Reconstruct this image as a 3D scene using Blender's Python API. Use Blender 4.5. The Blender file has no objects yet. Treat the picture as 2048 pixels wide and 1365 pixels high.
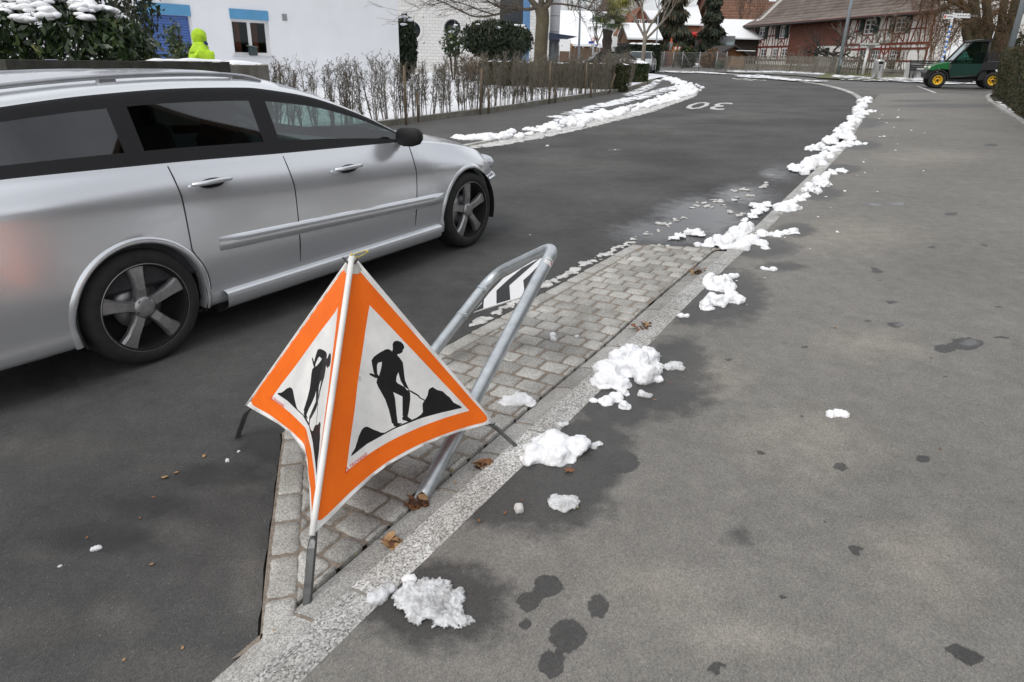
import bpy, bmesh, math, random
import numpy as np
from mathutils import Vector, Matrix, noise
from mathutils.geometry import delaunay_2d_cdt

random.seed(7)
S = bpy.context.scene
COL = S.collection

# ------------------------------------------------------------------ camera, sky, sun, exposure
FPX, PITCH, ROLL, CAMH = 1365.0, math.radians(22.33), math.radians(1.39), 1.5844
GX, GY = 0.02319, 0.01444                      # the street climbs gently to the right and away
F_ = Vector((0, math.cos(PITCH), -math.sin(PITCH)))
R0 = Vector((1, 0, 0)); U0 = Vector((0, math.sin(PITCH), math.cos(PITCH)))
R_ = R0*math.cos(ROLL) + U0*math.sin(ROLL)
U_ = -R0*math.sin(ROLL) + U0*math.cos(ROLL)
CAM = Vector((0, 0, CAMH))
cam = bpy.data.cameras.new('camera'); camo = bpy.data.objects.new('camera', cam); COL.objects.link(camo)
cam.sensor_width = 36.0; cam.lens = 36.0*FPX/2048; cam.clip_start = 0.05; cam.clip_end = 2000
camo.matrix_world = Matrix(((R_.x, U_.x, -F_.x, 0), (R_.y, U_.y, -F_.y, 0), (R_.z, U_.z, -F_.z, CAMH), (0, 0, 0, 1)))
S.camera = camo

SUN_EL, SUN_AZ = math.radians(48), math.radians(215)    # soft light from behind the left shoulder
w = bpy.data.worlds.new('World'); S.world = w; w.use_nodes = True
nt = w.node_tree; nt.nodes.clear()
def wn(t): return nt.nodes.new(t)
out = wn('ShaderNodeOutputWorld'); bg = wn('ShaderNodeBackground'); sky = wn('ShaderNodeTexSky')
sky.sky_type = 'NISHITA'; sky.sun_disc = False; sky.sun_elevation = SUN_EL; sky.sun_rotation = SUN_AZ
sky.dust_density = 4.0; sky.air_density = 1.0
hsv = wn('ShaderNodeHueSaturation'); hsv.inputs['Saturation'].default_value = 0.30; hsv.inputs['Value'].default_value = 1.25
tc = wn('ShaderNodeTexCoord'); nz = wn('ShaderNodeTexNoise'); nz.inputs['Scale'].default_value = 2.2; nz.inputs['Detail'].default_value = 7
rmp = wn('ShaderNodeValToRGB'); rmp.color_ramp.elements[0].position = 0.36; rmp.color_ramp.elements[1].position = 0.60
rmp.color_ramp.elements[0].color = (0.35, 0.35, 0.35, 1)
mix = wn('ShaderNodeMix'); mix.data_type = 'RGBA'
mix.inputs[7].default_value = (9.6, 9.8, 10.2, 1)      # bright cloud cover
nt.links.new(sky.outputs[0], hsv.inputs['Color']); nt.links.new(tc.outputs['Generated'], nz.inputs['Vector'])
nt.links.new(nz.outputs['Fac'], rmp.inputs['Fac']); nt.links.new(rmp.outputs['Color'], mix.inputs[0])
nt.links.new(hsv.outputs[0], mix.inputs[6]); nt.links.new(mix.outputs[2], bg.inputs['Color'])
bg.inputs['Strength'].default_value = 0.10; nt.links.new(bg.outputs[0], out.inputs['Surface'])
sd = bpy.data.lights.new('sun', 'SUN'); so = bpy.data.objects.new('sun', sd); COL.objects.link(so)
sd.energy = 1.1; sd.angle = math.radians(22); sd.color = (1.0, 0.975, 0.94)
so.rotation_euler = (math.pi/2 - SUN_EL, 0, math.pi - SUN_AZ)
S.view_settings.view_transform = 'Standard'; S.view_settings.look = 'None'
S.view_settings.exposure = 0.12; S.view_settings.gamma = 1.0
S.cycles.max_bounces = 8; S.cycles.transparent_max_bounces = 24

# ------------------------------------------------------------------ geometry of the view, helpers
def ray(x, y): return F_ + R_*((x-1024)/FPX) + U_*((682.5-y)/FPX)
def gz(x, y): return GX*x + GY*y
def G(x, y, dz=0.0):
    d = ray(x, y); t = (dz-CAMH)/(d.z-GX*d.x-GY*d.y); return CAM + d*t
def D(x, y, Y):
    d = ray(x, y); return CAM + d*(Y/d.y)
def up_at(x, y, b):                              # point seen at (x, y) above / near the ground spot b
    d = ray(x, y); return CAM + d*(math.hypot(b.x, b.y)/math.hypot(d.x, d.y))
def on_plane(x, y, p, n):
    d = ray(x, y); return CAM + d*((p-CAM).dot(n)/d.dot(n))
def gp(x, y, dz=0.0): return Vector((x, y, gz(x, y)+dz))
GN = Vector((-GX, -GY, 1)).normalized()

def tag(o, label=None, cat=None, group=None, kind=None):
    if label: o['label'] = label
    if cat: o['category'] = cat
    if group: o['group'] = group
    if kind: o['kind'] = kind
    return o
def empty(name, loc, rz=0.0, label=None, cat=None, group=None, M=None):
    o = bpy.data.objects.new(name, None); COL.objects.link(o)
    if M is not None: o.matrix_world = M
    else: o.location = loc; o.rotation_euler = (0, 0, rz)
    o.empty_display_size = 0.1
    return tag(o, label, cat, group)
def copy_tree(o, parent=None):
    c = o.copy(); COL.objects.link(c)
    if parent is not None: c.parent = parent
    for ch in list(o.children): copy_tree(ch, c)
    return c

class MB:
    def __init__(s): s.v = []; s.f = []; s.m = []; s.s = []
    def add(s, vs, fs, mi=0, sm=False, M=None):
        o = len(s.v)
        if M is not None: vs = [M @ Vector(p) for p in vs]
        s.v += [tuple(p) for p in vs]
        for f in fs:
            s.f.append(tuple(i+o for i in f)); s.m.append(mi); s.s.append(sm)
        return s
    def box(s, c, d, rz=0.0, mi=0, M=None, bev=0.0):
        x, y, z = d[0]/2, d[1]/2, d[2]/2
        T = Matrix.Translation(Vector(c)) @ Matrix.Rotation(rz, 4, 'Z')
        if M is not None: T = M @ T
        b = min(bev, x*.9, y*.9, z*.9)
        if b <= 0:
            vs = [(i, j, k) for k in (-z, z) for j in (-y, y) for i in (-x, x)]
            return s.add(vs, [(0, 2, 3, 1), (4, 5, 7, 6), (0, 1, 5, 4), (2, 6, 7, 3), (0, 4, 6, 2), (1, 3, 7, 5)], mi, False, T)
        vs = []; 
        for (zz, e) in ((-z, b), (-z+b, 0), (z-b, 0), (z, b)):
            X, Y = x-e, y-e
            vs += [(-X+ (b-e), -Y, zz), (X-(b-e), -Y, zz), (X, -Y+(b-e), zz), (X, Y-(b-e), zz), (X-(b-e), Y, zz), (-X+(b-e), Y, zz), (-X, Y-(b-e), zz), (-X, -Y+(b-e), zz)]
        fs = [tuple(range(7, -1, -1)), tuple(range(24, 32))]
        for r in range(3):
            for i in range(8):
                j = (i+1) % 8; fs.append((r*8+i, r*8+j, r*8+8+j, r*8+8+i))
        return s.add(vs, fs, mi, False, T)
    def prism(s, poly, z0, z1, mi=0, M=None, sm=False):
        n = len(poly)
        vs = [(p[0], p[1], z0) for p in poly] + [(p[0], p[1], z1) for p in poly]
        fs = [tuple(range(n-1, -1, -1)), tuple(range(n, 2*n))] + [(i, (i+1) % n, n+(i+1) % n, n+i) for i in range(n)]
        return s.add(vs, fs, mi, sm, M)
    def tube(s, pts, r, n=8, mi=0, cap=True, sm=True, M=None):
        pts = [Vector(p) for p in pts]; k = len(pts)
        rs = r if isinstance(r, (list, tuple)) else [r]*k
        vs = []; prev = None
        for i, p in enumerate(pts):
            t = (pts[min(i+1, k-1)]-pts[max(i-1, 0)])
            t = t.normalized() if t.length > 1e-9 else Vector((0, 0, 1))
            if prev is None:
                a = Vector((0, 0, 1)) if abs(t.z) < .9 else Vector((1, 0, 0))
                u = t.cross(a).normalized()
            else:
                u = prev - t*prev.dot(t); u = u.normalized() if u.length > 1e-6 else t.orthogonal().normalized()
            prev = u; v = t.cross(u)
            for j in range(n):
                a = 2*math.pi*j/n; vs.append(p + (u*math.cos(a)+v*math.sin(a))*rs[i])
        fs = [(i*n+j, i*n+(j+1) % n, (i+1)*n+(j+1) % n, (i+1)*n+j) for i in range(k-1) for j in range(n)]
        if cap: fs += [tuple(range(n-1, -1, -1)), tuple(range((k-1)*n, k*n))]
        return s.add(vs, fs, mi, sm, M)
    def lathe(s, prof, n=24, mi=0, M=None, sm=True, a0=0.0, cap=True):
        vs = [(r*math.cos(a0+2*math.pi*j/n), r*math.sin(a0+2*math.pi*j/n), z) for r, z in prof for j in range(n)]
        k = len(prof)
        fs = [(i*n+j, i*n+(j+1) % n, (i+1)*n+(j+1) % n, (i+1)*n+j) for i in range(k-1) for j in range(n)]
        if cap: fs += [tuple(range(n-1, -1, -1)), tuple(range((k-1)*n, k*n))]
        return s.add(vs, fs, mi, sm, M)
    def ball(s, c, r, mi=0, n=10, M=None, sq=(1, 1, 1)):
        prof = [(max(1e-4, math.sin(math.pi*i/n)), -math.cos(math.pi*i/n)) for i in range(n+1)]
        T = Matrix.Translation(Vector(c)) @ Matrix.Diagonal((r*sq[0], r*sq[1], r*sq[2], 1))
        if M is not None: T = M @ T
        return s.lathe(prof, 2*n, mi, T)
    def quad(s, a, b, c, d, mi=0): return s.add([a, b, c, d], [(0, 1, 2, 3)], mi)
    def build(s, name, mats, parent=None, loc=None, label=None, cat=None, group=None, kind=None, M=None):
        me = bpy.data.meshes.new(name); me.from_pydata(s.v, [], s.f)
        mats = mats if isinstance(mats, (list, tuple)) else [mats]
        for m in mats: me.materials.append(m)
        if len(s.f):
            me.polygons.foreach_set('material_index', s.m); me.polygons.foreach_set('use_smooth', s.s)
        me.update()
        o = bpy.data.objects.new(name, me); COL.objects.link(o)
        if parent is not None: o.parent = parent
        if M is not None: o.matrix_world = M
        elif loc is not None: o.location = loc
        return tag(o, label, cat, group, kind)

def np_quads(name, P, mats, parent=None, mi=None, smooth=False, **kw):
    """P: (n,4,3) array of quads as one mesh"""
    n = len(P); me = bpy.data.meshes.new(name)
    me.vertices.add(4*n); me.vertices.foreach_set('co', np.asarray(P, dtype=np.float32).ravel())
    me.loops.add(4*n); me.loops.foreach_set('vertex_index', np.arange(4*n, dtype=np.int32))
    me.polygons.add(n); me.polygons.foreach_set('loop_start', np.arange(n, dtype=np.int32)*4)
    try: me.polygons.foreach_set('loop_total', np.full(n, 4, dtype=np.int32))
    except Exception: pass
    mats = mats if isinstance(mats, (list, tuple)) else [mats]
    for m in mats: me.materials.append(m)
    if mi is not None: me.polygons.foreach_set('material_index', np.asarray(mi, dtype=np.int32))
    me.update(); me.validate()
    o = bpy.data.objects.new(name, me); COL.objects.link(o)
    if parent is not None: o.parent = parent
    if 'loc' in kw: o.location = kw.pop('loc')
    return tag(o, **kw)

# ------------------------------------------------------------------ materials
def lin(r, g, b):
    f = lambda c: (c/255/12.92) if c/255 <= .04045 else ((c/255+.055)/1.055)**2.4
    return (f(r), f(g), f(b))
MATS = {}
def mat(name, col, rough=.6, metal=0.0, var=.12, vs=6.0, bump=0.0, bs=60.0, spec=.5, coat=0.0, col2=None, stretch=None, detail=5):
    m = bpy.data.materials.new(name); m.use_nodes = True; t = m.node_tree; b = t.nodes['Principled BSDF']
    b.inputs['Roughness'].default_value = rough; b.inputs['Metallic'].default_value = metal
    b.inputs['Specular IOR Level'].default_value = spec; b.inputs['Coat Weight'].default_value = coat
    b.inputs['Coat Roughness'].default_value = .06
    c0 = tuple(x*(1-var) for x in col); c1 = tuple(min(1, x*(1+var)) for x in col)
    if col2 is not None: c0, c1 = col, col2
    co = t.nodes.new('ShaderNodeTexCoord'); src = co.outputs['Object']
    if stretch:
        mp = t.nodes.new('ShaderNodeMapping'); mp.inputs['Scale'].default_value = stretch
        t.links.new(src, mp.inputs['Vector']); src = mp.outputs['Vector']
    n1 = t.nodes.new('ShaderNodeTexNoise'); n1.inputs['Scale'].default_value = vs; n1.inputs['Detail'].default_value = detail
    n1.inputs['Roughness'].default_value = .62
    t.links.new(src, n1.inputs['Vector'])
    r = t.nodes.new('ShaderNodeValToRGB'); r.color_ramp.elements[0].position = .32; r.color_ramp.elements[1].position = .68
    r.color_ramp.elements[0].color = (*c0, 1); r.color_ramp.elements[1].color = (*c1, 1)
    t.links.new(n1.outputs['Fac'], r.inputs['Fac']); t.links.new(r.outputs['Color'], b.inputs['Base Color'])
    if bump:
        n2 = t.nodes.new('ShaderNodeTexNoise'); n2.inputs['Scale'].default_value = bs; n2.inputs['Detail'].default_value = 4
        t.links.new(src, n2.inputs['Vector'])
        bp = t.nodes.new('ShaderNodeBump'); bp.inputs['Strength'].default_value = min(1, bump); bp.inputs['Distance'].default_value = .01
        t.links.new(n2.outputs['Fac'], bp.inputs['Height']); t.links.new(bp.outputs['Normal'], b.inputs['Normal'])
    MATS[name] = m
    return m
def glass(name, tint, refl=.5, ior=1.85):
    m = bpy.data.materials.new(name); m.use_nodes = True; t = m.node_tree; t.nodes.clear()
    o = t.nodes.new('ShaderNodeOutputMaterial'); tr = t.nodes.new('ShaderNodeBsdfTransparent'); tr.inputs[0].default_value = (*tint, 1)
    gl = t.nodes.new('ShaderNodeBsdfGlossy'); gl.inputs['Roughness'].default_value = .02; gl.inputs[0].default_value = (.95, .97, 1, 1)
    ge = t.nodes.new('ShaderNodeNewGeometry'); dt = t.nodes.new('ShaderNodeVectorMath'); dt.operation = 'DOT_PRODUCT'
    t.links.new(ge.outputs['Normal'], dt.inputs[0]); t.links.new(ge.outputs['Incoming'], dt.inputs[1])
    def mth(op, a, c=None):
        x = t.nodes.new('ShaderNodeMath'); x.operation = op
        for i, v in enumerate((a, c)):
            if v is None: continue
            if isinstance(v, float): x.inputs[i].default_value = v
            else: t.links.new(v, x.inputs[i])
        return x.outputs[0]
    f0 = ((ior-1)/(ior+1))**2
    sch = mth('ADD', mth('MULTIPLY', mth('POWER', mth('SUBTRACT', 1.0, mth('ABSOLUTE', dt.outputs['Value'])), 5.0), 1-f0), f0)
    mx = t.nodes.new('ShaderNodeMixShader'); t.links.new(sch, mx.inputs[0]); t.links.new(tr.outputs[0], mx.inputs[1]); t.links.new(gl.outputs[0], mx.inputs[2])
    t.links.new(mx.outputs[0], o.inputs['Surface']); MATS[name] = m
    return m

def asphalt(name, base, dark, speck, wetc):
    """bitumen with stones, tracks, wet halos ('wet' attribute) and small crisp wet spots ('spot' attribute)"""
    m = bpy.data.materials.new(name); m.use_nodes = True; t = m.node_tree; b = t.nodes['Principled BSDF']
    N = t.nodes.new; L = t.links.new
    co = N('ShaderNodeTexCoord').outputs['Object']
    def noi(sc, det=4, rg=.6):
        n = N('ShaderNodeTexNoise'); n.inputs['Scale'].default_value = sc; n.inputs['Detail'].default_value = det; n.inputs['Roughness'].default_value = rg
        L(co, n.inputs['Vector']); return n.outputs['Fac']
    def ramp(v, p0, p1, c0=(0, 0, 0), c1=(1, 1, 1)):
        r = N('ShaderNodeValToRGB'); r.color_ramp.elements[0].position = p0; r.color_ramp.elements[1].position = p1
        r.color_ramp.elements[0].color = (*c0, 1); r.color_ramp.elements[1].color = (*c1, 1); L(v, r.inputs['Fac']); return r.outputs['Color']
    def mixc(f, a, c):
        x = N('ShaderNodeMix'); x.data_type = 'RGBA'
        for s, v in ((0, f), (6, a), (7, c)):
            if isinstance(v, (tuple, float)): x.inputs[s].default_value = (*v, 1) if isinstance(v, tuple) else v
            else: L(v, x.inputs[s])
        return x.outputs[2]
    def math_(op, a, c):
        x = N('ShaderNodeMath'); x.operation = op; x.use_clamp = False
        for s, v in ((0, a), (1, c)):
            if isinstance(v, float): x.inputs[s].default_value = v
            else: L(v, x.inputs[s])
        return x.outputs[0]
    large = ramp(noi(.7, 6), .34, .66)
    c = mixc(large, dark, base)
    mid = ramp(noi(9, 5), .3, .7, (.86, .86, .86), (1.1, 1.1, 1.1))
    x = N('ShaderNodeMix'); x.data_type = 'RGBA'; x.blend_type = 'MULTIPLY'; x.inputs[0].default_value = 1; L(c, x.inputs[6]); L(mid, x.inputs[7]); c = x.outputs[2]
    vo = N('ShaderNodeTexVoronoi'); vo.inputs['Scale'].default_value = 230; L(co, vo.inputs['Vector'])
    stones = ramp(vo.outputs['Color'], .10, .95, (.68, .68, .68), (1.36, 1.35, 1.32))
    x = N('ShaderNodeMix'); x.data_type = 'RGBA'; x.blend_type = 'MULTIPLY'; x.inputs[0].default_value = .85; L(c, x.inputs[6]); L(stones, x.inputs[7]); c = x.outputs[2]
    vo2 = N('ShaderNodeTexVoronoi'); vo2.inputs['Scale'].default_value = 85; L(co, vo2.inputs['Vector'])
    near = ramp(vo2.outputs['Distance'], .0, .22, (1, 1, 1), (0, 0, 0))
    rare = ramp(vo2.outputs['Color'], .74, .80)
    fl = math_('MULTIPLY', near, rare)
    c = mixc(math_('MULTIPLY', fl, .9), c, speck)
    aw = N('ShaderNodeAttribute'); aw.attribute_name = 'wet'; asp = N('ShaderNodeAttribute'); asp.attribute_name = 'spot'
    n3 = noi(14, 5); wv = math_('ADD', aw.outputs['Fac'], math_('MULTIPLY', math_('SUBTRACT', n3, .5), .55))
    wet = ramp(wv, .38, .62)
    n4 = noi(38, 4); sv = math_('ADD', asp.outputs['Fac'], math_('MULTIPLY', math_('SUBTRACT', n4, .5), .5))
    spot = ramp(sv, .45, .52)
    wall = math_('MAXIMUM', math_('MULTIPLY', wet, .9), math_('MULTIPLY', spot, .92))
    x = N('ShaderNodeMix'); x.data_type = 'RGBA'; x.blend_type = 'MULTIPLY'; L(wall, x.inputs[0]); L(c, x.inputs[6]); x.inputs[7].default_value = (*wetc, 1); c = x.outputs[2]
    apl = N('ShaderNodeAttribute'); apl.attribute_name = 'pale'
    pw = ramp(math_('ADD', apl.outputs['Fac'], math_('MULTIPLY', math_('SUBTRACT', noi(5, 6), .5), .6)), .30, .85)
    x = N('ShaderNodeMix'); x.data_type = 'RGBA'; x.blend_type = 'MULTIPLY'; L(pw, x.inputs[0]); L(c, x.inputs[6]); x.inputs[7].default_value = (1.55, 1.5, 1.42, 1); c = x.outputs[2]
    L(c, b.inputs['Base Color'])
    ash = N('ShaderNodeAttribute'); ash.attribute_name = 'shine'
    sh = ramp(math_('ADD', ash.outputs['Fac'], math_('MULTIPLY', math_('SUBTRACT', noi(6, 5), .5), .7)), .34, .72)
    ro = N('ShaderNodeMapRange'); ro.inputs['To Min'].default_value = .86; ro.inputs['To Max'].default_value = .42; L(wall, ro.inputs['Value'])
    x = N('ShaderNodeMix'); L(sh, x.inputs[0]); L(ro.outputs[0], x.inputs[2]); x.inputs[3].default_value = .20
    L(x.outputs[0], b.inputs['Roughness'])
    bp = N('ShaderNodeBump'); bp.inputs['Distance'].default_value = .004
    L(vo.outputs['Distance'], bp.inputs['Height'])
    st = math_('MULTIPLY', math_('SUBTRACT', 1.0, sh), .55); L(st, bp.inputs['Strength']); L(bp.outputs['Normal'], b.inputs['Normal'])
    b.inputs['Specular IOR Level'].default_value = .4
    MATS[name] = m
    return m
M_road = asphalt('road_asphalt', (.092, .091, .089), (.048, .0475, .0468), (.30, .30, .30), (.55, .55, .56))
M_walk = asphalt('pavement_asphalt', (.218, .208, .191), (.180, .172, .158), (.52, .51, .49), (.25, .255, .27))
M_far = asphalt('side_asphalt', (.16, .155, .148), (.115, .112, .107), (.4, .4, .4), (.5, .5, .5))

def granite(name, base, contrast=1.0, scale=240, rough_bump=.4, bscale=120):
    m = bpy.data.materials.new(name); m.use_nodes = True; t = m.node_tree; b = t.nodes['Principled BSDF']; N = t.nodes.new; L = t.links.new
    co = N('ShaderNodeTexCoord').outputs['Object']
    v = N('ShaderNodeTexVoronoi'); v.inputs['Scale'].default_value = scale; L(co, v.inputs['Vector'])
    r = N('ShaderNodeValToRGB'); e = r.color_ramp.elements
    e[0].position = .08; e[0].color = (*[x*(1-.62*contrast) for x in base], 1); e[1].position = .55; e[1].color = (*base, 1)
    e2 = e.new(.9); e2.color = (*[min(1, x*(1+.45*contrast)) for x in base], 1)
    L(v.outputs['Color'], r.inputs['Fac'])
    n = N('ShaderNodeTexNoise'); n.inputs['Scale'].default_value = 4; n.inputs['Detail'].default_value = 6; L(co, n.inputs['Vector'])
    r2 = N('ShaderNodeValToRGB'); r2.color_ramp.elements[0].position = .3; r2.color_ramp.elements[1].position = .7
    r2.color_ramp.elements[0].color = (.72, .70, .67, 1); r2.color_ramp.elements[1].color = (1.12, 1.12, 1.12, 1); L(n.outputs['Fac'], r2.inputs['Fac'])
    x = N('ShaderNodeMix'); x.data_type = 'RGBA'; x.blend_type = 'MULTIPLY'; x.inputs[0].default_value = 1; L(r.outputs[0], x.inputs[6]); L(r2.outputs[0], x.inputs[7])
    ge = N('ShaderNodeAttribute'); ge.attribute_name = 'tone'
    mr = N('ShaderNodeMapRange'); mr.inputs['To Min'].default_value = .78; mr.inputs['To Max'].default_value = 1.18; L(ge.outputs['Fac'], mr.inputs['Value'])
    y = N('ShaderNodeMix'); y.data_type = 'RGBA'; y.blend_type = 'MULTIPLY'; y.inputs[0].default_value = 1; L(x.outputs[2], y.inputs[6]); L(mr.outputs[0], y.inputs[7])
    L(y.outputs[2], b.inputs['Base Color']); b.inputs['Roughness'].default_value = .78; b.inputs['Specular IOR Level'].default_value = .35
    n2 = N('ShaderNodeTexNoise'); n2.inputs['Scale'].default_value = bscale; n2.inputs['Detail'].default_value = 5; L(co, n2.inputs['Vector'])
    bp = N('ShaderNodeBump'); bp.inputs['Strength'].default_value = rough_bump; bp.inputs['Distance'].default_value = .006; L(n2.outputs['Fac'], bp.inputs['Height']); L(bp.outputs['Normal'], b.inputs['Normal'])
    MATS[name] = m
    return m
M_sett = granite('granite_setts', (.43, .42, .395), .7)
M_kerb = granite('granite_kerb_rough', (.47, .465, .45), 1.1, 170, 1.0, 90)
M_gut = granite('granite_flush_stone', (.39, .382, .365), .75)
M_mortar = mat('kerb_mortar', (.27, .255, .225), .95, var=.2, vs=40)
M_joint = mat('joint_sand', (.25, .21, .17), .95, var=.35, vs=40, bump=.6, bs=200)
M_crack = mat('crack_dirt', (.04, .036, .03), 1.0, var=.5, vs=60)

def snow_mat(name, col=(.88, .885, .90), dirt=(.42, .40, .37), d0=.585, d1=.79, icy=.0, bs=55, sc=7):
    m = bpy.data.materials.new(name); m.use_nodes = True; t = m.node_tree; b = t.nodes['Principled BSDF']; N = t.nodes.new; L = t.links.new
    co = N('ShaderNodeTexCoord').outputs['Object']
    n = N('ShaderNodeTexNoise'); n.inputs['Scale'].default_value = sc; n.inputs['Detail'].default_value = 8; n.inputs['Roughness'].default_value = .7; L(co, n.inputs['Vector'])
    r = N('ShaderNodeValToRGB'); r.color_ramp.elements[0].position = d0; r.color_ramp.elements[0].color = (*col, 1); r.color_ramp.elements[1].position = d1; r.color_ramp.elements[1].color = (*dirt, 1)
    L(n.outputs['Fac'], r.inputs['Fac']); L(r.outputs[0], b.inputs['Base Color'])
    b.inputs['Roughness'].default_value = .55 if not icy else .28; b.inputs['Specular IOR Level'].default_value = .35
    b.inputs['Subsurface Weight'].default_value = .25; b.inputs['Subsurface Radius'].default_value = (.02, .022, .026); b.inputs['Subsurface Scale'].default_value = .6
    n2 = N('ShaderNodeTexNoise'); n2.inputs['Scale'].default_value = bs; n2.inputs['Detail'].default_value = 6; n2.inputs['Roughness'].default_value = .7; L(co, n2.inputs['Vector'])
    bp = N('ShaderNodeBump'); bp.inputs['Strength'].default_value = .45; bp.inputs['Distance'].default_value = .012; L(n2.outputs['Fac'], bp.inputs['Height']); L(bp.outputs['Normal'], b.inputs['Normal'])
    MATS[name] = m
    return m
M_snow = snow_mat('snow')
M_snow_icy = snow_mat('snow_icy', (.70, .71, .72), (.30, .29, .28), .48, .72, icy=1, bs=70, sc=16)
M_snow_dirty = snow_mat('snow_dirty', (.66, .65, .63), (.26, .24, .22), .42, .72, bs=60, sc=9)
M_snow_far = snow_mat('snow_smooth', (.84, .85, .87), (.62, .62, .61), .66, .9, bs=12, sc=2)
M_snow_lawn = snow_mat('snow_on_lawn', (.74, .75, .775), (.30, .30, .22), .63, .74, bs=14, sc=3)
# ------------------------------------------------------------------ ground, road, pavements, kerb, paved island
def resample(pts, step):
    out = [Vector(pts[0])]
    for a, b in zip(pts, pts[1:]):
        a = Vector(a); b = Vector(b); n = max(1, int((b-a).length/step))
        out += [a.lerp(b, (i+1)/n) for i in range(n)]
    return out
def smooth_line(pts, it=2):
    pts = [Vector(p) for p in pts]
    for _ in range(it):
        q = [pts[0]]
        for a, b in zip(pts, pts[1:]): q += [a.lerp(b, .25), a.lerp(b, .75)]
        pts = q + [pts[-1]]
    return pts
def inside(p, poly):
    x, y = p[0], p[1]; c = False; n = len(poly); j = n-1
    for i in range(n):
        xi, yi = poly[i][0], poly[i][1]; xj, yj = poly[j][0], poly[j][1]
        if (yi > y) != (yj > y) and x < (xj-xi)*(y-yi)/(yj-yi)+xi: c = not c
        j = i
    return c
def np_inside(P, poly):
    c = np.zeros(len(P), bool); n = len(poly); j = n-1
    for i in range(n):
        xi, yi = poly[i][0], poly[i][1]; xj, yj = poly[j][0], poly[j][1]
        if yi != yj:
            k = ((yi > P[:, 1]) != (yj > P[:, 1])) & (P[:, 0] < (xj-xi)*(P[:, 1]-yi)/(yj-yi)+xi); c ^= k
        j = i
    return c
def sheet(name, outline, dz, mats, inner=None, attrs=None, label=None, kind='structure', zfun=None):
    """flat sheet on the sloping ground inside the outline, with optional inner points and point attributes"""
    ol = [Vector((p[0], p[1])) for p in outline]
    vs = list(ol)
    if inner is not None and len(inner):
        ii = inner[np_inside(inner, ol)]
        vs += [Vector((float(a), float(b))) for a, b in ii]
    V, E, Fc, _, _, _ = delaunay_2d_cdt(vs, [], [list(range(len(ol)))], 1, 1e-5)
    me = bpy.data.meshes.new(name)
    co = [(p.x, p.y, gz(p.x, p.y)+dz+(zfun(p.x, p.y) if zfun else 0)) for p in V]
    me.from_pydata(co, [], [tuple(f) for f in Fc])
    for m in (mats if isinstance(mats, list) else [mats]): me.materials.append(m)
    for p in me.polygons:
        if p.normal.z < 0: p.flip()
    if attrs:
        A = np.array([(p.x, p.y) for p in V])
        for k, fn in attrs.items():
            a = me.attributes.new(k, 'FLOAT', 'POINT'); a.data.foreach_set('value', np.asarray(fn(A), dtype=np.float32))
    me.update()
    o = bpy.data.objects.new(name, me); COL.objects.link(o)
    return tag(o, label, None, None, kind)
def grid_pts(x0, x1, y0, y1, st, jit=.35):
    X, Y = np.meshgrid(np.arange(x0, x1, st), np.arange(y0, y1, st))
    P = np.stack([X.ravel(), Y.ravel()], 1); rg = np.random.RandomState(3)
    return P + (rg.rand(*P.shape)-.5)*st*jit
def blobs(lst, soft=1.0):
    """pixel ellipses (x, y, rx, ry[, strength]) -> field on the ground plane"""
    B = []
    for q in lst:
        x, y, rx, ry = q[:4]; s = q[4] if len(q) > 4 else 1.0
        c = G(x, y); a = (G(x+rx, y)-G(x-rx, y))/2; b = (G(x, y-ry)-G(x, y+ry))/2
        B.append((c.x, c.y, np.linalg.inv(np.array([[a.x, b.x], [a.y, b.y]])), s))
    def fn(A):
        f = np.zeros(len(A))
        for cx, cy, Mi, s in B:
            q = (A-np.array([cx, cy])) @ Mi.T; r = np.sqrt((q**2).sum(1))
            f = np.maximum(f, np.clip(1-.5*r**(1.6/soft), 0, 1)*s)
        return f
    return fn
def W(px, dz=0.0): return [G(x, y, dz).xy for x, y in px]

# kerb lines: KR = pavement side of the rough granite kerb, KL = its other edge
KR_px = [(610, 1365), (717, 1258), (862, 1117), (1041, 943), (1123, 864), (1208, 779), (1296, 697), (1350, 639), (1409, 580), (1476, 516), (1543, 455), (1570, 425), (1670, 322), (1697, 291), (1713, 261), (1727, 240), (1728, 205)]
kr = W(KR_px, .03)
kr = [kr[0]+(kr[0]-kr[1]).normalized()*k for k in (6.0, 1.2)] + kr
KR = smooth_line(kr, 2)
far_px = [(1722, 195), (1698, 183), (1656, 172), (1610, 164.5), (1560, 158.5), (1480, 150.5), (1400, 144), (1310, 140.5)]
FK = smooth_line([KR[-1]] + W(far_px), 2)
def offset(line, d):
    o = []
    for i, p in enumerate(line):
        t = (line[min(i+1, len(line)-1)]-line[max(i-1, 0)]).normalized(); o.append(p + Vector((-t.y, t.x))*d)
    return o
KW = .125
KL = offset(KR, KW)

# big base sheet (earth, dead grass and snow rests) to the horizon
M_ground = mat('winter_ground', (.10, .085, .055), .95, vs=1.2, col2=(.16, .15, .11), bump=.5, bs=20)
b = MB(); b.quad(gp(-400, -400, -.09), gp(400, -400, -.09), gp(400, 500, -.09), gp(-400, 500, -.09)); tag(b.build('ground', M_ground), kind='structure')

# paved island outline
ISL_L = W([(519, 1300), (528, 1185), (540, 1073), (546, 1031), (559, 922), (565, 882)])
c1 = Vector((-1.02, 2.66)); e0 = G(870, 708).xy; e1 = G(1266, 491).xy
top_r = G(1448, 499).xy
def kl_near(p): return min(range(len(KL)), key=lambda i: (KL[i]-p).length)
tip = offset(KR, KW+.115)
tip_line = [p for p in tip if p.y < 1.45]
ISL = ISL_L + [c1, e0, G(1029, 619).xy, e1]      # left and upper-left side, going away
ka = kl_near(Vector((-.62, 1.40))); kb = kl_near(top_r)

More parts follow.
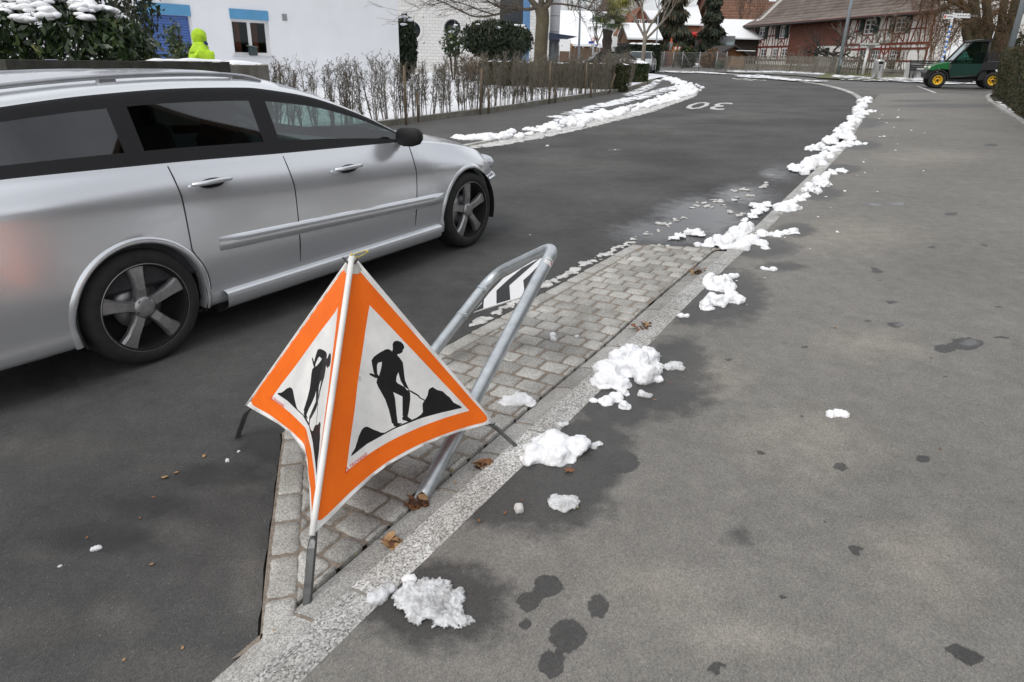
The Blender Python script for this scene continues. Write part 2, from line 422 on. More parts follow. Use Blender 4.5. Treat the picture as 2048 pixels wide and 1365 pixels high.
# road: everything left of the kerb, minus the island
left_far = [Vector((3.0, 70)), ]
bank_px = [(1310, 151.5), (1352, 158.5), (1376, 169), (1381, 183), (1330, 204), (1245, 227.5), (1183, 242), (1100, 262), (1000, 282)]
road_left = smooth_line(W(bank_px), 1)
d0 = (road_left[-1]-road_left[-2]).normalized()
road_left += [road_left[-1]+d0*4, road_left[-1]+d0*9, road_left[-1]+d0*17]
GAP = .005
isl_out = []
for i, p in enumerate(ISL):
    t = (ISL[min(i+1, len(ISL)-1)]-ISL[max(i-1, 0)]).normalized(); isl_out.append(p + Vector((-t.y, t.x))*GAP)
isl_out = [Vector(p) for p in resample([(*p, 0) for p in isl_out], .05)]
rag = random.Random(4)
isl_out = [Vector((p.x+rag.uniform(-.006, .003), p.y+rag.uniform(-.004, .004))) for p in isl_out]
road_ol = [p for p in tip if p.y < ISL_L[0].y-.02] + isl_out + [Vector((p.x, p.y+.012)) for p in (e1, top_r)] + [KL[i] for i in range(kb+1, len(KL))] + FK[1:] \
    + [Vector((10.2, 68)), Vector((2, 72))] + [Vector((-2, 68)), Vector((7.6, 52))] + road_left
inner = np.concatenate([grid_pts(-3.2, 1.6, .9, 4.2, .035), grid_pts(-3.2, 4.2, 4.2, 8.5, .06), grid_pts(-4, 8, 8.5, 16, .16), grid_pts(-9, 18, 16, 62, .6), grid_pts(-9, -3.2, -4, 8.5, .3)])
road_wet = blobs([(1400, 440, 130, 60, .9), (1300, 475, 120, 30, .8), (1500, 395, 80, 40, .9), (1560, 345, 50, 25, .8), (560, 890, 120, 45, .8), (430, 950, 150, 30, .8), (300, 1010, 130, 35, .75), (200, 1080, 170, 40, .75),
                  (330, 1000, 40, 12, .6), (80, 760, 300, 60, .55), (1000, 560, 250, 40, .5)], 1.3)
road_shine = blobs([(1400, 432, 95, 42, .95), (1330, 462, 100, 24, 1), (1480, 390, 60, 24, .8), (1545, 348, 34, 14, .7)], 1.3)
road_pale = blobs([(235, 1235, 70, 45, .9), (330, 1340, 190, 60, .65), (500, 1150, 40, 110, .8), (350, 1060, 70, 30, .7), (470, 960, 70, 30, .6), (100, 1110, 90, 25, .6), (60, 1250, 120, 60, .6), (80, 900, 260, 40, .6), (330, 940, 60, 14, .7), (700, 620, 160, 30, .55), (1150, 330, 160, 22, .6), (1300, 260, 140, 14, .7), (1500, 230, 120, 14, .65), (1560, 290, 60, 16, .6)], 1.2)
road_spot = blobs([(1480, 428, 18, 5), (1230, 300, 14, 3)])
road = sheet('road', road_ol, 0.0, M_road, inner, {'wet': road_wet, 'shine': road_shine, 'spot': road_spot, 'pale': road_pale})

# dark ground under joints and cracks
b = MB()
pl = [gp(p.x, p.y, -.016) for p in [Vector((-1.3, 1.0)), Vector((-.5, .9)), Vector((.0, 1.6)), Vector((2.6, 6.3)), Vector((.9, 6.3)), Vector((-1.4, 2.8))]]
b.add(pl, [tuple(range(6))]); tag(b.build('bedding', M_crack), kind='structure')

# right-hand pavement
hed_px = [(1985, 191), (1978, 196), (1985, 206), (2010, 221), (2047, 245)]
hk = W(hed_px, .04)
hk = hk + [hk[-1]+(hk[-1]-hk[-2]).normalized()*k for k in (6, 14, 24)]
walk_ol = KR + [Vector((KR[-1].x+.35, KR[-1].y+.25))] + W([(1760, 190), (1860, 188)]) + hk
inner = np.concatenate([grid_pts(-1.0, 2.6, .8, 3.6, .028), grid_pts(-.2, 5.2, 3.6, 7, .05), grid_pts(1, 9, 7, 13, .11), grid_pts(2, 19, 13, 30, .4), grid_pts(-2, 6, -4, .8, .3)])
w_wet = blobs([(880, 1225, 150, 95), (1090, 1005, 135, 80), (1000, 1010, 90, 70), (1160, 905, 110, 55), (1180, 960, 60, 60), (1300, 790, 135, 62), (1230, 830, 90, 45), (1350, 735, 70, 50), (1450, 600, 85, 58), (1390, 640, 60, 25),
               (1520, 505, 75, 22), (1590, 470, 40, 14), (1640, 395, 45, 14), (1680, 345, 40, 10), (1720, 295, 40, 10), (1560, 545, 60, 12, .8), (800, 1210, 90, 60), (1050, 940, 70, 40),
               (1470, 1090, 55, 40, .62), (1900, 215, 160, 6, .75), (1800, 245, 60, 5, .7), (1840, 205, 80, 4, .75), (1590, 505, 40, 8, .6), (1730, 250, 40, 12, .9)], 1.25)
spots = [(1095, 1195, 29, 23), (1057, 1226, 25, 20), (1050, 1272, 18, 16, .72), (1195, 1236, 21, 25), (1133, 1294, 37, 35), (1100, 1354, 27, 28), (1430, 1362, 24, 12), (1905, 1325, 24, 15), (1935, 1340, 24, 17), (1705, 1121, 15, 12),
         (1840, 937, 16, 8), (1675, 952, 15, 8), (1520, 923, 9, 5), (1930, 702, 34, 13), (1885, 712, 22, 9), (2000, 689, 14, 6), (1787, 664, 19, 6), (1240, 943, 36, 24), (1215, 930, 22, 12), (1565, 1217, 11, 9, .8), (1720, 1188, 9, 6, .8), (1640, 1063, 7, 4),
         (1607, 709, 12, 4, .75), (1780, 618, 15, 4), (1900, 437, 14, 4), (1752, 555, 13, 4), (1860, 505, 9, 3), (1963, 501, 9, 3), (1745, 418, 26, 4), (1795, 416, 20, 4), (1690, 665, 10, 3, .8), (1733, 655, 16, 3, .8), (1990, 628, 12, 4, .8), (1855, 1040, 8, 5), (1455, 735, 10, 4, .8),
         (1980, 296, 18, 4, .8), (1755, 575, 10, 3, .8), (1648, 580, 13, 3, .7), (1885, 770, 12, 4, .7), (1775, 775, 12, 4, .6), (1570, 700, 9, 3, .7), (1745, 549, 10, 3)]
rs = random.Random(11)
for _ in range(70):
    y = 230+rs.random()**1.7*1100; x = rs.uniform(max(1500, 1900-y*1.1), 2048); k = .4+y/1100
    spots.append((x, y, rs.uniform(3, 8)*k, rs.uniform(1.2, 3)*k, rs.uniform(.55, .8)))
walk = sheet('pavement', walk_ol, .045, M_walk, inner, {'wet': lambda A: w_wet(A)*.93, 'spot': blobs(spots), 'pale': blobs([(1400, 760, 120, 60, .6), (1600, 900, 200, 90, .6), (1850, 1150, 180, 110, .6), (1300, 1200, 160, 90, .6), (1700, 480, 170, 40, .65), (1850, 320, 140, 24, .6), (1500, 1300, 200, 60, .55), (1750, 700, 160, 40, .6)], 1.2), 'shine': blobs([(1935, 700, 22, 8), (1795, 664, 16, 5), (1745, 418, 26, 4), (1795, 416, 20, 4), (1245, 945, 14, 8, .5)])})

# kerb stones (rough granite), one strip of stones with mortar joints
def kerb_strip(name, left, right, z_l, z_r, mats, stone, zb=-.05, joint=.012, seed=1, sub=.06, rough=.003, kindn='structure', i0=0):
    rg = random.Random(seed); b = MB(); acc = 0; seg = stone*rg.uniform(.8, 1.1); tone = []
    L0 = resample([(*p, 0) for p in left], sub); L = [L0[0]]; J = set(); ac = 0
    for p, q in zip(L0, L0[1:]):
        ac += (q-p).length
        if ac > seg:
            J.add(len(L)); L += [p.lerp(q, .5), p.lerp(q, .5)+(q-p).normalized()*joint]; ac = 0; seg = stone*rg.uniform(.75, 1.1)
        L.append(q)
    n = len(L); Rr = []
    rr = [Vector((*p, 0)) for p in right]
    for p in L:
        best = None
        for a, c in zip(rr, rr[1:]):
            t = max(0, min(1, (p-a).dot(c-a)/max(1e-9, (c-a).length_squared))); q = a.lerp(c, t); dd = (q-p).length
            if best is None or dd < best[0]: best = (dd, q)
        Rr.append(best[1])
    cur = rg.random(); skip = False; j0 = rg.uniform(0, stone)
    for i in range(n-1):
        a, c = L[i], L[i+1]; ar, cr = Rr[i], Rr[i+1]
        k = 4
        isj = i in J
        if isj: cur = rg.random()
        vs = []
        for (p, q) in ((a, ar), (c, cr)):
            for m in range(k+1):
                s = p.lerp(q, m/k); z = z_l+(z_r-z_l)*m/k + noise.noise(Vector((s.x*18, s.y*18, seed)))*rough - (.006 if m in (0, k) else 0)
                vs.append((s.x, s.y, gz(s.x, s.y)+z - (.001 if isj else 0)))
            vs.append((p.x, p.y, gz(p.x, p.y)+zb)); vs.append((q.x, q.y, gz(q.x, q.y)+zb))
        h = k+3
        fs = [(m, h+m, h+m+1, m+1) for m in range(k)] + [(k+1, h+k+1, h, 0), (k, h+k, h+k+2, k+2)]
        b.add(vs, fs, 1 if isj else 0); tone += [cur]*len(vs)
    o = b.build(name, mats)
    a = o.data.attributes.new('tone', 'FLOAT', 'POINT'); a.data.foreach_set('value', np.array(tone, dtype=np.float32))
    return tag(o, kind=kindn)
i_near = [i for i, p in enumerate(KR) if p.y < 7.6]
kerb_strip('kerb', KL, KR, .048, .052, [M_kerb, M_mortar], 1.0, seed=3, sub=.05, rough=.004)
kerb_strip('kerb', offset(FK, .16), FK, .03, .05, [M_kerb, M_joint], 1.2, seed=5, sub=.3)
# flush stones beside the kerb, left and upper-left edge stones of the island
gl = [p for p in offset(KR, KW+.003) if p.y < top_r.y+.03]; gr = [p for p in offset(KR, KW+.115) if p.y < top_r.y+.1]
kerb_strip('flush_stones', gr, gl, .010, .030, [M_gut, M_joint], .34, seed=8, sub=.04, rough=.003)

# granite setts: real stones clipped to the island
def clip(poly, a, bb):
    o = []; nrm = Vector((-(bb-a).y, (bb-a).x))
    for i in range(len(poly)):
        p, q = poly[i], poly[(i+1) % len(poly)]; dp = (p-a).dot(nrm); dq = (q-a).dot(nrm)
        if dp >= 0: o.append(p)
        if dp*dq < 0: o.append(p.lerp(q, dp/(dp-dq)))
    return o
def stone(b, tone, poly, z, tv, rg, mi=0, ins=.006, drop=.0055):
    if len(poly) < 3: return
    ar = abs(sum(poly[i].x*poly[(i+1) % len(poly)].y-poly[(i+1) % len(poly)].x*poly[i].y for i in range(len(poly))))/2
    if ar < .0012: return
    c = sum(poly, Vector((0, 0)))/len(poly)
    dens = []
    for i in range(len(poly)):
        p, q = poly[i], poly[(i+1) % len(poly)]; m = max(1, int((q-p).length/.018)); dens += [p.lerp(q, k/m) for k in range(m)]
    # rounded corners + wobble
    q = []
    for i in range(len(dens)):
        p = (dens[i-1]+dens[i]*3.2+dens[(i+1) % len(dens)])/5.2; q.append(p+Vector((rg.uniform(-1, 1), rg.uniform(-1, 1)))*.0022)
    tx, ty = rg.uniform(-.02, .02), rg.uniform(-.02, .02); n = len(q)
    zz = lambda p: gz(p.x, p.y)+z+(p-c).x*tx+(p-c).y*ty
    r1 = [(p+(c-p).normalized()*.001) for p in q]; r2 = [p+(c-p).normalized()*ins for p in q]; r3 = [p+(c-p)*.5 for p in q]
    vs = [(p.x, p.y, gz(p.x, p.y)-.03) for p in r1]+[(p.x, p.y, zz(p)-drop) for p in r1]+[(p.x, p.y, zz(p)) for p in r2]+[(p.x, p.y, zz(p)+.003*rg.uniform(.2, 1.3)) for p in r3]+[(c.x, c.y, zz(c)+.003)]
    fs = [(k*n+i, k*n+(i+1) % n, (k+1)*n+(i+1) % n, (k+1)*n+i) for k in range(3) for i in range(n)] + [(3*n+i, 3*n+(i+1) % n, 4*n) for i in range(n)]
    b.add(vs, fs, mi, True); tone += [tv]*len(vs)
rg = random.Random(21)
b = MB(); tone = []
kd = (KR[kb]-KR[ka]).normalized(); kn = Vector((-kd.y, kd.x))         # along / across the island
O = Vector((-.62, 1.40))+kn*.02
isl_poly_edges = []
lim_l = [ISL_L[0], ISL_L[-1]]                                         # left side
in_l = [p+Vector((.105, -.02)) for p in lim_l]
in_u = [e0-kn*.10, e1-kn*.115]                                        # upper-left side, inside the edge stones
gutter = [p for p in offset(KR, KW+.128) if -2 < p.y < 7]
def gut_line(p):
    i = min(range(len(gutter)-1), key=lambda k: (gutter[k]-p).length); i = min(max(i, 1), len(gutter)-2); return gutter[i-1], gutter[i+1]
topn = [e1+Vector((0, .0)), top_r]
rowh, sl = .128, .148
for r in range(0, 44):
    y0 = r*rowh
    for k in range(-2, 11):
        x0 = k*sl+(sl/2 if r % 2 else 0)+rg.uniform(-.004, .004); x1 = x0+sl
        ww = .013
        pts = [O+kd*(y0+ww/2)+kn*(x0+ww/2), O+kd*(y0+rowh-ww/2)+kn*(x0+ww/2), O+kd*(y0+rowh-ww/2)+kn*(x1-ww/2), O+kd*(y0+ww/2)+kn*(x1-ww/2)]
        pts = pts[::-1]
        ctr = sum(pts, Vector((0, 0)))/4
        a, c = gut_line(ctr)
        pts = clip(pts, a, c)
        if len(pts) < 3: continue
        pts = clip(pts, in_l[1], in_l[0]);
        if len(pts) < 3: continue
        pts = clip(pts, in_u[1], in_u[0])
        if len(pts) < 3: continue
        pts = clip(pts, topn[1], topn[0])
        if len(pts) < 3: continue
        stone(b, tone, pts, .012+rg.uniform(-.0035, .0035), rg.random(), rg)
# edge stones along the left side and along the upper-left side
def edge_row(p0, p1, wid, ln, side):
    t = (p1-p0).normalized(); nn = Vector((-t.y, t.x))*side; L = (p1-p0).length; s = 0
    while s < L-.05:
        l = min(ln*rg.uniform(.8, 1.15), L-s); q = [p0+t*(s+.006), p0+t*(s+l-.006), p0+t*(s+l-.006)+nn*(wid-.008), p0+t*(s+.006)+nn*(wid-.008)]
        if side < 0: q = q[::-1]
        if sum(q, Vector((0, 0))).y/4 > 1.4: stone(b, tone, [Vector(p) for p in q], .012+rg.uniform(-.003, .003), rg.uniform(.3, 1), rg)
        s += l
edge_row(ISL_L[0]+Vector((.004, 0)), ISL_L[-1]+Vector((-.02, .1)), .10, .20, -1)
edge_row(c1+Vector((.03, -.01)), e0, .10, .26, -1); edge_row(e0, e1, .105, .30, -1)
o = b.build('paving', [M_sett])
a = o.data.attributes.new('tone', 'FLOAT', 'POINT'); a.data.foreach_set('value', np.array(tone, dtype=np.float32)); tag(o, kind='structure')
# sandy joints under the stones
jo = [ISL_L[0]] + ISL_L[1:] + [c1, e0, e1, top_r] + [p for p in gutter if 1.3 < p.y < top_r.y][::-1]
sheet('joint_sand', jo, .0065, M_joint, grid_pts(-1.2, 2, 1.2, 6, .03), None, zfun=lambda x, y: noise.noise(Vector((x*30, y*30, 0)))*.003)

# far side: side road apron, far pavement, verge
apron = [Vector((p.x+.01, p.y)) for p in FK] + W([(1320, 137.5), (1480, 146), (1600, 152)]) + W([(1640, 158), (1740, 163), (1860, 164), (2000, 165)]) + [Vector((40, 40)), Vector((40, 12)), Vector((20, 14))] + hk[1:2] + W([(1985, 191), (1860, 188), (1760, 190)])
M_apron_in = grid_pts(8, 40, 14, 64, 1.0)
sheet('side_road', apron, -.004, M_far, M_apron_in, {'wet': blobs([(1960, 178, 120, 5, .8), (1720, 172, 60, 4, .8), (1900, 168, 160, 3, .9)], 1.2), 'spot': blobs([]), 'shine': blobs([])})
sheet('far_pavement', W([(1300, 138.8), (1480, 147.0), (1600, 152.5), (1640, 157), (1655, 148), (1560, 141.5), (1460, 139), (1300, 133)], .02), .05, M_far)
M_verge = mat('verge_grass', (.055, .07, .02), .95, vs=3, col2=(.17, .16, .08), bump=.6, bs=30)
sheet('verge', W([(1632, 157.5), (1740, 163), (1860, 163), (2048, 164), (2048, 148), (1655, 146.5)], .02), .07, M_verge, grid_pts(15, 40, 25, 60, .5), None, zfun=lambda x, y: .03*noise.noise(Vector((x, y, 0))))
# left-hand pavement, garden edging stones, snowy garden
edg = smooth_line(W([(1308, 166), (1250, 186), (1100, 209), (1000, 226), (900, 239), (800, 253)]), 1)
d1 = (edg[-1]-edg[-2]).normalized(); edg_full = edg + [edg[-1]+d1*6, edg[-1]+d1*18]
lp = edg_full + road_left[::-1] + W([(1312, 152), (1305, 158)])
sheet('left_pavement', lp, .035, asphalt('left_asphalt', (.105, .102, .099), (.075, .073, .071), (.3, .3, .3), (.5, .5, .52)), np.concatenate([grid_pts(-8, 12, 8, 48, .45)]), {'wet': blobs([(1250, 215, 90, 12, .8), (1180, 235, 60, 8, .7)]), 'spot': blobs([]), 'shine': blobs([])})
gl_ = [p for p in edg[1:]] + [edg[-1]+d1*5]
M_edging = mat('edging_concrete', (.17, .16, .13), .9, vs=5, var=.35, bump=.4, bs=30)
kerb_strip('edging', offset(gl_, -.10), gl_, .16, .16, [M_edging, M_joint], 1.0, seed=9, sub=.2, joint=.02)
kerb_strip('kerb', offset(road_left, -.13), road_left, .04, .045, [M_kerb, M_joint], 1.0, seed=15, sub=.2, joint=.012)
lawn = offset(gl_, -.09) + [Vector((-30, 8)), Vector((-45, 60)), Vector((4, 80)), Vector((9, 44)), Vector((6.4, 37))]
sheet('snowy_lawn', lawn, .12, M_snow_lawn, grid_pts(-30, 9, 8, 60, .5), None, zfun=lambda x, y: .15*max(0, min(1, (-6.5-x)/1.5))*max(0, min(1, (24-y)/2))*max(0, min(1, (y-8)/3))+.05*noise.noise(Vector((x*.8, y*.8, 0)))+.02*noise.noise(Vector((x*3, y*3, 5))))
# ------------------------------------------------------------------ folding warning tripod
M_white_fab = mat('white_fabric', (.80, .79, .765), .55, vs=9, var=.10, bump=.15, bs=35)
M_orange = mat('orange_fluorescent_fabric', (1.0, .165, .003), .5, vs=6, var=.10, bump=.12, bs=35)
M_black_fab = mat('black_print', (.010, .010, .011), .45, vs=12, var=.3)
M_red_print = mat('red_print', (.75, .06, .03), .5)
M_steel_leg = mat('spring_steel', (.12, .123, .12), .42, .6, vs=20, var=.3, bump=.1)
M_back_fab = mat('fabric_reverse', (.55, .53, .48), .7)
fA, fB, fC = G(612, 1212, .012), G(1034, 889, .052), G(472, 873, .0)
cen = (fA+fB+fC)/3
apex = up_at(704, 514, cen)
def leg_plane(px, py, foot):
    n = (foot-apex).cross(Vector((0, 0, 1))).normalized(); return on_plane(px, py, apex, n)
cA, cB, cC = leg_plane(624, 1071, fA), leg_plane(986, 846, fB), leg_plane(494, 811, fC)
trip = empty('warning_sign', cen, 0, 'orange and white folding tripod roadworks warning sign with digging figure', 'warning sign')
TI = trip.matrix_world.inverted()
TI = Matrix.Translation(-cen)
def leg_curve(cor, foot, n=14):
    mid = cor; out = []
    # quadratic through apex, corner, foot
    t0 = (cor-apex).length/((cor-apex).length+(foot-cor).length)
    a_ = cor+(apex-cor)*.12; c_ = cor.lerp(foot, .4)
    return [apex.lerp(a_, i/7) for i in range(7)] + [a_*(1-t)**2+cor*2*t*(1-t)+c_*t*t for t in (0, .25, .5, .75)] + [c_, c_.lerp(foot, .5), foot]
for cor, foot in ((cA, fA), (cB, fB), (cC, fC)):
    pts = leg_curve(cor, foot); rad = (foot-cen); rad.z = 0; rad.normalize(); side = rad.cross(Vector((0, 0, 1))).normalized()
    b = MB(); vs = []
    inn = [p-rad*(.030 if (p-apex).length < (cor-apex).length*1.02 else .012) for p in pts]
    for p in inn:
        sc_ = .45 if (p+rad*.030-apex).length < (cor-apex).length*1.0 else 1.0
        for q in ((-.015, .0), (-.010, .011), (.010, .011), (.015, .0), (.0, -.010)): vs.append(TI @ (p+side*q[0]*sc_+rad*q[1]*sc_))
    n = 5; k = len(pts)
    fs = [(i*n+j, i*n+(j+1) % n, (i+1)*n+(j+1) % n, (i+1)*n+j) for i in range(k-1) for j in range(n)] + [tuple(range(n-1, -1, -1)), tuple(range((k-1)*n, k*n))]
    b.add(vs, fs, 0, False); b.build('leg', M_steel_leg, trip)
# --- the print, traced once in triangle coordinates (u towards the second corner, v towards the top)
CR = (690, 640, 4.548)
def crop(pts): return [(CR[0]+x/CR[2], CR[1]+y/CR[2]) for x, y in pts]
mound = crop([(1037, 828), (980, 857), (850, 918), (735, 972), (660, 1006), (600, 1037), (545, 1067), (400, 1142), (320, 1192), (160, 1277), (30, 1362), (12, 1370), (20, 1345), (50, 1300), (70, 1240), (85, 1185), (110, 1125), (128, 1104), (145, 1097), (165, 1100), (215, 1135), (240, 1148), (285, 1175), (315, 1178), (390, 1132), (430, 1110), (520, 1060), (600, 1010), (640, 970), (655, 940), (650, 860), (655, 830), (672, 800), (695, 745), (705, 680), (715, 660), (745, 637), (770, 655), (790, 664), (840, 668), (880, 705), (910, 725), (950, 780), (985, 795), (1020, 808)])
head = crop([(383, 285), (381, 245), (387, 224), (400, 207), (425, 198), (455, 205), (475, 225), (480, 240), (483, 255), (478, 272), (468, 285), (470, 300), (458, 318), (440, 331), (425, 335), (422, 348), (445, 375), (470, 415), (478, 480), (485, 545), (492, 600), (510, 650), (527, 690), (524, 708), (512, 706), (485, 668), (455, 612), (432, 522), (418, 575), (416, 620), (430, 640), (475, 665), (515, 690), (538, 730), (541, 800), (531, 900), (523, 960), (515, 1000), (530, 1018), (552, 1035), (548, 1050), (520, 1062), (500, 1052), (470, 1042), (467, 1020), (475, 1000), (470, 990), (472, 780), (440, 762), (394, 738), (408, 800), (415, 900), (420, 980), (428, 1060), (431, 1076), (468, 1080), (455, 1094), (420, 1118), (396, 1112), (392, 1082), (379, 1080), (370, 1020), (350, 920), (322, 820), (295, 760), (262, 692), (247, 645), (254, 602), (240, 602), (226, 596), (190, 574), (187, 560), (205, 556), (230, 568), (222, 540), (210, 470), (205, 430), (225, 390), (270, 345), (325, 302), (345, 298), (360, 303), (378, 315)])
hole = crop([(291, 433), (258, 448), (250, 480), (254, 560), (268, 578), (281, 520), (289, 470)])
shovel = crop([(520, 698), (545, 706), (600, 738), (618, 752), (628, 772), (672, 796), (672, 810), (650, 800), (618, 781), (606, 762), (585, 750), (530, 716)])
def bary_px(px, py):
    a, bq, c = (704, 524), (624, 1071), (986, 846)
    M = np.array([[bq[0]-a[0], c[0]-a[0]], [bq[1]-a[1], c[1]-a[1]]]); s, t = np.linalg.solve(M, np.array([px-a[0], py-a[1]])); return (s, t)   # weights of 1st and 2nd bottom corner
EX, EY = Vector((-.5, -.866)), Vector((.5, -.866))         # template: apex (0,0), bottom corners, side 1
def T2(s, t): p = EX*s+EY*t; return Vector((p.x, p.y))
def rounded(tri, r, n=5):
    o = []; m = len(tri)
    for i in range(m):
        p, a, c = tri[i], tri[i-1], tri[(i+1) % m]; d1 = (a-p).normalized(); d2 = (c-p).normalized()
        for k in range(n+1):
            w_ = k/n; q0 = p+d1*r; q1 = p+d2*r; o.append(q0*(1-w_)**2+p*2*w_*(1-w_)+q1*w_*w_)
    return o
def panel_mesh(name, P0, P1, P2, bulge, sag, fold, outward, parent, sgn):
    outer = [T2(0, 0), T2(1, 0), T2(0, 1)]
    orange = rounded([T2(.020, .010), T2(.972, .008), T2(.006, .980)], .050)
    inner = [T2(*bary_px(733, 617)), T2(*bary_px(683, 972)), T2(*bary_px(934, 826))]
    polys = {k: [T2(*bary_px(*q)) for q in v] for k, v in dict(m=mound, h=head, o=hole, s=shovel).items()}
    vs = []; es = []
    def loop(pl, step=.03):
        st = len(vs); pts = []
        for p, q in zip(pl, pl[1:]+pl[:1]):
            m = max(1, int((q-p).length/step)); pts += [p.lerp(q, k/m) for k in range(m)]
        vs.extend(pts); n = len(pts); es.extend([(st+i, st+(i+1) % n) for i in range(n)])
    for pl in (outer, orange, inner): loop(pl)
    for pl in polys.values(): loop(pl, .05)
    st = .022
    for i in range(1, int(1/st)):
        for j in range(1, int(1/st)):
            s, t = i*st+(j % 2)*st/2, j*st
            if s+t < .985: vs.append(T2(s, t))
    V, E, Fc, _, _, _ = delaunay_2d_cdt(vs, es, [], 0, 1e-5)
    Mi = np.linalg.inv(np.array([[EX.x, EY.x], [EX.y, EY.y]]))
    inw = -outward
    def pos(p, off=0.0):
        s, t = Mi @ np.array([p.x, p.y]); d = s+t
        u = t/d if d > 1e-6 else .5
        q = P0*(1-d)+P1*s+P2*t
        q = q + (P0-(P1*(1-u)+P2*u))*(sag*4*u*(1-u)*max(0, d)**3)
        prof = fold(u)*d**1.15
        q = q + inw*(bulge*math.sin(math.pi*u)*d*(1-.4*d)+prof)
        wr = .0035*d*noise.noise(Vector((s*7, t*7, sgn)))+.0018*math.sin(s*24+t*11)*d*u*(1-u)*4
        return TI @ (q + outward*(off+wr))
    me = bpy.data.meshes.new(name)
    fs = []; mi = []
    for f in Fc:
        c = sum((V[i] for i in f), Vector((0, 0)))/len(f); s, t = Mi @ np.array([c.x, c.y])
        if s < -1e-4 or t < -1e-4 or s+t > 1.0001: continue
        k = 0
        if inside(c, orange): k = 1
        if inside(c, inner):
            k = 0
            if inside(c, polys['m']) or (inside(c, polys['h']) and not inside(c, polys['o'])) or inside(c, polys['s']): k = 2
        fs.append(tuple(f)); mi.append(k)
    co = [pos(p, .003) for p in V]
    # white rolled hem, slightly thicker than the cloth, and the reverse side
    me.from_pydata(co, [], fs)
    for m in (M_white_fab, M_orange, M_black_fab): me.materials.append(m)
    me.polygons.foreach_set('material_index', mi); me.polygons.foreach_set('use_smooth', [True]*len(fs)); me.update()
    av = sum((p.normal*p.area for p in me.polygons), Vector((0, 0, 0)))
    if av.dot(outward) < 0: me.flip_normals()
    o = bpy.data.objects.new(name, me); COL.objects.link(o); o.parent = parent
    sol = o.modifiers.new('thickness', 'SOLIDIFY'); sol.thickness = .003; sol.offset = -1; sol.use_rim = True
    return o, pos
zero = lambda u: 0.0
def outw(p, q):
    m = (p+q)/2-cen; n = (p-apex).cross(q-apex).normalized(); return n if n.dot(m) > 0 else -n
panR, posR = panel_mesh('fabric_panel', apex, cA, cB, .030, .085, lambda u: .012*math.sin(6.2*u)*u*(1-u)*4, outw(cA, cB), trip, 1)
def foldL(u):
    # sharp pleat pushed in by the wind
    if u < .52: return .08*(u/.52)**1.2
    return .08*max(0, (1-(u-.52)/.48))**.8
panL, posL = panel_mesh('fabric_panel', apex, cC, cA, .0, .10, foldL, outw(cC, cA), trip, 2)
panB, posB = panel_mesh('fabric_panel', apex-Vector((0, 0, .012)), cB.lerp(cC, .02), cC.lerp(cB, .02), .04, .08, zero, outw(cB, cC), trip, 3)
# sewn seams running down over the legs
for cor, foot in ((cA, fA), (cB, fB), (cC, fC)):
    L1 = [apex.lerp(cor, i/9) for i in range(10)]
    rad = foot-cen; rad.z = 0; rad.normalize()
    b = MB(); b.tube([TI @ (p+rad*.001) for p in L1], [.0105 if cor is cA else .0065]*len(L1), 8, 0); b.ball(TI @ (cor+rad*.004-Vector((0, 0, .004))), .006, 1, 6)
    b.build('seam', [M_white_fab, M_steel_leg], trip)
# hood over the apex
b = MB(); prof = []
ax = Vector((0, 0, 1)); tops = []
dirs = [(cA-apex).normalized(), (cB-apex).normalized(), (cC-apex).normalized()]
ring = lambda d, g: [TI @ (apex+v*d+(v-sum(dirs, Vector())/3)*g) for v in (dirs[0], (dirs[0]+dirs[1]).normalized(), dirs[1], (dirs[1]+dirs[2]).normalized(), dirs[2], (dirs[2]+dirs[0]).normalized())]
vs = ring(-.004, .022)+ring(.02, .016)+ring(.048, .012)+ring(.06, .006); vin = ring(-.002, .010)
b.add(vs+vin, [(r*6+i, r*6+(i+1) % 6, r*6+6+(i+1) % 6, r*6+6+i) for r in range(3) for i in range(6)]+[(i, 24+i, 24+(i+1) % 6, (i+1) % 6) for i in range(6)], 0, True)
b.build('apex_hood', mat('worn_fabric', (.55, .53, .48), .7, vs=22, var=.25), trip)
# yellow cord loop
def at_apex(px, py): return TI @ D(px, py, apex.y)
lo = [(703, 517), (702, 509), (701.5, 507), (704, 508), (706, 510), (715, 506), (725, 502.5), (733, 501), (736, 503), (733, 506), (727, 510), (719, 513.5), (712, 515), (706, 518)]
pp = [at_apex(*q) for q in lo]
b = MB(); b.tube([Vector(p) for p in smooth_line(pp, 2)], .0016, 6); b.ball(at_apex(735, 503), .0045, 0, 5); b.ball(at_apex(702.5, 510), .004, 0, 5)
b.build('cord_loop', mat('yellow_cord', (.55, .42, .07), .8, vs=200, var=.4), trip)
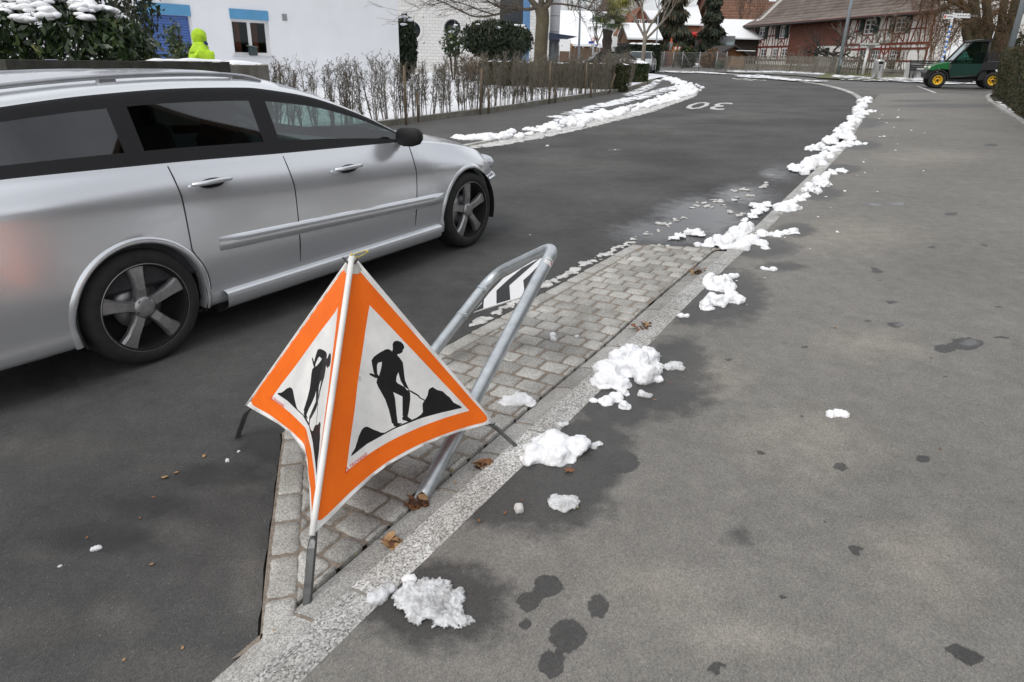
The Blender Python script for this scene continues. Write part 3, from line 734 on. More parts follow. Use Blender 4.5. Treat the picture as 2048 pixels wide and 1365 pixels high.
# small red maker's print at the lower corner of each picture field
def text_mesh(body, size=1.0, align='LEFT', res=2, offset=0.0):
    cu = bpy.data.curves.new('lettering', 'FONT'); cu.body = body; cu.size = size; cu.align_x = align; cu.resolution_u = res; cu.fill_mode = 'FRONT'; cu.offset = offset
    tmp = bpy.data.objects.new('lettering', cu); COL.objects.link(tmp)
    bpy.context.view_layer.update()
    dg = bpy.context.evaluated_depsgraph_get(); me = bpy.data.meshes.new_from_object(tmp.evaluated_get(dg))
    v = [p.co.copy() for p in me.vertices]; f = [tuple(p.vertices) for p in me.polygons]
    bpy.data.objects.remove(tmp); bpy.data.curves.remove(cu); bpy.data.meshes.remove(me)
    return v, f
tv, tf = text_mesh('TRIOPAN\u00ae', 1.0)
for pos_, par in ((posR, panR), (posL, panL)):
    b = MB(); o_ = T2(*bary_px(690, 969)); ex = (T2(*bary_px(934, 828))-T2(*bary_px(690, 971))).normalized(); ey = Vector((-ex.y, ex.x)); sc = .026
    q = lambda x, y: o_ + ex*(x*sc) + ey*(y*sc)
    b.add([pos_(q(v.x*.75, v.y), .0050) for v in tv], tf)
    tri = [(-1.0, -.1), (-.1, -.1), (-.55, .85)]; tri2 = [(-.82, .02), (-.28, .02), (-.55, .60)]
    b.add([pos_(q(*p), .0050) for p in tri+tri2], [(i, (i+1) % 3, 3+(i+1) % 3, 3+i) for i in range(3)])
    b.build('lettering', M_red_print, par)

# ------------------------------------------------------------------ leaning steel hoop with chevron plate
M_galv = mat('galvanised_steel', (.54, .575, .595), .40, .8, vs=14, var=.16, bump=.08, bs=60)
P1, P2 = G(842, 1000, 0), G(812, 775, 0)
def at_depth(px, py, dep): return CAM + ray(px, py)*dep
Tp1, Tp2 = at_depth(1111, 492, 3.5), at_depth(988, 549, 3.95)
hv = Tp1-P1; hv2 = Tp2-P2
hoop = empty('barrier_hoop', P1, 0, 'bent galvanised steel hoop barrier leaning out of the granite setts', 'barrier')
HI = Matrix.Translation(-P1)
TR = .031; e2_ = hv.normalized(); e1_ = (P2-P1)
def bend(a, c, d, r, n=8):
    u = (a-c).normalized(); v_ = (d-c).normalized(); return [ (c+u*r)*(1-t)**2+c*2*t*(1-t)+(c+v_*r)*t*t for t in [i/n for i in range(n+1)]]
path = [P1-e2_*.03, P1+hv*.03, P1+hv*.3, P1+hv*.6] + bend(P1, Tp1, Tp2, .10) + bend(Tp1, Tp2, P2, .13) + [P2+hv2*.6, P2+hv2*.3, P2-hv2*.04]
rad_ = [TR*.93, TR*1.0]+[TR]*(len(path)-3)+[TR*.93]
b = MB(); b.tube([HI @ p for p in path], rad_, 20); b.build('tube', M_galv, hoop)
b = MB(); b.lathe([(.043, -.02), (.047, .004), (.041, .010), (.033, .008)], 20, 0, HI @ Matrix.Translation(P1)); b.build('ground_sleeve', mat('rusty_sleeve', (.05, .035, .028), .8, .3, vs=30, var=.5), hoop)
QS = [Tp1, Tp2, P1+hv*.5, P2+hv2*.5]
PP = sum(QS, Vector((0, 0, 0)))/4
_, _, vt_ = np.linalg.svd(np.array([tuple(p-PP) for p in QS])); hn = Vector(vt_[2]).normalized()
if hn.dot(CAM-PP) < 0: hn = -hn
def hp(x, y, off=0.0): return HI @ (on_plane(860+x/3.79, 440+y/3.79, PP, hn) + hn*off)
M_refl_w = mat('white_reflective_sheet', (.80, .80, .80), .35, var=.03, vs=40); M_refl_k = mat('black_sheet', (.018, .019, .021), .4, var=.1)
b = MB()
plate = [(331, 703), (690, 592), (735, 500), (872, 288), (790, 312), (690, 372), (560, 445), (455, 555), (380, 650)]
f_ = [hp(*p, .004) for p in plate]; k_ = [hp(*p, -.002) for p in plate]; n = len(plate)
b.add(f_+k_, [tuple(range(n)), tuple(range(2*n-1, n-1, -1))]+[(i, n+i, n+(i+1) % n, (i+1) % n) for i in range(n)], 0)
for ch in ([(331, 703), (408, 676), (414, 588), (395, 640)], [(508, 641), (508, 540), (600, 455), (700, 372), (838, 296), (790, 340), (606, 502), (613, 610)], [(718, 585), (718, 528), (711, 463), (760, 420), (865, 312), (820, 420), (745, 520)]):
    b.add([hp(*p, .0046) for p in ch], [tuple(range(len(ch)))], 1)
po = b.build('chevron_plate', [M_refl_w, M_refl_k], hoop)
e22 = hv2.normalized()
for tq in (.60, .84):
    cl_ = MB(); c_ = HI @ (P2+hv2*tq); sq = hn.cross(e22).normalized()
    cl_.tube([c_-e22*.009, c_+e22*.009], .0335, 18, cap=False); cl_.box((0, 0, 0), (.022, .02, .016), M=Matrix.Translation(c_+sq*.035)); cl_.box((0, 0, 0), (.022, .02, .016), M=Matrix.Translation(c_-sq*.035))
    cl_.build('clamp', M_galv, hoop)
# maker's sticker wrapped round the tube
stk = MB(); ax_c = P1+hv*0.0
sv, sf = text_mesh('KLEMM', 1.0); sc_p = on_plane(1101, 525, P1, (CAM-P1).normalized()); tt = (on_plane(1101, 522, P1, (hv.cross(R_)).cross(hv).normalized())-P1).dot(e2_) if False else hv.length*.905
toc = (CAM-(P1+e2_*tt)); toc = (toc-e2_*toc.dot(e2_)).normalized(); sd_ = e2_.cross(toc)
if sd_.dot(R_) < 0: sd_ = -sd_
def wrap(ang, z, r=TR+.0008): return HI @ (P1+e2_*(tt+z)+(toc*math.cos(ang)+sd_*math.sin(ang))*r)
na = 10; a0, a1 = -.45, 1.25
g_ = [wrap(a0+(a1-a0)*i/na, z) for z in (-.022, .022) for i in range(na+1)]
stk.add(g_, [(i, i+1, na+2+i, na+1+i) for i in range(na)], 0, True)
mx_ = max(v.x for v in sv)
stk.add([wrap(a0+.12+v.x/mx_*1.05, .002+v.y*.020, TR+.0014) for v in sv], sf, 1)
stk.add([wrap(a0+1.22+dx*.22, -.006+dz*.018, TR+.0014) for dx, dz in ((0, 0), (1, 0), (1, 1), (0, 1))], [(0, 1, 2, 3)], 2)
for k in range(2): stk.add([wrap(a0+.14+dx*(.95-.2*k), -.008-.006*k+dz*.0022, TR+.0014) for dx, dz in ((0, 0), (.33, 0), (.66, 0), (1, 0), (1, 1), (.66, 1), (.33, 1), (0, 1))], [(0, 1, 6, 7), (1, 2, 5, 6), (2, 3, 4, 5)], 3)
stk.build('sticker', [mat('sticker_white', (.75, .75, .75), .4), M_black_fab, M_red_print, mat('small_print', (.45, .45, .45), .5)], hoop)
# ------------------------------------------------------------------ silver estate car
M_paint = mat('silver_paint', (.75, .77, .80), .24, .72, var=.02, vs=300, coat=.55)
M_trimk = mat('black_trim', (.010, .010, .011), .5, var=.1, spec=.35)
M_rubber = mat('tyre_rubber', (.018, .018, .018), .85, vs=20, var=.3, bump=.2)
M_alloy = mat('alloy_rim', (.36, .36, .365), .38, .75, vs=30, var=.15)
M_dark = mat('dark_cavity', (.006, .006, .006), .95)
M_chrome = mat('bright_trim', (.62, .63, .65), .18, .95, var=.03)
M_interior = mat('car_interior', (.035, .036, .04), .8, vs=10, var=.3)
M_seat = mat('seat_fabric', (.05, .052, .058), .9, vs=14, var=.25)
M_glass_f = glass('tinted_glass', (.50, .64, .61))
M_glass_r = glass('dark_glass', (.24, .29, .29))
M_lamp_clear = mat('clear_lamp', (.55, .57, .6), .1, .5)
M_lamp_red = mat('red_lamp', (.35, .01, .01), .15)
cw0, cw1 = G(283, 741), G(930, 500)
cx_ = (cw1-cw0).normalized(); cy_ = GN.cross(cx_).normalized(); cz_ = cx_.cross(cy_)
cw0 = cw0+cx_*.115; cw1 = cw1+cx_*.115
CM = Matrix(((cx_.x, cy_.x, cz_.x, cw0.x), (cx_.y, cy_.y, cz_.y, cw0.y), (cx_.z, cy_.z, cz_.z, cw0.z), (0, 0, 0, 1)))
WB = (cw1-cw0).length; HWD = .90
car = empty('estate_car', None, 0, 'silver estate car with roof rails driving past the roadworks sign', 'car', M=CM)
def lerp_tab(tab, x):
    if x <= tab[0][0]: return tab[0][1]
    for (a, va), (b_, vb) in zip(tab, tab[1:]):
        if x <= b_:
            t = (x-a)/(b_-a); t = t*t*(3-2*t) if False else t; return va+(vb-va)*t
    return tab[-1][1]
belt = [(-1.15, 1.04), (-.4, 1.045), (.4, 1.02), (1.1, .985), (2.2, .945), (2.6, .90), (3.1, .80), (3.45, .66), (3.62, .56)]
crease = [(-1.15, .93), (-.4, .92), (.4, .865), (1.2, .81), (2.4, .745), (3.0, .70), (3.45, .60), (3.62, .50)]
plan = [(-1.17, .20), (-1.05, .10), (-.8, .045), (-.3, .012), (.3, .0), (2.4, .0), (2.9, .025), (3.2, .075), (3.4, .16), (3.54, .28), (3.64, .48)]     # inset of the flank from the side plane
wtop = [(-1.0, 1.24), (-.6, 1.315), (-.1, 1.365), (.4, 1.385), (.9, 1.378), (1.15, 1.352), (1.45, 1.295), (1.8, 1.18), (2.15, 1.005), (2.30, .935)]
roofc = [(-1.10, 1.10), (-.95, 1.34), (-.6, 1.425), (0, 1.47), (.6, 1.485), (1.0, 1.47), (1.30, 1.425), (1.6, 1.32), (1.9, 1.19), (2.2, 1.05), (2.42, .985), (2.8, .945), (3.2, .86), (3.45, .74), (3.62, .58)]
stations = [-1.17, -1.12, -1.02, -.85, -.6, -.45, -.30, -.05, .13, .18, .42, .70, .99, 1.04, 1.25, 1.45, 1.65, 1.85, 2.05, 2.2, 2.30, 2.45, 2.65, 2.85, 3.05, 3.2, 3.33, 3.45, 3.55, 3.62]
def section(x):
    p = lerp_tab(plan, x); bz = lerp_tab(belt, x); cz = lerp_tab(crease, x); rc = lerp_tab(roofc, x)
    sb = .17 if x < 3.3 else .17+(x-3.3)*.35
    if x < -.9: sb = .22
    pts = [(HWD, sb+.03), (p+.10, sb), (p+.035, sb+.04), (p+.022, .27), (p+.030, .30), (p+.006, .44), (p+.0, .56), (p+.0, cz-.06), (p+.006, cz), (p+.046, (cz+bz)/2+.01), (p+.080, bz-.012), (p+.088, bz+.006)]
    wt = lerp_tab(wtop, x)
    if x <= 2.29:
        k = (wt-bz)/.42; k = max(0.0, min(1.0, k))
        yt = p+.088+.160*k
        zt = [bz+.016*min(1, max(k, .05)*3)+.008, wt-.012*min(1, k*3), wt]
        ys = [p+.088+.160*((z-bz)/.42) for z in zt]
        pts += [(ys[0], zt[0]), (ys[1], zt[1]), (ys[2], zt[2])]
        r1 = min(wt+.045, rc-.012) if x < 1.1 else wt+(rc-wt)*.35
        pts += [(yt+.05, r1), (yt+.16, wt+(rc-wt)*.74), (yt+.36, wt+(rc-wt)*.94), (HWD, rc)]
    else:
        y0 = p+.088
        for f, g in ((.06, .10), (.12, .22), (.18, .34), (.28, .54), (.45, .78), (.72, .94), (1.0, 1.0)):
            pts.append((y0+(HWD-y0)*f, bz+.006+(rc-bz-.006)*g))
    return pts
secs = [section(x) for x in stations]; NR = len(secs[0])
bm = bmesh.new(); grid = []
for x, sc in zip(stations, secs):
    # the nose and tail curve in plan
    row = [bm.verts.new((x, y, z)) for y, z in sc] + [bm.verts.new((x, 2*HWD-y, z)) for y, z in sc[-2:0:-1]]
    grid.append(row)
NC = len(grid[0])
PAINT, FD, RD, TRK, GF, GR, WS, BUMP = range(8)
for i in range(len(stations)-1):
    xm = (stations[i]+stations[i+1])/2
    for j in range(NC):
        f = bm.faces.new((grid[i][j], grid[i+1][j], grid[i+1][(j+1) % NC], grid[i][(j+1) % NC]))
        jj = j if j < NR-1 else NC-1-j          # mirrored row index
        m = PAINT
        near_side = j < NR-1
        if near_side and 4 <= jj <= 10:
            if 1.04 <= xm < 2.2: m = FD
            elif .30 <= xm < 1.02: m = RD
            elif 1.02 <= xm < 1.04: m = RD
        if xm < 2.24 and xm > -.62:
            if jj in (11, 13): m = TRK
            elif jj == 12:
                if .13 < xm < .18 or .99 < xm < 1.04 or xm > 2.2 or (-.6 < xm < -.45): m = TRK
                else: m = (GF if near_side else 8) if xm > 1.0 else (GR if near_side else 9)
        if jj >= 15 and 1.25 < xm < 2.40: m = WS
        if jj >= 16 and xm < -.9 and xm > -1.13: m = GR
        f.material_index = m; f.smooth = True
for row in (grid[0], grid[-1]):
    f = bm.faces.new(row); f.smooth = True
bmesh.ops.recalc_face_normals(bm, faces=bm.faces)
me = bpy.data.meshes.new('body'); bm.to_mesh(me); bm.free()
tmp = bpy.data.objects.new('body', me); COL.objects.link(tmp)
sb_ = tmp.modifiers.new('s', 'SUBSURF'); sb_.levels = 3; sb_.render_levels = 3
bpy.context.view_layer.update(); dg = bpy.context.evaluated_depsgraph_get()
me2 = bpy.data.meshes.new_from_object(tmp.evaluated_get(dg)); bpy.data.objects.remove(tmp)
bm = bmesh.new(); bm.from_mesh(me2)
RAD = .355
for wx in (0.0, WB):
    def dist(v): return math.hypot(v.co.x-wx, v.co.z-.315)
    kill = [f for f in bm.faces if all(dist(v) < RAD for v in f.verts) and (min(v.co.y for v in f.verts) < .42 or max(v.co.y for v in f.verts) > 2*HWD-.42)]
    bmesh.ops.delete(bm, geom=kill, context='FACES')
    for v in bm.verts:
        if dist(v) < RAD+.012 and (v.co.y < .42 or v.co.y > 2*HWD-.42) and v.is_boundary:
            d = dist(v); s = RAD/max(d, 1e-3); v.co.x = wx+(v.co.x-wx)*s; v.co.z = .315+(v.co.z-.315)*s
            if v.co.y < .4: v.co.y -= .008
PARTS = {PAINT: ('body', M_paint), FD: ('front_door', M_paint), RD: ('rear_door', M_paint), TRK: ('window_frame', M_trimk), GF: ('front_side_window', M_glass_f), GR: ('rear_side_window', M_glass_r), 8: ('front_side_window', M_glass_f), 9: ('rear_side_window', M_glass_r), WS: ('windscreen', M_glass_f)}
parts = {}
for k, (nm, mt) in PARTS.items():
    fs = [f for f in bm.faces if f.material_index == k]
    vi = {}; vs = []; ff = []
    for f in fs:
        for v in f.verts:
            if v.index not in vi: vi[v.index] = len(vs); vs.append(tuple(v.co))
    for f in fs: ff.append(tuple(vi[v.index] for v in f.verts))
    me = bpy.data.meshes.new(nm); me.from_pydata(vs, [], ff); me.materials.append(mt)
    me.polygons.foreach_set('use_smooth', [True]*len(ff)); me.update()
    o = bpy.data.objects.new(nm, me); COL.objects.link(o); o.parent = car; parts[k] = o
bm.free()
def carpart(nm, b, m, parent=car): return b.build(nm, m, parent)
# wheels
def wheel(wx, wy, side):
    we = MB()
    T = Matrix.Translation((wx, wy, .317)) @ Matrix.Rotation(math.pi/2*side, 4, 'X')
    tyre = [(.225, -.10), (.245, -.112), (.285, -.110), (.306, -.095), (.316, -.06), (.318, 0), (.316, .06), (.306, .095), (.285, .110), (.25, .112), (.236, .10), (.232, -.10)]
    we.lathe(tyre, 48, 0, T); o = we.build('wheel', M_rubber, car)
    r = MB(); r.lathe([(.13, -.02), (.13, .012), (.06, .016), (.0001, .016)], 24, 0, T); r.lathe([(.234, -.09), (.234, .095), (.242, .105), (.236, .108), (.224, .09), (.216, .0), (.10, -.03), (.0001, -.03)], 40, 1, T); r.lathe([(.2345, .0955), (.2425, .1055), (.2365, .1085), (.2245, .0905)], 40, 0, T, cap=False)
    for k in range(5):
        a = 2*math.pi*k/5+.35
        A = T @ Matrix.Rotation(a, 4, 'Z')
        vs = []
        for rr, wd, z in ((.035, .030, .082), (.10, .029, .094), (.17, .035, .096), (.230, .050, .092)):
            vs += [(rr, -wd, z-.014), (rr, -wd*.75, z), (rr, wd*.75, z), (rr, wd, z-.014), (rr, wd, z-.04), (rr, -wd, z-.04)]
        fs = [(i*6+j, i*6+(j+1) % 6, i*6+6+(j+1) % 6, i*6+6+j) for i in range(3) for j in range(6)]+[(0, 1, 2, 3, 4, 5), (23, 22, 21, 20, 19, 18)]
        r.add(vs, fs, 0, False, A)
    r.lathe([(.06, .03), (.062, .085), (.045, .096), (.03, .098), (.0001, .098)], 20, 0, T)
    for k in range(5):
        a = 2*math.pi*k/5+.98; r.lathe([(.010, .06), (.010, .094), (.0001, .096)], 8, 1, T @ Matrix.Translation((.042*math.cos(a), .042*math.sin(a), 0)))
    r.build('rim', [M_alloy, M_dark], o)
def carpart_(): pass
for wx in (0.0, WB):
    wheel(wx, .125, 1); wheel(wx, 2*HWD-.125, -1)
    for yy, s in ((.20, 1), (2*HWD-.20, -1)):
        l = MB(); n = 24; vs = []
        for i in range(n+1):
            a = -.35+(math.pi+.7)*i/n
            for y_, rr in ((-.185, .352), (.16, .352)): vs.append((wx+rr*math.cos(a), yy+y_*s, .315+rr*math.sin(a)))
        fs = [(2*i, 2*i+1, 2*i+3, 2*i+2) for i in range(n)]; l.add(vs, fs, 0, True)
        cap_ = [vs[2*i+1] for i in range(n+1)]; l.add(cap_, [tuple(range(n+1))])
        l.build('wheel_arch', M_dark, car)
# lips round the wheel openings and the gaps round the doors
def flank_y(x, z):
    sc = section(x)[1:12]
    for (ya, za), (yb_, zb_) in zip(sc, sc[1:]):
        if za <= z <= zb_ and zb_ > za: return ya+(yb_-ya)*(z-za)/(zb_-za)
    return sc[0][0] if z < sc[0][1] else sc[-1][0]
for wx in (0.0, WB):
    b = MB(); pts = []
    for i in range(41):
        a = -.30+(math.pi+.6)*i/40; x, z = wx+(RAD+.004)*math.cos(a), .315+(RAD+.004)*math.sin(a); pts.append((a, x, z))
    n = 5; vs = []
    for a, x, z in pts:
        y = flank_y(x, max(.2, z)); rx, rz_ = math.cos(a), math.sin(a)
        for dr, dy in ((.030, .006), (.016, -.008), (.0, -.012), (-.010, -.004), (-.010, .06)): vs.append((x+rx*dr, y+dy, z+rz_*dr))
    b.add(vs, [(i*n+j, (i+1)*n+j, (i+1)*n+j+1, i*n+j+1) for i in range(40) for j in range(n-1)], 0, True); carpart('wheel_arch_lip', b, M_paint)
for xs, nm in (((.30, .30), RD), ((1.035, 1.05), RD), ((2.16, 2.20), FD)):
    b = MB(); pts = []
    for i in range(25):
        z = .30+(lerp_tab(belt, xs[0])-.31)*i/24; x = xs[0]+(xs[1]-xs[0])*i/24
        if nm == RD and xs[0] < .5: d_ = math.sqrt(max(0, (RAD+.03)**2-(z-.315)**2)); x = max(x, d_)
        pts.append(Vector((x, flank_y(x, z)+.0005, z)))
    b.tube(pts, .0032, 5); b.build('door_gap', M_dark, parts[nm])
# rub strips, handles, rails, mirror, sill line, lamps, plates
b = MB()
for x0, x1 in ((.47, 2.50),):
    n = 40; vs = []
    for i in range(n+1):
        x = x0+(x1-x0)*i/n; p = lerp_tab(plan, x); zt = .605-(x-.47)*.035
        e = min(1, i/2.0, (n-i)/2.0)
        for dy, dz in ((.004, .0), (-.016*e, -.012), (-.020*e, -.045), (-.012*e, -.078), (.004, -.086)): vs.append((x, p+dy, zt+dz))
    fs = [(i*5+j, i*5+5+j, i*5+6+j, i*5+1+j) for i in range(n) for j in range(4)]; b.add(vs, fs, 0, True)
carpart('rub_strip', b, M_paint)
b = MB(); n = 40; vs = []
for i in range(n+1):
    x = .46+(2.45-.46)*i/n; p = lerp_tab(plan, x)
    for dy, z in ((.03, .285), (-.006, .272), (-.012, .255), (.0, .19), (.04, .165)): vs.append((x, p+dy, z))
b.add(vs, [(i*5+j, i*5+5+j, i*5+6+j, i*5+1+j) for i in range(n) for j in range(4)], 0, True); carpart('sill', b, M_paint)
for xh, zh, pr in ((.50, .915, RD), (1.52, .858, FD)):
    b = MB(); p = lerp_tab(plan, xh)
    pts = [(xh-.12, p+.012, zh-.005), (xh-.09, p-.020, zh), (xh, p-.032, zh+.004), (xh+.09, p-.022, zh+.004), (xh+.12, p+.012, zh)]
    b.tube([Vector(q) for q in smooth_line([Vector(q) for q in pts], 2)], .013, 10)
    b.ball((xh, p+.018, zh-.012), .05, 1, 8, None, (1.6, .35, .55))
    b.build('handle', [M_paint, M_trimk], parts[pr])
for yy in (.325, 2*HWD-.325):
    b = MB(); pts = [Vector((x, yy-.0*(x), lerp_tab(wtop, x)+dz)) for x, dz in ((-.72, .05), (-.60, .078), (-.3, .086), (.2, .082), (.7, .078), (1.02, .072), (1.14, .05))]
    b.tube(smooth_line(pts, 2), [.014]*len(smooth_line(pts, 2)), 10)
    for x in (-.6, .2, .98): b.box((x, yy, lerp_tab(wtop, x)+.052), (.10, .028, .05), bev=.008)
    carpart('roof_rail', b, mat('rail_alloy', (.42, .43, .45), .32, .8) if 'rail_alloy' not in MATS else MATS['rail_alloy'])
b = MB(); mp = lerp_tab(plan, 2.0)
T = Matrix.Translation((2.09, mp-.045, 1.005)) @ Matrix.Rotation(.25, 4, 'Z')
vs = []
for k, (xx, sc) in enumerate(((-.055, .92), (-.05, 1.0), (.0, 1.0), (.04, .86), (.065, .55))):
    for i in range(16):
        a = 2*math.pi*i/16; e = 3.0; ca, sa = math.cos(a), math.sin(a); rr = (abs(ca)**e+abs(sa)**e)**(-1/e); vs.append((xx, .095*rr*ca*sc, .066*rr*sa*sc))
b.add(vs, [(k*16+i, k*16+(i+1) % 16, k*16+16+(i+1) % 16, k*16+16+i) for k in range(4) for i in range(16)]+[tuple(range(15, -1, -1)), tuple(range(64, 80))], 0, True, T)
b.box((2.12, mp+.05, .965), (.07, .14, .03), bev=.01)
b.build('side_mirror', M_trimk, parts[FD])
for yy, s in ((.16, 1), (2*HWD-.16, -1)):
    b = MB(); b.ball((3.36, yy+.10*s, .635), .14, 0, 10, None, (.95, .85, .55)); carpart('headlight', b, M_lamp_clear)
    b = MB(); b.ball((-1.06, yy+.02*s, .86), .16, 0, 10, None, (.5, .6, 1.0)); carpart('tail_lamp', b, M_lamp_red)
b = MB()
pts = [Vector((3.22, .060, .53)), Vector((3.40, .135, .525)), Vector((3.55, .27, .52)), Vector((3.645, .5, .52))]
b.tube(smooth_line(pts, 2), .018, 8); carpart('bumper_strip', b, M_paint)
# underbody and cabin
b = MB(); b.box((1.3, HWD, .20), (4.3, 1.24, .12)); b.box((1.43, HWD, .195), (1.98, 1.66, .10)); carpart('underbody', b, M_dark)
b = MB(); b.box((.8, HWD, .36), (2.9, 1.55, .08)); b.box((2.06, HWD, .82), (.34, 1.5, .22), bev=.05); b.box((2.0, .13, .60), (.4, .1, .4)); b.box((.3, HWD, .60), (1.6, .06, .05))
for s in (.10, 2*HWD-.10): b.box((.9, s, .66), (2.4, .07, .50), bev=.02)
carpart('cabin', b, M_interior)
for (sx, sy, wd) in ((1.10, .48, .5), (1.10, 1.32, .5), (.22, .5, .56), (.22, 1.3, .56)):
    b = MB(); b.box((sx+.16, sy, .50), (.52, wd, .16), bev=.05)
    T = Matrix.Translation((sx-.12, sy, .82)) @ Matrix.Rotation(-.22, 4, 'Y'); b.box((0, 0, 0), (.14, wd*.94, .62), M=T, bev=.05)
    T = Matrix.Translation((sx-.20, sy, 1.17)) @ Matrix.Rotation(-.18, 4, 'Y'); b.box((0, 0, 0), (.10, .27, .17), M=T, bev=.04)
    carpart('seat', b, M_seat)
b = MB(); T = Matrix.Translation((1.72, 1.3, .92)) @ Matrix.Rotation(1.15, 4, 'Y'); b.tube([T @ Vector((.185*math.cos(a), .185*math.sin(a), 0)) for a in [2*math.pi*i/20 for i in range(21)]], .014, 6, cap=False); carpart('steering_wheel', b, M_interior)
# ------------------------------------------------------------------ snow: lumps, banks, slush, ice
def remeshed(b, voxel, nscale, namp, dzfloor, seed, fine=.35, smooth=3):
    me = bpy.data.meshes.new('t'); me.from_pydata(b.v, [], b.f); o = bpy.data.objects.new('t', me); COL.objects.link(o)
    m = o.modifiers.new('r', 'REMESH'); m.mode = 'VOXEL'; m.voxel_size = voxel
    if smooth: k = o.modifiers.new('s', 'SMOOTH'); k.iterations = smooth; k.factor = .5
    bpy.context.view_layer.update(); dg = bpy.context.evaluated_depsgraph_get()
    r = bpy.data.meshes.new_from_object(o.evaluated_get(dg)); bpy.data.objects.remove(o); bpy.data.meshes.remove(me)
    n = len(r.vertices); co = np.empty(n*3); r.vertices.foreach_get('co', co); co = co.reshape(-1, 3)
    no = np.array([tuple(v.normal) for v in r.vertices]) if n else np.zeros((0, 3))
    for i in range(n):
        p = Vector(co[i])*nscale
        d = noise.noise(p+Vector((seed, 0, 0)))*.6 + noise.noise(p*2.6+Vector((0, seed, 0)))*.38 + noise.noise(p*7)*.26*fine/.35 + noise.noise(p*15)*.14*fine/.35
        co[i] += no[i]*d*namp
    fl = np.array([gz(a, c)+dzfloor for a, c in co[:, :2]]) if dzfloor is not None else np.full(n, -1e9)
    co[:, 2] = np.maximum(co[:, 2], fl)
    r.vertices.foreach_set('co', co.ravel()); r.polygons.foreach_set('use_smooth', [True]*len(r.polygons)); r.update()
    return r
def lump_mesh(lumps, seed, dz, hf=.75, chunk=.25, rough=.16, vox=None):
    b = MB(); rg = random.Random(seed); rmax = 0; c0 = None
    for q in lumps:
        px, py, rp = q[:3]; h = q[3] if len(q) > 3 else hf
        g = G(px, py+rp*.25*h, dz); dep = (g-CAM).dot(F_); r = rp/FPX*dep; rmax = max(rmax, r)
        if c0 is None: c0 = g
        bm = bmesh.new(); bmesh.ops.create_icosphere(bm, subdivisions=3, radius=1)
        ang = rg.uniform(0, 6.28); sx, sy = rg.uniform(.9, 1.15), rg.uniform(.85, 1.1); sd = rg.uniform(0, 50)
        cuts = [(Vector((rg.gauss(0, 1), rg.gauss(0, 1), rg.gauss(.2, .7))).normalized(), rg.uniform(.62, .95)) for _ in range(6)]
        vs = []
        for v in bm.verts:
            p = v.co.copy()
            for nn, d in cuts:
                e = p.dot(nn)-d
                if e > 0: p -= nn*e*chunk*3.2
            p *= 1+.28*noise.noise(p*1.4+Vector((sd, 0, 0)))+.12*noise.noise(p*4+Vector((0, sd, 0)))
            p = Vector((p.x*sx*math.cos(ang)-p.y*sy*math.sin(ang), p.x*sx*math.sin(ang)+p.y*sy*math.cos(ang), p.z*h))
            vs.append(g+p*r+Vector((0, 0, r*h*.28)))
        b.add(vs, [tuple(x.index for x in f.verts) for f in bm.faces]); bm.free()
    r_med = rmax
    return b, c0, r_med
def islands(me):
    n = len(me.vertices); par = list(range(n))
    def find(i):
        while par[i] != i: par[i] = par[par[i]]; i = par[i]
        return i
    for e in me.edges:
        a, c = find(e.vertices[0]), find(e.vertices[1])
        if a != c: par[a] = c
    gr = {}
    for p in me.polygons: gr.setdefault(find(p.vertices[0]), []).append(p)
    return sorted(gr.values(), key=len, reverse=True)
def sub_mesh(me, polys, c0, m, name):
    vi = {}; vs = []; fs = []
    for p in polys:
        for i in p.vertices:
            if i not in vi: vi[i] = len(vs); vs.append(tuple(me.vertices[i].co-c0))
        fs.append(tuple(vi[i] for i in p.vertices))
    r = bpy.data.meshes.new(name); r.from_pydata(vs, [], fs); r.materials.append(m); r.polygons.foreach_set('use_smooth', [True]*len(fs)); r.update(); return r
def clump(lumps, label, mat_=M_snow, name='snow_lump', dz=.045, seed=1, hf=.75, group=None, vox=None, amp=.13, fine=.35, cat='snow lump'):
    b, c0, r = lump_mesh(lumps, seed, dz, hf)
    v = vox or max(.005, min(.04, r*.075))
    me = remeshed(b, v, 1.6/r, r*amp, dz-.004, seed*3.1, fine)
    for k, isl in enumerate(islands(me)):
        pc = c0 if k == 0 else me.vertices[isl[0].vertices[0]].co.copy()
        if k and len(isl) < 12: continue
        o = bpy.data.objects.new(name if k == 0 else 'snow_crumb', sub_mesh(me, isl, pc, mat_, name)); COL.objects.link(o); o.location = pc
        if k == 0: tag(o, label, cat, group)
        else: tag(o, 'loose snow crumb broken off beside a bigger snow lump', 'snow crumb', 'loose crumbs beside the snow lumps')
    bpy.data.meshes.remove(me)
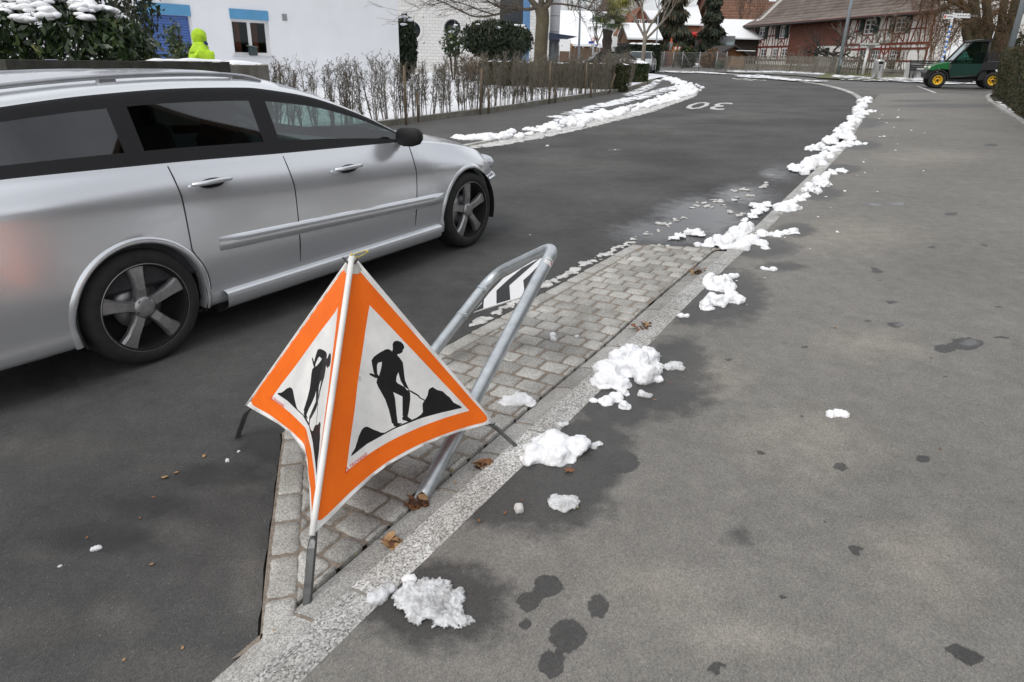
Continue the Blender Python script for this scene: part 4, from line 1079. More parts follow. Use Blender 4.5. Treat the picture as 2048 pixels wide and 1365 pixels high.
NEAR = [
 ([(830, 1190, 42), (868, 1178, 36), (892, 1196, 34), (855, 1214, 40), (905, 1226, 32), (925, 1242, 22), (880, 1240, 22), (815, 1200, 28)], 'large flat icy snow slab on the pavement, nearest of all', M_snow_icy, .28, .28),
 ([(748, 1200, 17), (762, 1190, 18), (780, 1175, 14)], 'long icy snow piece lying on the kerb beside the large icy slab', M_snow_icy, .8, .16),
 ([(813, 1160, 11), (826, 1158, 10)], 'small snow lump touching the kerb just behind the large icy slab', M_snow, .8, .15),
 ([(763, 1131, 11), (772, 1128, 7)], 'small white snow lump on the flush stones by the brown leaves', M_snow, .7, .15),
 ([(1116, 1003, 20), (1138, 1003, 21), (1128, 1013, 19), (1142, 1012, 13)], 'flat icy snow flake alone in the dark wet patch', M_snow_icy, .35, .25),
 ([(1037, 1018, 12)], 'small round grey ice ball on the wet patch', M_snow_dirty, .85, .08),
 ([(1075, 905, 30), (1112, 893, 36), (1148, 892, 28), (1058, 922, 18), (1095, 880, 22), (1160, 880, 15), (1115, 915, 28)], 'big smooth white snow mound on the kerb above the brown maple leaf', M_snow, .75, .10),
 ([(1186, 893, 11), (1198, 888, 9)], 'thin translucent ice piece beside the smooth white snow mound', M_snow_icy, .4, .2),
 ([(1122, 850, 9), (1131, 848, 8)], 'tiny ice scrap on the kerb edge behind the smooth white mound', M_snow_icy, .5, .2),
 ([(1018, 803, 16), (1038, 801, 20), (1056, 804, 13)], 'loaf shaped snow lump on the granite setts beside the steel hoop', M_snow, .75, .10),
 ([(1212, 745, 27), (1208, 764, 22), (1237, 712, 17), (1240, 735, 22), (1272, 735, 34), (1290, 753, 28), (1296, 712, 22), (1258, 705, 20), (1238, 766, 20), (1311, 738, 18)], 'tall heap of fluffy white snow chunks on the kerb', M_snow, .9, .15),
 ([(1338, 735, 13), (1352, 731, 14), (1362, 737, 9)], 'flat icy snow piece right beside the tall fluffy heap', M_snow_icy, .5, .2),
 ([(1213, 802, 14), (1232, 795, 14), (1247, 786, 9), (1250, 812, 13), (1240, 780, 8)], 'forked snow lump on wet asphalt below the tall fluffy heap', M_snow, .75, .16),
 ([(1187, 801, 9)], 'tiny snow lump on the kerb left of the forked snow lump', M_snow, .6, .15),
 ([(1283, 788, 10), (1296, 792, 9)], 'small icy lump right of the forked snow lump', M_snow_icy, .6, .2),
 ([(1420, 563, 15), (1438, 570, 18), (1455, 578, 16), (1450, 562, 12), (1425, 600, 14), (1440, 605, 14), (1412, 612, 13), (1462, 598, 15), (1477, 601, 12)], 'heap of white snow chunks in a round wet patch beside the kerb', M_snow, .85, .15),
 ([(1465, 553, 8), (1473, 552, 6)], 'small snow piece just behind the heap in the round wet patch', M_snow, .7, .12),
 ([(1361, 632, 8), (1374, 633, 6)], 'pair of small snow balls joined together on the kerb top', M_snow, .9, .1),
 ([(1106, 672, 7), (1107, 679, 6)], 'small upright snow crumb on the middle of the granite setts', M_snow, 1.1, .12),
 ([(1154, 674, 6)], 'little grey ice crumb on the granite setts right of a white crumb', M_snow_icy, .8, .12),
 ([(1470, 476, 20), (1486, 465, 17), (1496, 456, 11), (1452, 488, 16), (1500, 487, 18), (1478, 500, 18), (1522, 494, 13), (1530, 503, 10), (1436, 482, 11), (1420, 488, 11), (1395, 491, 7)], 'largest white snow heap, with a tilted slab, at the far end of the setts', M_snow, .95, .14),
 ([(1378, 466, 10), (1394, 466, 10), (1404, 469, 7), (1360, 473, 10, .4), (1346, 476, 8, .3)], 'small snow mound on the wet road beyond the granite setts', M_snow, .7, .14),
 ([(1523, 468, 9), (1541, 470, 7), (1556, 469, 9), (1572, 466, 7), (1586, 463, 9)], 'row of snow crumbs stretching from the kerb into the pavement', M_snow, .7, .16),
 ([(1526, 537, 6), (1534, 539, 5)], 'flat snow crumb on the pavement, left of a rounder one', M_snow, .6, .12),
 ([(1546, 539, 6)], 'round snow crumb on the pavement, right of a flat one', M_snow, .9, .1),
 ([(1662, 829, 10), (1676, 826, 11), (1688, 829, 10)], 'single white snow block alone in the middle of the pavement', M_snow, .8, .09),
 ([(1508, 411, 8), (1520, 413, 9), (1533, 409, 8), (1513, 424, 9), (1527, 421, 8), (1506, 432, 8), (1490, 441, 6)], 'broken snow pieces in the gutter on the road side', M_snow, .6, .16),
 ([(1562, 417, 14), (1576, 414, 15), (1590, 417, 10)], 'dome shaped snow lump sitting across the kerb stones', M_snow, .7, .10),
 ([(1600, 398, 9), (1612, 392, 8), (1588, 402, 7)], 'low snow crumbs on the kerb behind the dome shaped lump', M_snow, .5, .16),
 ([(1640, 364, 14), (1620, 377, 13), (1652, 352, 9), (1634, 384, 9), (1648, 370, 10), (1610, 383, 8)], 'pointed snow heap on the pavement edge of the kerb', M_snow, .8, .15),
 ([(1665, 345, 8), (1680, 341, 7), (1690, 343, 5)], 'scattered thin snow crumbs right of the pointed heap', M_snow, .5, .18),
 ([(1594, 338, 13), (1615, 333, 17), (1635, 325, 18), (1652, 316, 14), (1607, 346, 10), (1644, 332, 11), (1585, 335, 8)], 'long broad snow heap lying over the kerb towards the road', M_snow, .8, .13),
 ([(1628, 297, 9), (1640, 293, 10), (1653, 300, 9), (1616, 299, 7)], 'rounded snow heap on the road edge beyond the long broad heap', M_snow, .7, .13),
 ([(1668, 298, 10), (1684, 290, 10), (1700, 287, 9), (1716, 287, 6), (1730, 288, 4)], 'snow ridge crossing the kerb with a tail onto the pavement', M_snow, .6, .16),
 ([(1662, 282, 13), (1676, 272, 13), (1692, 266, 12), (1700, 276, 9)], 'hollowed snow drift over the kerb, dark gap beneath', M_snow, .7, .14),
 ([(1688, 256, 10), (1700, 248, 10), (1712, 244, 9), (1698, 258, 8), (1676, 261, 7)], 'snow heap on the kerb stones before the street bends', M_snow, .7, .15),
 ([(1704, 237, 9), (1716, 232, 9), (1728, 226, 8), (1740, 223, 5), (1750, 223, 3)], 'low snow heap with a flat tail on the pavement near the bend', M_snow, .6, .16),
 ([(1716, 219, 9), (1724, 213, 9), (1722, 206, 8), (1732, 203, 9), (1738, 200, 7), (1712, 226, 7)], 'farthest snow heap at the tip of the right kerb', M_snow, .8, .16),
]
for i, (l, lab, m, hf, amp) in enumerate(NEAR):
    ym = sum(q[1] for q in l)/len(l)
    kk = 1.0 if ym > 600 else (1.12 if ym > 430 else 1.12)
    l = [(q[0], q[1], q[2]*kk*1.06)+tuple(q[3:]) for q in l]
    if m is not M_snow_icy and len(l) > 2:
        r2 = random.Random(i+500); base = list(l)
        for _ in range(len(base)*4):
            q = r2.choice(base); a_ = r2.uniform(0, 6.28); rr = q[2]*r2.uniform(.18, .42); l.append((q[0]+math.cos(a_)*q[2]*r2.uniform(.6, 1.05), q[1]+math.sin(a_)*q[2]*.55*r2.uniform(.6, 1.05), rr, r2.uniform(.5, 1.1)))
        for q in base:
            if r2.random() < .6: l.append((q[0]+r2.uniform(-.3, .3)*q[2], q[1]+q[2]*.25, q[2]*1.12, .22))
    clump(l, lab, m, seed=i+1, hf=hf, amp=amp*1.25, dz=.045 if lab.find('setts') < 0 and lab.find('road') < 0 and lab.find('gutter') < 0 and lab.find('flush') < 0 else .008, fine=.6 if m is M_snow_icy else .35)
# slush crumbs on the wet road strip
crg = random.Random(5)
k = 0
for (x, y) in ((1322, 447), (1335, 452), (1345, 446), (1310, 462), (1296, 466), (1357, 440), (1370, 436), (1402, 408), (1418, 412), (1436, 405), (1448, 412), (1392, 413), (1428, 398), (1470, 398), (1465, 383), (1488, 378), (1525, 374), (1532, 369), (1500, 391), (1455, 424), (1482, 430), (1268, 478), (1262, 483), (1283, 496), (1320, 492), (1335, 493)):
    c_ = [(x+crg.uniform(-8, 8), y+crg.uniform(-3, 3), crg.uniform(4, 8), .35) for _ in range(3)]
    clump(c_, 'low grey slush crumb on the shiny wet road strip', M_snow_dirty, seed=100+k, dz=.0, amp=.25, vox=.012, fine=.6, group='slush crumbs on the wet road strip', name='slush_crumb', cat='slush'); k += 1
# crumbs strewn over the pavement
for i in range(46):
    y = 215+crg.random()**1.6*420; xk = np.interp(y, [195, 261, 322, 455, 639], [1735, 1722, 1680, 1560, 1370]); x = xk+abs(crg.gauss(0, 1))*70+12
    if x > 2040: continue
    clump([(x, y, crg.uniform(1.6, 4.2)*(.5+y/700), crg.uniform(.3, .7))], 'tiny snow crumb scattered on the dry right pavement', M_snow, seed=200+i, dz=.045, amp=.25, vox=.012, group='tiny snow crumbs on the pavement', name='snow_crumb', cat='snow crumb')
for i, (x, y, r) in enumerate([(195, 1096, 12), (186, 1099, 9), (120, 1132, 6), (478, 903, 6), (455, 921, 7), (980, 552, 4), (1230, 300, 3), (1060, 470, 3), (1095, 292, 4), (860, 1210, 3)]):
    clump([(x, y, r, .5)], 'grey ice crumb lying on the road asphalt', M_snow_icy, seed=300+i, dz=0, amp=.25, vox=.008, group='ice crumbs on the road', name='ice_crumb', cat='ice crumb')
# icy ridge along the upper-left edge of the setts
ls = []
for (xa, ya), (xb, yb), n_ in (((1085, 580), (1268, 487), 70), ((950, 655), (1062, 592), 40)):
    for i in range(n_):
        t = i/(n_-1); ls.append((xa+(xb-xa)*t+crg.uniform(-7, 5), ya+(yb-ya)*t+crg.uniform(-5, 3)-4, crg.uniform(5, 11)*(1.25-.5*t), .26))
clump(ls[:70], 'thin ridge of grey frozen slush along the far edge of the setts', M_snow_dirty, seed=60, dz=.0, amp=.22, vox=.011, fine=.7, name='ice_ridge', cat='ice')
clump(ls[70:], 'short grey strip of frozen slush seen through the steel hoop', M_snow_dirty, seed=61, dz=.0, amp=.22, vox=.011, fine=.7, name='ice_ridge', cat='ice')
# ploughed bank along the left pavement
line = smooth_line([Vector((*p, 0)) for p in W([(914, 276), (955, 277), (1000, 274), (1100, 255), (1200, 232), (1300, 209), (1370, 187), (1378, 173), (1350, 161), (1312, 152.5)], .04)], 2)
ln = resample(line, .30)
b = MB(); rg = random.Random(31)
for i, p in enumerate(ln):
    t = (ln[min(i+1, len(ln)-1)]-ln[max(0, i-1)]).normalized(); nn = Vector((-t.y, t.x, 0))
    prof = .55+.45*abs(noise.noise(Vector((i*.23, 3, 0))))*2
    far = min(1.0, i/len(ln)*1.6)
    for _ in range(8):
        q = p+nn*rg.gauss(0, .17)*(.8+.5*far)+t*rg.uniform(-.15, .15); r = rg.uniform(.05, .145)*prof*(1 if i > 3 else .8)
        if i == 1: continue
        bm = bmesh.new(); bmesh.ops.create_icosphere(bm, subdivisions=2, radius=1); sd_ = rg.random()*40
        b.add([Vector((q.x, q.y, gz(q.x, q.y)+.04))+Vector((v.co.x*1.25, v.co.y*1.1, v.co.z*.85))*r*(1+.3*noise.noise(v.co*1.8+Vector((sd_, 0, 0)))) for v in bm.verts], [tuple(x.index for x in f.verts) for f in bm.faces]); bm.free()
me = remeshed(b, .034, 4.2, .05, -.01, 77, .6, 1); me.materials.append(M_snow)
o = bpy.data.objects.new('snow_bank', me); COL.objects.link(o); tag(o, 'long lumpy white snow bank ploughed along the left pavement edge', 'snow bank')
# thin dirty slush on the road in front of it, snow films on the pavements
def film(name, lines, dz, m, label, amp=.5, st=.12, seed=1, thr=.0, z=.018, kind='stuff'):
    """thin irregular layer: polygons traced on the ground, edge broken by noise, slightly domed"""
    V = []; Fs = []
    for pl in lines:
        P = [Vector((p.x, p.y)) for p in pl]; xs = [p.x for p in P]; ys = [p.y for p in P]
        gx_ = grid_pts(min(xs), max(xs), min(ys), max(ys), st, .5); gx_ = gx_[np_inside(gx_, P)]
        keep = np.array([noise.noise(Vector((a*2.1, c_*2.1, seed)))+.6*noise.noise(Vector((a*6, c_*6, seed)))+amp > thr for a, c_ in gx_], bool) if len(gx_) else []
        gx_ = gx_[keep] if len(gx_) else gx_
        for a, c_ in gx_:
            r = st*crg.uniform(.6, 1.1); n = 7; o0 = len(V); ph = crg.random()*6
            V.append((a, c_, gz(a, c_)+dz+z*crg.uniform(.4, 1.2)))
            for k in range(n):
                an = ph+6.283*k/n; rr = r*crg.uniform(.7, 1.15); V.append((a+rr*math.cos(an), c_+rr*math.sin(an), gz(a, c_)+dz+.001*crg.random()))
            Fs += [(o0, o0+1+k, o0+1+(k+1) % n) for k in range(n)]
    me = bpy.data.meshes.new(name); me.from_pydata(V, [], Fs); me.materials.append(m); me.polygons.foreach_set('use_smooth', [True]*len(Fs)); me.update()
    o = bpy.data.objects.new(name, me); COL.objects.link(o); return tag(o, label, 'snow', None, kind)
film('slush', [W([(940, 297), (1000, 292), (1100, 273), (1200, 250), (1300, 225), (1388, 194), (1399, 180), (1384, 180), (1330, 203), (1245, 227), (1183, 241), (1100, 261), (1000, 281), (940, 290)])], .002, M_snow_dirty, 'grey slush film on the road below the left snow bank', 1.1, .09, 2)
film('snow_film', [W([(1245, 192), (1300, 170), (1312, 160), (1322, 162), (1305, 178), (1260, 196)]), W([(1240, 200), (1330, 176), (1370, 168), (1372, 174), (1320, 188), (1240, 210)], .035), W([(1100, 236), (1240, 200), (1300, 190), (1290, 198), (1190, 222), (1110, 246)])], .037, M_snow_far, 'thin patchy snow left on the left pavement', .05, .13, 3)
film('snow_film', [W([(1470, 153), (1520, 151.5), (1560, 157), (1620, 163.5), (1655, 164), (1648, 166), (1600, 165), (1540, 160), (1475, 156)]), W([(1310, 143), (1420, 146), (1460, 151), (1420, 149), (1320, 146)]), W([(1680, 162), (1860, 168), (1860, 166), (1700, 160)]), W([(1880, 171), (1990, 170), (1990, 168), (1880, 168)]),
     W([(1455, 146), (1560, 147), (1655, 152), (1650, 149), (1560, 144), (1456, 143)]), W([(1780, 163), (1860, 163), (1860, 160), (1760, 158)], .05)], .055, M_snow_far, 'thin snow remains along the far kerb', .1, .22, 4)
film('snow_film', [W([(1665, 156), (1740, 161), (1740, 156), (1670, 151)], .05), W([(1755, 163), (1860, 162), (1860, 155), (1760, 158)], .05), W([(1870, 166), (1990, 166), (1990, 158), (1880, 158)], .05)], .09, M_snow_far, 'thin snow on the grass verge below the bench', .05, .25, 6)
# ------------------------------------------------------------------ plant and building helpers
def proj(P):
    v = Vector(P)-CAM; z = v.dot(F_); return (1024+FPX*v.dot(R_)/z, 682.5-FPX*v.dot(U_)/z)
def ground_under(P): return Vector((P.x, P.y, gz(P.x, P.y)))
M_leafd = [mat('leaf_dark', (.018, .034, .012), .38, vs=3, var=.35), mat('leaf_mid', (.030, .055, .016), .38, vs=3, var=.35), mat('leaf_light', (.055, .085, .022), .42, vs=3, var=.3), mat('leaf_yellow', (.16, .17, .04), .5)]
M_yew = [mat('yew_dark', (.010, .020, .007), .7, vs=4, var=.4), mat('yew_mid', (.020, .036, .012), .7, vs=4, var=.3), mat('yew_olive', (.045, .055, .018), .75, vs=4, var=.3)]
M_thuja = [mat('thuja_olive', (.042, .048, .016), .8, vs=4, var=.3), mat('thuja_brown', (.075, .052, .024), .85, vs=4, var=.3), mat('thuja_green', (.025, .042, .012), .8, vs=4, var=.3), mat('thuja_gold', (.14, .12, .025), .8)]
M_fir = [mat('fir_dark', (.020, .030, .016), .8, vs=2, var=.4), mat('fir_grey', (.038, .048, .030), .8, vs=2, var=.3), mat('fir_brown', (.075, .055, .032), .85, vs=2, var=.3)]
M_bark = mat('bark', (.10, .08, .06), .9, vs=9, var=.45, bump=.8, bs=25)
M_bark_moss = mat('mossy_bark', (.055, .042, .028), .95, vs=2.2, col2=(.115, .098, .06), bump=.8, bs=18)
M_twig = mat('twig', (.085, .06, .042), .9, vs=14, var=.35)
M_twig_grey = mat('twig_grey', (.19, .165, .135), .9, vs=10, var=.35)
M_twig_red = mat('twig_red_brown', (.16, .075, .035), .9, vs=6, var=.4)
def cards(pts, size, rg, elong=2.2, droop=None, jitter=.5):
    """leaf-sized rhombic faces at the points; droop: preferred direction"""
    n = len(pts); d = rg.normal(size=(n, 3))
    if droop is not None: d = d*jitter + np.asarray(droop)
    d /= np.linalg.norm(d, axis=1)[:, None]+1e-9
    a = rg.normal(size=(n, 3)); s = np.cross(d, a); s /= np.linalg.norm(s, axis=1)[:, None]+1e-9
    L = (size*rg.uniform(.6, 1.3, n))[:, None]; W_ = L/elong
    P = np.stack([pts-d*L*.5, pts+s*W_*.5, pts+d*L*.5, pts-s*W_*.5], 1)
    return P
def pick(n, w_, rg): return rg.choice(len(w_), n, p=np.array(w_)/sum(w_))
def ell_points(n, rad, rg, shell=.55, lump=.25, f=1.7, seed=0, zmin=-1.0):
    out = []
    while len(out) < n:
        d = rg.normal(size=(n*2, 3)); d /= np.linalg.norm(d, axis=1)[:, None]
        r = shell+(1-shell)*rg.rand(n*2)**.6
        for v, q in zip(d, r):
            if v[2] < zmin: continue
            k = 1+lump*noise.noise(Vector(v*f)+Vector((seed, 0, 0)))+lump*.6*noise.noise(Vector(v*f*2.7)+Vector((0, seed, 0)))
            out.append(v*q*k)
            if len(out) >= n: break
    return np.array(out[:n])*np.asarray(rad)
def box_points(n, dim, rg, depth=.12, wob=.06):
    """points in the outer skin of a clipped hedge block (origin at base centre)"""
    x, y, z = dim; A = np.array([y*z, y*z, x*z, x*z, x*y]); f = rg.choice(5, n, p=A/A.sum())
    P = rg.rand(n, 3); P[:, 0] = (P[:, 0]-.5)*x; P[:, 1] = (P[:, 1]-.5)*y; P[:, 2] *= z
    e = rg.rand(n)**1.5*depth
    P[f == 0, 0] = -x/2+e[f == 0]; P[f == 1, 0] = x/2-e[f == 1]; P[f == 2, 1] = -y/2+e[f == 2]; P[f == 3, 1] = y/2-e[f == 3]; P[f == 4, 2] = z-e[f == 4]
    w_ = np.array([noise.noise(Vector(p)*2.2) for p in P])[:, None]; c = P/np.array([x/2, y/2, z]); c[:, 2] -= .5
    return P+c/np.linalg.norm(c, axis=1)[:, None]*w_*wob*2
def grow(b, p, d, L, r, depth, rg, spread=.6, nb=3, up=.25, n=5, taper=.62, mi=0, minr=.004, bend=.18):
    k = 4; pts = [p.copy()]; q = p.copy(); dd = d.normalized()
    for i in range(k):
        dd = (dd+Vector((rg.gauss(0, bend), rg.gauss(0, bend), rg.gauss(0, bend)+up*.15))).normalized(); q = q+dd*(L/k); pts.append(q.copy())
    b.tube(pts, [r*(1-(1-taper)*i/k) for i in range(k+1)], n if r > .02 else 4 if r > .012 else 3, mi, cap=False)
    if depth <= 0: return
    for j in range(nb):
        t = rg.uniform(.35, 1.0) if j else 1.0; i = min(k-1, int(t*k)); base = pts[i].lerp(pts[i+1], t*k-i) if i < k else pts[k]
        ax = Vector((rg.gauss(0, 1), rg.gauss(0, 1), rg.gauss(0, .6))); ax = (ax-dd*ax.dot(dd)).normalized()
        nd = (dd+ax*spread*rg.uniform(.5, 1.3)+Vector((0, 0, up))).normalized()
        grow(b, base, nd, L*rg.uniform(.55, .85), max(minr, r*taper*rg.uniform(.65, .95)), depth-1, rg, spread, nb, up, n, taper, mi, minr, bend)
def snow_tufts(name, pts, size, rg, parent, m=None):
    b = MB()
    for p in pts:
        bm = bmesh.new(); bmesh.ops.create_icosphere(bm, subdivisions=2, radius=1); s = size*rg.uniform(.5, 1.3); sd_ = rg.random()*30
        b.add([Vector(p)+Vector((v.co.x*s*1.3, v.co.y*s*1.3, v.co.z*s*.55))*(1+.35*noise.noise(v.co*1.6+Vector((sd_, 0, 0)))) for v in bm.verts], [tuple(x.index for x in f.verts) for f in bm.faces], 0, True); bm.free()
    return b.build(name, m or M_snow_far, parent)
def basis(P0, az):
    u = Vector((math.sin(math.radians(az)), math.cos(math.radians(az)), 0)); n = Vector((-u.y, u.x, 0)); return u, n
class Facade:
    """front wall standing on P0 with local x along az, y into the building, z up"""
    def __init__(s, P0, az):
        s.P0 = P0; s.u, s.n = basis(P0, az); s.rz = math.atan2(s.u.y, s.u.x)
    def pt(s, x, y, off=0.0):
        P = on_plane(x, y, s.P0+s.n*off, s.n); return ((P-s.P0).dot(s.u), P.z-s.P0.z)
def framed_window(par, s0, s1, z0, z1, nx, nz, M_f, M_g, rec=.10, fw=.06, bw=.028, sill=None, name='window'):
    """window (frame mesh) with one pane and optional sill as sub-parts; wall face is y=0"""
    f = MB(); w_, h_ = s1-s0, z1-z0; cx, cz = (s0+s1)/2, (z0+z1)/2; y = rec
    f.box((s0+fw/2, y, cz), (fw, .06, h_)); f.box((s1-fw/2, y, cz), (fw, .06, h_)); f.box((cx, y, z0+fw/2), (w_-2*fw, .06, fw)); f.box((cx, y, z1-fw/2), (w_-2*fw, .06, fw))
    for i in range(1, nx): f.box((s0+w_*i/nx, y, cz), (bw if nx != 2 else fw*1.4, .05, h_-2*fw))
    for k in range(1, nz): f.box((cx, y+.004, z0+h_*k/nz), (w_-2*fw, .04, bw))
    fo = f.build(name, M_f, par)
    g = MB(); g.box((cx, y+.012, cz), (w_-2*fw+.01, .008, h_-2*fw+.01)); g.build('pane', M_g, fo)
    if sill: sb = MB(); sb.box((cx, -.04, z0-.03), (w_+.2, .16, .05), bev=.01); sb.build('sill', sill, fo)
    return fo
def wall_with_holes(b, s0, s1, z0, z1, holes, thick=.3, mi=0, y0=0.0):
    """front wall as a grid of boxes leaving rectangular openings"""
    xs = sorted({s0, s1, *[h[0] for h in holes], *[h[1] for h in holes]}); zs = sorted({z0, z1, *[h[2] for h in holes], *[h[3] for h in holes]})
    V = {}; 
    def vid(x, z, k):
        key = (x, z, k)
        if key not in V: V[key] = len(b.v); b.v.append((x, y0+thick*k, z))
        return V[key]
    solid = lambda i, k: 0 <= i < len(xs)-1 and 0 <= k < len(zs)-1 and not any(h[0] <= (xs[i]+xs[i+1])/2 <= h[1] and h[2] <= (zs[k]+zs[k+1])/2 <= h[3] for h in holes)
    def face(*v): b.f.append(tuple(v)); b.m.append(mi); b.s.append(False)
    for i in range(len(xs)-1):
        for k in range(len(zs)-1):
            if not solid(i, k): continue
            x0, x1, a, c = xs[i], xs[i+1], zs[k], zs[k+1]
            face(vid(x0, a, 0), vid(x1, a, 0), vid(x1, c, 0), vid(x0, c, 0)); face(vid(x0, a, 1), vid(x0, c, 1), vid(x1, c, 1), vid(x1, a, 1))
            if not solid(i-1, k): face(vid(x0, a, 0), vid(x0, c, 0), vid(x0, c, 1), vid(x0, a, 1))
            if not solid(i+1, k): face(vid(x1, a, 0), vid(x1, a, 1), vid(x1, c, 1), vid(x1, c, 0))
            if not solid(i, k-1): face(vid(x0, a, 0), vid(x0, a, 1), vid(x1, a, 1), vid(x1, a, 0))
            if not solid(i, k+1): face(vid(x0, c, 0), vid(x1, c, 0), vid(x1, c, 1), vid(x0, c, 1))
M_pane = mat('window_pane', (.05, .065, .07), .08, var=.3, vs=2, spec=.8)
M_pane_dk = mat('dark_pane', (.02, .026, .03), .08, var=.3, vs=2, spec=.8)
M_wframe = mat('white_window_frame', (.72, .72, .72), .45, var=.03)
M_render = mat('white_render', (.80, .81, .835), .9, vs=.7, var=.035, bump=.15, bs=90)
M_rafter = mat('dark_timber', (.03, .022, .016), .85, vs=8, var=.3, stretch=(1, 1, 8))
def gable_house(name, base, rz, w, d, he, hr, wall_m, roof_m, label, cat='house', axis='x', over=.5, wins=(), roof_top=None, parts=True, group=None, thick=.16, extra=None):
    """w along local x (towards the viewer's right), d along local y (away), roof ridge along axis"""
    r = empty(name, base, rz, label, cat, group); b = MB(); x0, x1 = -w/2, w/2
    b.box((0, d/2, he/2-.5), (w, d, he+1.0))
    if axis == 'x':
        for x in (x0, x1): b.add([(x, 0, he), (x, d, he), (x, d/2, hr-.08)], [(0, 1, 2)])
    else:
        for y in (0, d): b.add([(x0, y, he), (x1, y, he), (0, y, hr-.08)], [(0, 1, 2)])
    b.build('wall', wall_m, r)
    b = MB(); T = Matrix.Identity(4)
    if axis == 'x':
        half, run = d/2, w/2+over; sl = (hr-he)/half
        prof = [(-over, he-over*sl), (half, hr), (d+over, he-over*sl)]; pr = prof+[(y, z+thick) for y, z in prof[::-1]]
        vs = [(x, y, z) for x in (-run, run) for y, z in pr]
    else:
        half, sl = w/2, (hr-he)/(w/2)
        prof = [(x0-over, he-over*sl), (0, hr), (x1+over, he-over*sl)]; pr = prof+[(x, z+thick) for x, z in prof[::-1]]
        vs = [(x, y, z) for y in (-over, d+over) for x, z in pr]
    n = 6; b.add(vs, [(0, 1, 4, 5), (1, 2, 3, 4), (11, 10, 7, 6), (10, 9, 8, 7)]+[(i, n+i, n+(i+1) % n, (i+1) % n) for i in range(n)])
    b.build('roof', roof_m, r)
    for (face, u, z, ww, hh) in wins:
        f = MB()
        if face == 'f': M = Matrix.Translation((u, -.02, z))
        elif face == 'r': M = Matrix.Translation((x1+.02, u, z)) @ Matrix.Rotation(math.pi/2, 4, 'Z')
        else: M = Matrix.Translation((x0-.02, u, z)) @ Matrix.Rotation(-math.pi/2, 4, 'Z')
        for dx, dz, a, c in ((0, hh/2, ww+.14, .07), (0, -hh/2, ww+.14, .07), (ww/2, 0, .07, hh), (-ww/2, 0, .07, hh), (0, 0, .05, hh)): f.box((dx, 0, dz), (a, .05, c), M=M)
        fo = f.build('window', M_wframe, r); g = MB(); g.box((0, .012, 0), (ww-.04, .02, hh-.04), M=M); g.build('pane', M_pane_dk, fo)
    return r
# ------------------------------------------------------------------ left side: white house, garden wall, laurel, person, bare hedge
HP = G(801, 170, .1); HF = Facade(HP, 42.9)
M_blue_box = mat('blue_blind_box', (.095, .30, .52), .5, var=.06, vs=2)
M_blue_shut = mat('blue_shutter', (.075, .15, .40), .5, var=.08, vs=3)
M_curtain = mat('red_curtain', (.42, .075, .04), .9, vs=4, var=.3, stretch=(6, 6, .3))
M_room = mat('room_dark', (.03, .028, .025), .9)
house = empty('white_house', HP, HF.rz, 'plain white rendered house with blue blind boxes and blue shutter', 'house')
b = MB()
door_h = (-10.88, -9.12, .0, 2.32); win_h = (-7.68, -6.20, 1.10, 2.32)
door_b = (-10.88, -9.12, 2.32, 2.67); win_b = (-7.70, -6.18, 2.32, 2.66)
wall_with_holes(b, -22, 0, -1.0, 6.5, [door_h, win_h], .28)
b.box((-22+.15, 5, 2.75), (.3, 9.4, 7.5)); b.box((-.15, 4.9, 2.75), (.3, 9.2, 7.5)); b.box((-11, 9.65, 2.75), (22, .3, 7.5)); b.box((-11, 4.9, 6.6), (22.6, 10.4, .25))
b.build('wall', M_render, house)
b = MB(); b.box(((door_h[0]+door_h[1])/2, .17, 1.16), (door_h[1]-door_h[0]-.10, .05, 2.32))
for k in range(26): b.box(((door_h[0]+door_h[1])/2, .138, .05+k*.088), (door_h[1]-door_h[0]-.12, .03, .066), bev=.01)
b.build('roller_shutter', M_blue_shut, house)
b = MB()
for x in (door_h[0]+.03, door_h[1]-.03): b.box((x, .11, 1.16), (.06, .12, 2.32))
b.build('door_frame', M_wframe, house)
for nm, r_ in (('blind_box', door_b), ('blind_box', win_b)):
    b = MB(); b.box(((r_[0]+r_[1])/2, -.012, (r_[2]+r_[3])/2), (r_[1]-r_[0], .05, r_[3]-r_[2]), bev=.006); b.build(nm, M_blue_box, house)
wf = framed_window(house, *win_h[:2], win_h[2], win_h[3]-.0, 2, 1, M_wframe, glass('house_glass', (.62, .70, .68), ior=1.42), rec=.16, fw=.09, sill=mat('stone_sill', (.55, .55, .56), .8))
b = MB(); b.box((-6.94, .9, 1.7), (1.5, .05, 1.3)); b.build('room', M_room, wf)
for x in (-7.36, -6.66):
    b = MB(); n = 10; vs = [(x-.0+(i-n/2)*.022, .28+.02*(i % 2), z) for z in (1.2, 2.3) for i in range(n+1)]; b.add(vs, [(i, i+1, n+2+i, n+1+i) for i in range(n)], 0, True); b.build('curtain', M_curtain, wf)
b = MB(); b.box((-5.50, -.01, 2.48), (.20, .03, .24)); 
for k in range(5): b.box((-5.50, -.03, 2.39+k*.045), (.15, .012, .022))
b.build('vent_grille', mat('grey_vent', (.30, .30, .31), .6), house)
b = MB(); b.box((-9.95, -.10, 2.92), (.34, .20, .10), bev=.02); b.box((-9.95, -.10, 2.85), (.26, .14, .05), bev=.01); b.build('outside_lamp', mat('lamp_grey', (.4, .39, .37), .5), house)
